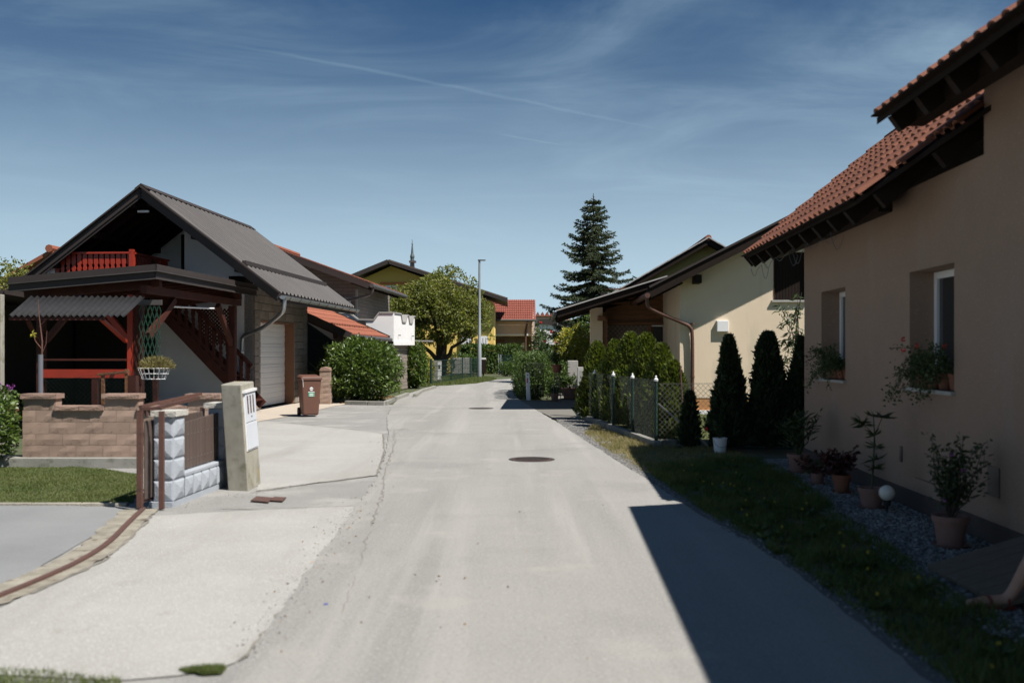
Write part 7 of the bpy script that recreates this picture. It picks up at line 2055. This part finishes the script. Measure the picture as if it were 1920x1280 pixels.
# ---- window boxes in the beige house
def sill_pots(label, b0, b1, n, trail, flowers):
    ctr = FR(.08, (b0 + b1) / 2, ZS)
    t = thing('geranium_pots', label, 'flower pots', ctr)
    for i in range(n):
        bb = b0 + .14 + (b1 - b0 - .28) * i / max(1, n - 1); q = FR(.09, bb, ZS)
        part('pot', m_terra, t, lambda m: m.lathe(q, [(.055, .003), (.075, .13), (.082, .13), (.082, .155), (.07, .155), (.01, .14)], 16), smooth=True)
    m = MB(); P, D = [], []
    for i in range(trail):
        bb = random.uniform(b0 + .05, b1 - .1); q = FR(random.uniform(0, .1), bb, ZS + .15)
        end = FR(-random.uniform(.05, .32), bb + random.gauss(0, .12), ZS + random.choice([random.uniform(-.15, .2), random.uniform(.1, .42)]))
        mid = q.lerp(end, .5) + V3((0, 0, .12)); pts = [q, mid, end]; m.tube(pts, [.004, .003, .002], 4)
        for k in range(46):
            s = random.uniform(.1, 1); z = (q.lerp(mid, s * 2) if s < .5 else mid.lerp(end, s * 2 - 1))
            P.append(z + V3((random.gauss(0, .03), random.gauss(0, .04), random.gauss(0, .03)))); D.append(V3((random.gauss(-.2, .8), random.gauss(0, .8), random.gauss(0, .7))).normalized())
    m.build('stem', m_rose_stem, t); P, D = np.array(P), np.array(D)
    V, Fc = leaf_arrays(P, D, rng.uniform(.02, .05, len(P)), rng.uniform(.012, .03, len(P))); link('foliage', np_mesh('foliage', V - np.array(ctr), Fc, m_fern), t)
    for q in flowers:
        u = unit(16); V, Fc = leaf_arrays(np.array(q) + u * .008, u, np.full(16, .022), np.full(16, .018)); link('flower', np_mesh('flower', V - np.array(ctr), Fc, m_petal), t)
sill_pots('row of geranium pots with red blooms on the sill of the nearer window', -5.36, -4.28, 4, 34, [A(1694, 636, 9.5), A(1694, 655, 9.5), A(1718, 648, 9.3), A(1770, 648, 9.0)])
sill_pots('pots of trailing greenery on the sill of the farther window', -2.0, -.94, 4, 32, [])

# ---- cable of fairy lights under the lower eave
fl = thing('light_string', 'loose cable of string lights looping under the tiled eave', 'string lights', FR(EA, -.5, 2.7))
def cable(m):
    pts_ = []
    for i in range(9):
        b0 = .55 - i * .56
        for s in np.linspace(0, 1, 8)[:-1]:
            pts_.append(FR(EA + .0 + .05 * math.sin(i * 2.1), b0 - .56 * s, 2.78 - (.14 + .08 * math.sin(i * 1.7)) * math.sin(math.pi * s)))
    m.tube(pts_, .003, 5)
part('cable', M('cable_grey', (0.10, 0.10, 0.105), None, 4, .5), fl, cable)


# ---- wooden ramp to the house door and the person stepping off it
m_plank = M('weathered_plank', (0.16, 0.125, 0.09), (0.11, 0.085, 0.062), 4, .85, .4, 30, stretch=(1, 9, 9))
dr_ = part('door', m_brownwood, hr, lambda m: m.box(-.03, 0, -8.15, -7.22, .30, 2.32, FR), bevel=.004)
part('handle', m_zinc, dr_, lambda m: m.tube([FR(-.035, -7.32, 1.30), FR(-.07, -7.32, 1.30), FR(-.07, -7.44, 1.30)], .010, 8))
part('door_glass', m_glass, dr_, lambda m: m.box(-.036, -.031, -7.95, -7.5, 1.3, 2.1, FR))
rp_ = thing('wooden_ramp', 'weathered wooden ramp boards leading to the house door at lower right', 'ramp', (3.4, 6.5, 0))
for i in range(7):
    y0_ = 5.95 + i * .155
    part('plank', m_plank, rp_, lambda m: m.hexa([V3((2.93, y0_, .01)), V3((3.79, y0_, .27)), V3((3.79, y0_ + .148, .27)), V3((2.93, y0_ + .148, .01)), V3((2.93, y0_, .045)), V3((3.79, y0_, .305)), V3((3.79, y0_ + .148, .305)), V3((2.93, y0_ + .148, .045))]), bevel=.004)
part('bearer', m_darkwood, rp_, lambda m: m.box(3.6, 3.7, 5.95, 7.03, 0, .19))

def skin_mesh(name, joints, edges, mat, parent, sub=2, root=0):
    me = bpy.data.meshes.new(name); o_ = org(parent)
    me.from_pydata([tuple(V3(j[0]) - o_) for j in joints], edges, [])
    ob = bpy.data.objects.new(name, me); COL.objects.link(ob)
    ob.modifiers.new('skin', 'SKIN')
    for i, j in enumerate(joints):
        sv = me.skin_vertices[0].data[i]; r_ = j[1]; sv.radius = (r_, r_) if not hasattr(r_, '__len__') else r_
        sv.use_root = (i == root)
    s = ob.modifiers.new('sub', 'SUBSURF'); s.levels = sub; s.render_levels = sub
    dg = bpy.context.evaluated_depsgraph_get(); em = bpy.data.meshes.new_from_object(ob.evaluated_get(dg))
    bpy.data.objects.remove(ob)
    em.polygons.foreach_set('use_smooth', np.ones(len(em.polygons), bool)); em.materials.clear(); em.materials.append(mat)
    return link(name, em, parent)
m_skin = M('skin', (0.46, 0.255, 0.175), (0.42, 0.23, 0.155), 5, .55)
m_blackcloth = M('black_cloth', (0.015, 0.015, 0.017), None, 6, .9)
fx_, fy_ = 2.93, 5.98        # front foot on the gravel
per = thing('person', 'person mostly out of frame, bare leg in red sandal stepping off the ramp', 'person', (3.35, fy_, 0))
hip = V3((3.50, fy_ + .02, .93))
J = [(hip, .098), (V3((3.50, fy_, 1.12)), .088), (V3((3.49, fy_, 1.30)), .100), (V3((3.485, fy_, 1.41)), (.085, .08)), (V3((3.47, fy_, 1.50)), .048), (V3((3.455, fy_, 1.585)), (.074, .074)), (V3((3.465, fy_, 1.665)), (.082, .082)),
     # front (left) leg
     (V3((3.46, fy_ - .09, .86)), .095), (V3((3.24, fy_ - .06, .50)), .062), (V3((3.14, fy_ - .04, .36)), .060), (V3((3.00, fy_ - .01, .10)), .036), (V3((2.97, fy_, .055)), .040), (V3((2.84, fy_ + .02, .042)), .036), (V3((2.77, fy_ + .03, .035)), .024),
     # rear leg on the ramp
     (V3((3.52, fy_ + .12, .86)), .095), (V3((3.55, fy_ + .12, .58)), .062), (V3((3.62, fy_ + .12, .45)), .058), (V3((3.68, fy_ + .12, .37)), .036), (V3((3.60, fy_ + .13, .31)), .034), (V3((3.54, fy_ + .13, .29)), .024),
     # arms
     (V3((3.48, fy_ - .18, 1.42)), .055), (V3((3.52, fy_ - .22, 1.14)), .042), (V3((3.45, fy_ - .22, .92)), .030), (V3((3.43, fy_ - .21, .84)), (.018, .036)),
     (V3((3.48, fy_ + .18, 1.42)), .055), (V3((3.46, fy_ + .22, 1.14)), .042), (V3((3.40, fy_ + .21, .93)), .030), (V3((3.38, fy_ + .20, .85)), (.018, .036))]
E_ = [(0, 1), (1, 2), (2, 3), (3, 4), (4, 5), (5, 6), (0, 7), (7, 8), (8, 9), (9, 10), (10, 11), (11, 12), (12, 13), (0, 14), (14, 15), (15, 16), (16, 17), (17, 18), (18, 19), (2, 20), (20, 21), (21, 22), (22, 23), (2, 24), (24, 25), (25, 26), (26, 27)]
for hand, base_i, sy_ in ((23, 22, -1), (27, 26, 1)):
    c_ = V3(J[hand][0])
    for f_ in range(4):
        o_ = V3((-.028 + f_ * .018, 0, 0)); k_ = len(J)
        J.append((c_ + o_ + V3((0, 0, -.045)), .009)); J.append((c_ + o_ + V3((-.008, 0, -.075 - .008 * (f_ in (1, 2)))), .008)); E_ += [(hand, k_), (k_, k_ + 1)]
    k_ = len(J); J.append((c_ + V3((-.045, 0, -.015)), .010)); J.append((c_ + V3((-.055, 0, -.05)), .008)); E_ += [(hand, k_), (k_, k_ + 1)]
# toes of the front foot
for f_ in range(5):
    k_ = len(J); J.append((V3((2.735 + f_ * .006, fy_ - .012 + f_ * .019, .03)), .010 + .003 * (f_ == 0))); E_.append((13, k_))
# nose and chin grow out of the head
k_ = len(J); J.append((V3((3.37, fy_, 1.592)), .014)); E_.append((5, k_)); k_ = len(J); J.append((V3((3.405, fy_, 1.535)), .030)); E_.append((5, k_))
skin_mesh('body', J, E_, m_skin, per, 2)
def rings(m, rs, n=22):
    k = len(m.v)
    for (cx, cy, z, rx, ry) in rs:
        for i in range(n):
            a = 2 * math.pi * i / n; m.v.append(V3((cx + rx * math.cos(a), cy + ry * math.sin(a), z)))
    for j_ in range(len(rs) - 1):
        for i in range(n):
            a, b = k + j_ * n + i, k + j_ * n + (i + 1) % n; m.f.append((a, b, b + n, a + n))
def shirt(m):
    rings(m, [(3.50, fy_, .88, .135, .185), (3.50, fy_, .98, .130, .175), (3.50, fy_, 1.10, .120, .165), (3.49, fy_, 1.26, .132, .190), (3.485, fy_, 1.37, .118, .200), (3.482, fy_, 1.43, .095, .165), (3.478, fy_, 1.465, .075, .095), (3.474, fy_, 1.48, .066, .070)])
    for sg, el in ((-1, V3((3.515, fy_ - .222, 1.17))), (1, V3((3.465, fy_ + .222, 1.17)))):
        p0_ = V3((3.485, fy_ + sg * .13, 1.40)); m.tube([p0_, V3((3.483, fy_ + sg * .185, 1.375)), p0_.lerp(el, .55) + V3((0, sg * .03, 0)), el], [.075, .080, .066, .062], 14, cap=False)
part('shirt', m_blackcloth, per, shirt, smooth='all')
def shorts(m):
    rings(m, [(3.50, fy_ + .01, .98, .128, .172), (3.50, fy_ + .01, .88, .140, .190), (3.49, fy_ + .01, .80, .135, .185)])
    m.tube([V3((3.48, fy_ - .08, .86)), V3((3.44, fy_ - .085, .79)), V3((3.33, fy_ - .07, .62))], [.118, .112, .092], 16, cap=False)
    m.tube([V3((3.51, fy_ + .11, .86)), V3((3.52, fy_ + .115, .79)), V3((3.545, fy_ + .12, .62))], [.118, .112, .092], 16, cap=False)
part('shorts', m_blackcloth, per, shorts, smooth='all')
m_hair = M('hair_brown', (0.04, 0.025, 0.016), None, 9, .6)
def hair(m):
    n, q_ = 20, 9; k = len(m.v); c_ = V3((3.468, fy_, 1.632))
    for j_ in range(q_):
        t = math.pi / 2 * (1 - j_ / (q_ - 1)) 
        for i in range(n):
            a = 2 * math.pi * i / n; fr_ = max(0.0, -math.cos(a))           # towards the face
            low = -.012 + .085 * fr_ ** 1.5 - .075 * max(0.0, math.cos(a))
            z = low + (.118 - low) * math.sin(t); r_ = math.sqrt(max(0, 1 - ((z - .0) / .119) ** 2)) * .094 if z > 0 else .094 + z * .18
            m.v.append(c_ + V3((r_ * 1.06 * math.cos(a), r_ * .93 * math.sin(a), z)))
    for j_ in range(q_ - 1):
        for i in range(n):
            a, b = k + j_ * n + i, k + j_ * n + (i + 1) % n; m.f.append((a, b, b + n, a + n))
part('hair', m_hair, per, hair, smooth='all')
for sg in (-1, 1):
    part('ear', m_skin, per, lambda m: m.lathe(V3((3.475, fy_ + sg * .080, 1.585)), [(.004, -.030), (.016, -.022), (.018, .005), (.014, .026), (.003, .032)], 10), smooth='all')
    e_ = part('eye', m_whitepvc, per, lambda m: m.lathe(V3((3.388, fy_ + sg * .030, 1.615)), [(.002, -.009), (.010, -.005), (.0115, 0), (.010, .005), (.002, .009)], 10), smooth='all')
    part('iris', m_blackcloth, e_, lambda m: m.lathe(V3((3.380, fy_ + sg * .030, 1.615)), [(.001, -.0045), (.0045, 0), (.001, .0045)], 8))
    part('eyebrow', m_hair, per, lambda m: m.tube([V3((3.385, fy_ + sg * .016, 1.636)), V3((3.382, fy_ + sg * .030, 1.641)), V3((3.392, fy_ + sg * .045, 1.634))], .0035, 5))
part('lips', M('lips', (0.36, 0.13, 0.11), None, 5, .5), per, lambda m: m.tube([V3((3.388, fy_ - .020, 1.556)), V3((3.381, fy_, 1.557)), V3((3.388, fy_ + .020, 1.556))], [.003, .006, .003], 6))
m_sandal = M('red_sandal', (0.20, 0.03, 0.02), None, 5, .6)
def sandal(m, x0, y, z, s=1):
    m.prism([V3((x0 + .10, y - .035, z)), V3((x0 + .10, y + .035, z)), V3((x0 - .05, y + .055, z)), V3((x0 - .16, y + .05, z)), V3((x0 - .185, y + .01, z)), V3((x0 - .15, y - .03, z)), V3((x0 - .04, y - .04, z))], (0, 0, .022))
sd_ = part('sandal', m_sandal, per, lambda m: sandal(m, 2.92, fy_ + .01, .001), bevel=.006)
part('strap', m_sandal, sd_, lambda m: [m.tube([V3((2.86 + .01 * math.cos(t), fy_ + .015 - .048 * math.cos(t), .02 + .058 * math.sin(t))) for t in np.linspace(0, math.pi, 9)], .010, 6), m.tube([V3((2.97, fy_ - .045 * math.cos(t), .02 + .07 * math.sin(t))) for t in np.linspace(0, math.pi, 9)], .009, 6)])
part('sandal', m_sandal, per, lambda m: m.hexa([V3((3.48, fy_ + .08, .20)), V3((3.74, fy_ + .08, .285)), V3((3.74, fy_ + .17, .285)), V3((3.48, fy_ + .17, .20)), V3((3.48, fy_ + .08, .228)), V3((3.74, fy_ + .08, .31)), V3((3.74, fy_ + .17, .31)), V3((3.48, fy_ + .17, .228))]))

# ---- left edge: pale post, purple flowers in a planter; a blue cap on the drive
cp = V3((A(1, 0, 14.3).x, 14.3, 0)); t = thing('concrete_post', 'pale concrete post at the very left edge', 'post', cp)
part('post', m_oldconc, t, lambda m: m.box(cp.x - .08, cp.x + .035, 14.25, 14.35, 0, A(0, 552, 14.3).z), bevel=.01)
fpx = V3((A(10, 0, 13.75).x, 13.75, 0)); t = thing('flower_planter', 'purple-flowering plant in a brown box at the left edge above the bush', 'planter', fpx)
part('box', m_brownwood, t, lambda m: m.box(fpx.x - .25, fpx.x + .12, 13.72, 13.9, .62, .80)); part('stand', m_gpost, t, lambda m: m.box(fpx.x - .02, fpx.x + .02, 13.8, 13.84, 0, .62))
stems_leaves(t, fpx, [(fpx + V3((random.uniform(-.2, .08), .05, .78)), fpx + V3((random.uniform(-.25, .13), random.gauss(0, .08), random.uniform(.9, 1.1)))) for _ in range(16)], 14, .05, .03, m_fern)
for _ in range(22):
    u = unit(9); q = fpx + V3((random.uniform(-.25, .12), random.uniform(-.12, .05), random.uniform(.9, 1.12)))
    V, Fc = leaf_arrays(np.array(q) + u * .005, u, np.full(9, .026), np.full(9, .02)); link('flower', np_mesh('flower', V - np.array(fpx), Fc, m_petalp), t)
bc = G(611, 1132); t = thing('bottle_cap', 'tiny blue bottle cap lying in the gutter left of the road', 'bottle cap', bc)
part('cap', M('blue_plastic', (0.03, 0.06, 0.30), None, 4, .4), t, lambda m: m.lathe(bc + V3((0, 0, -.010)), [(.015, 0), (.015, .012), (.012, .014), (.002, .014)], 14))
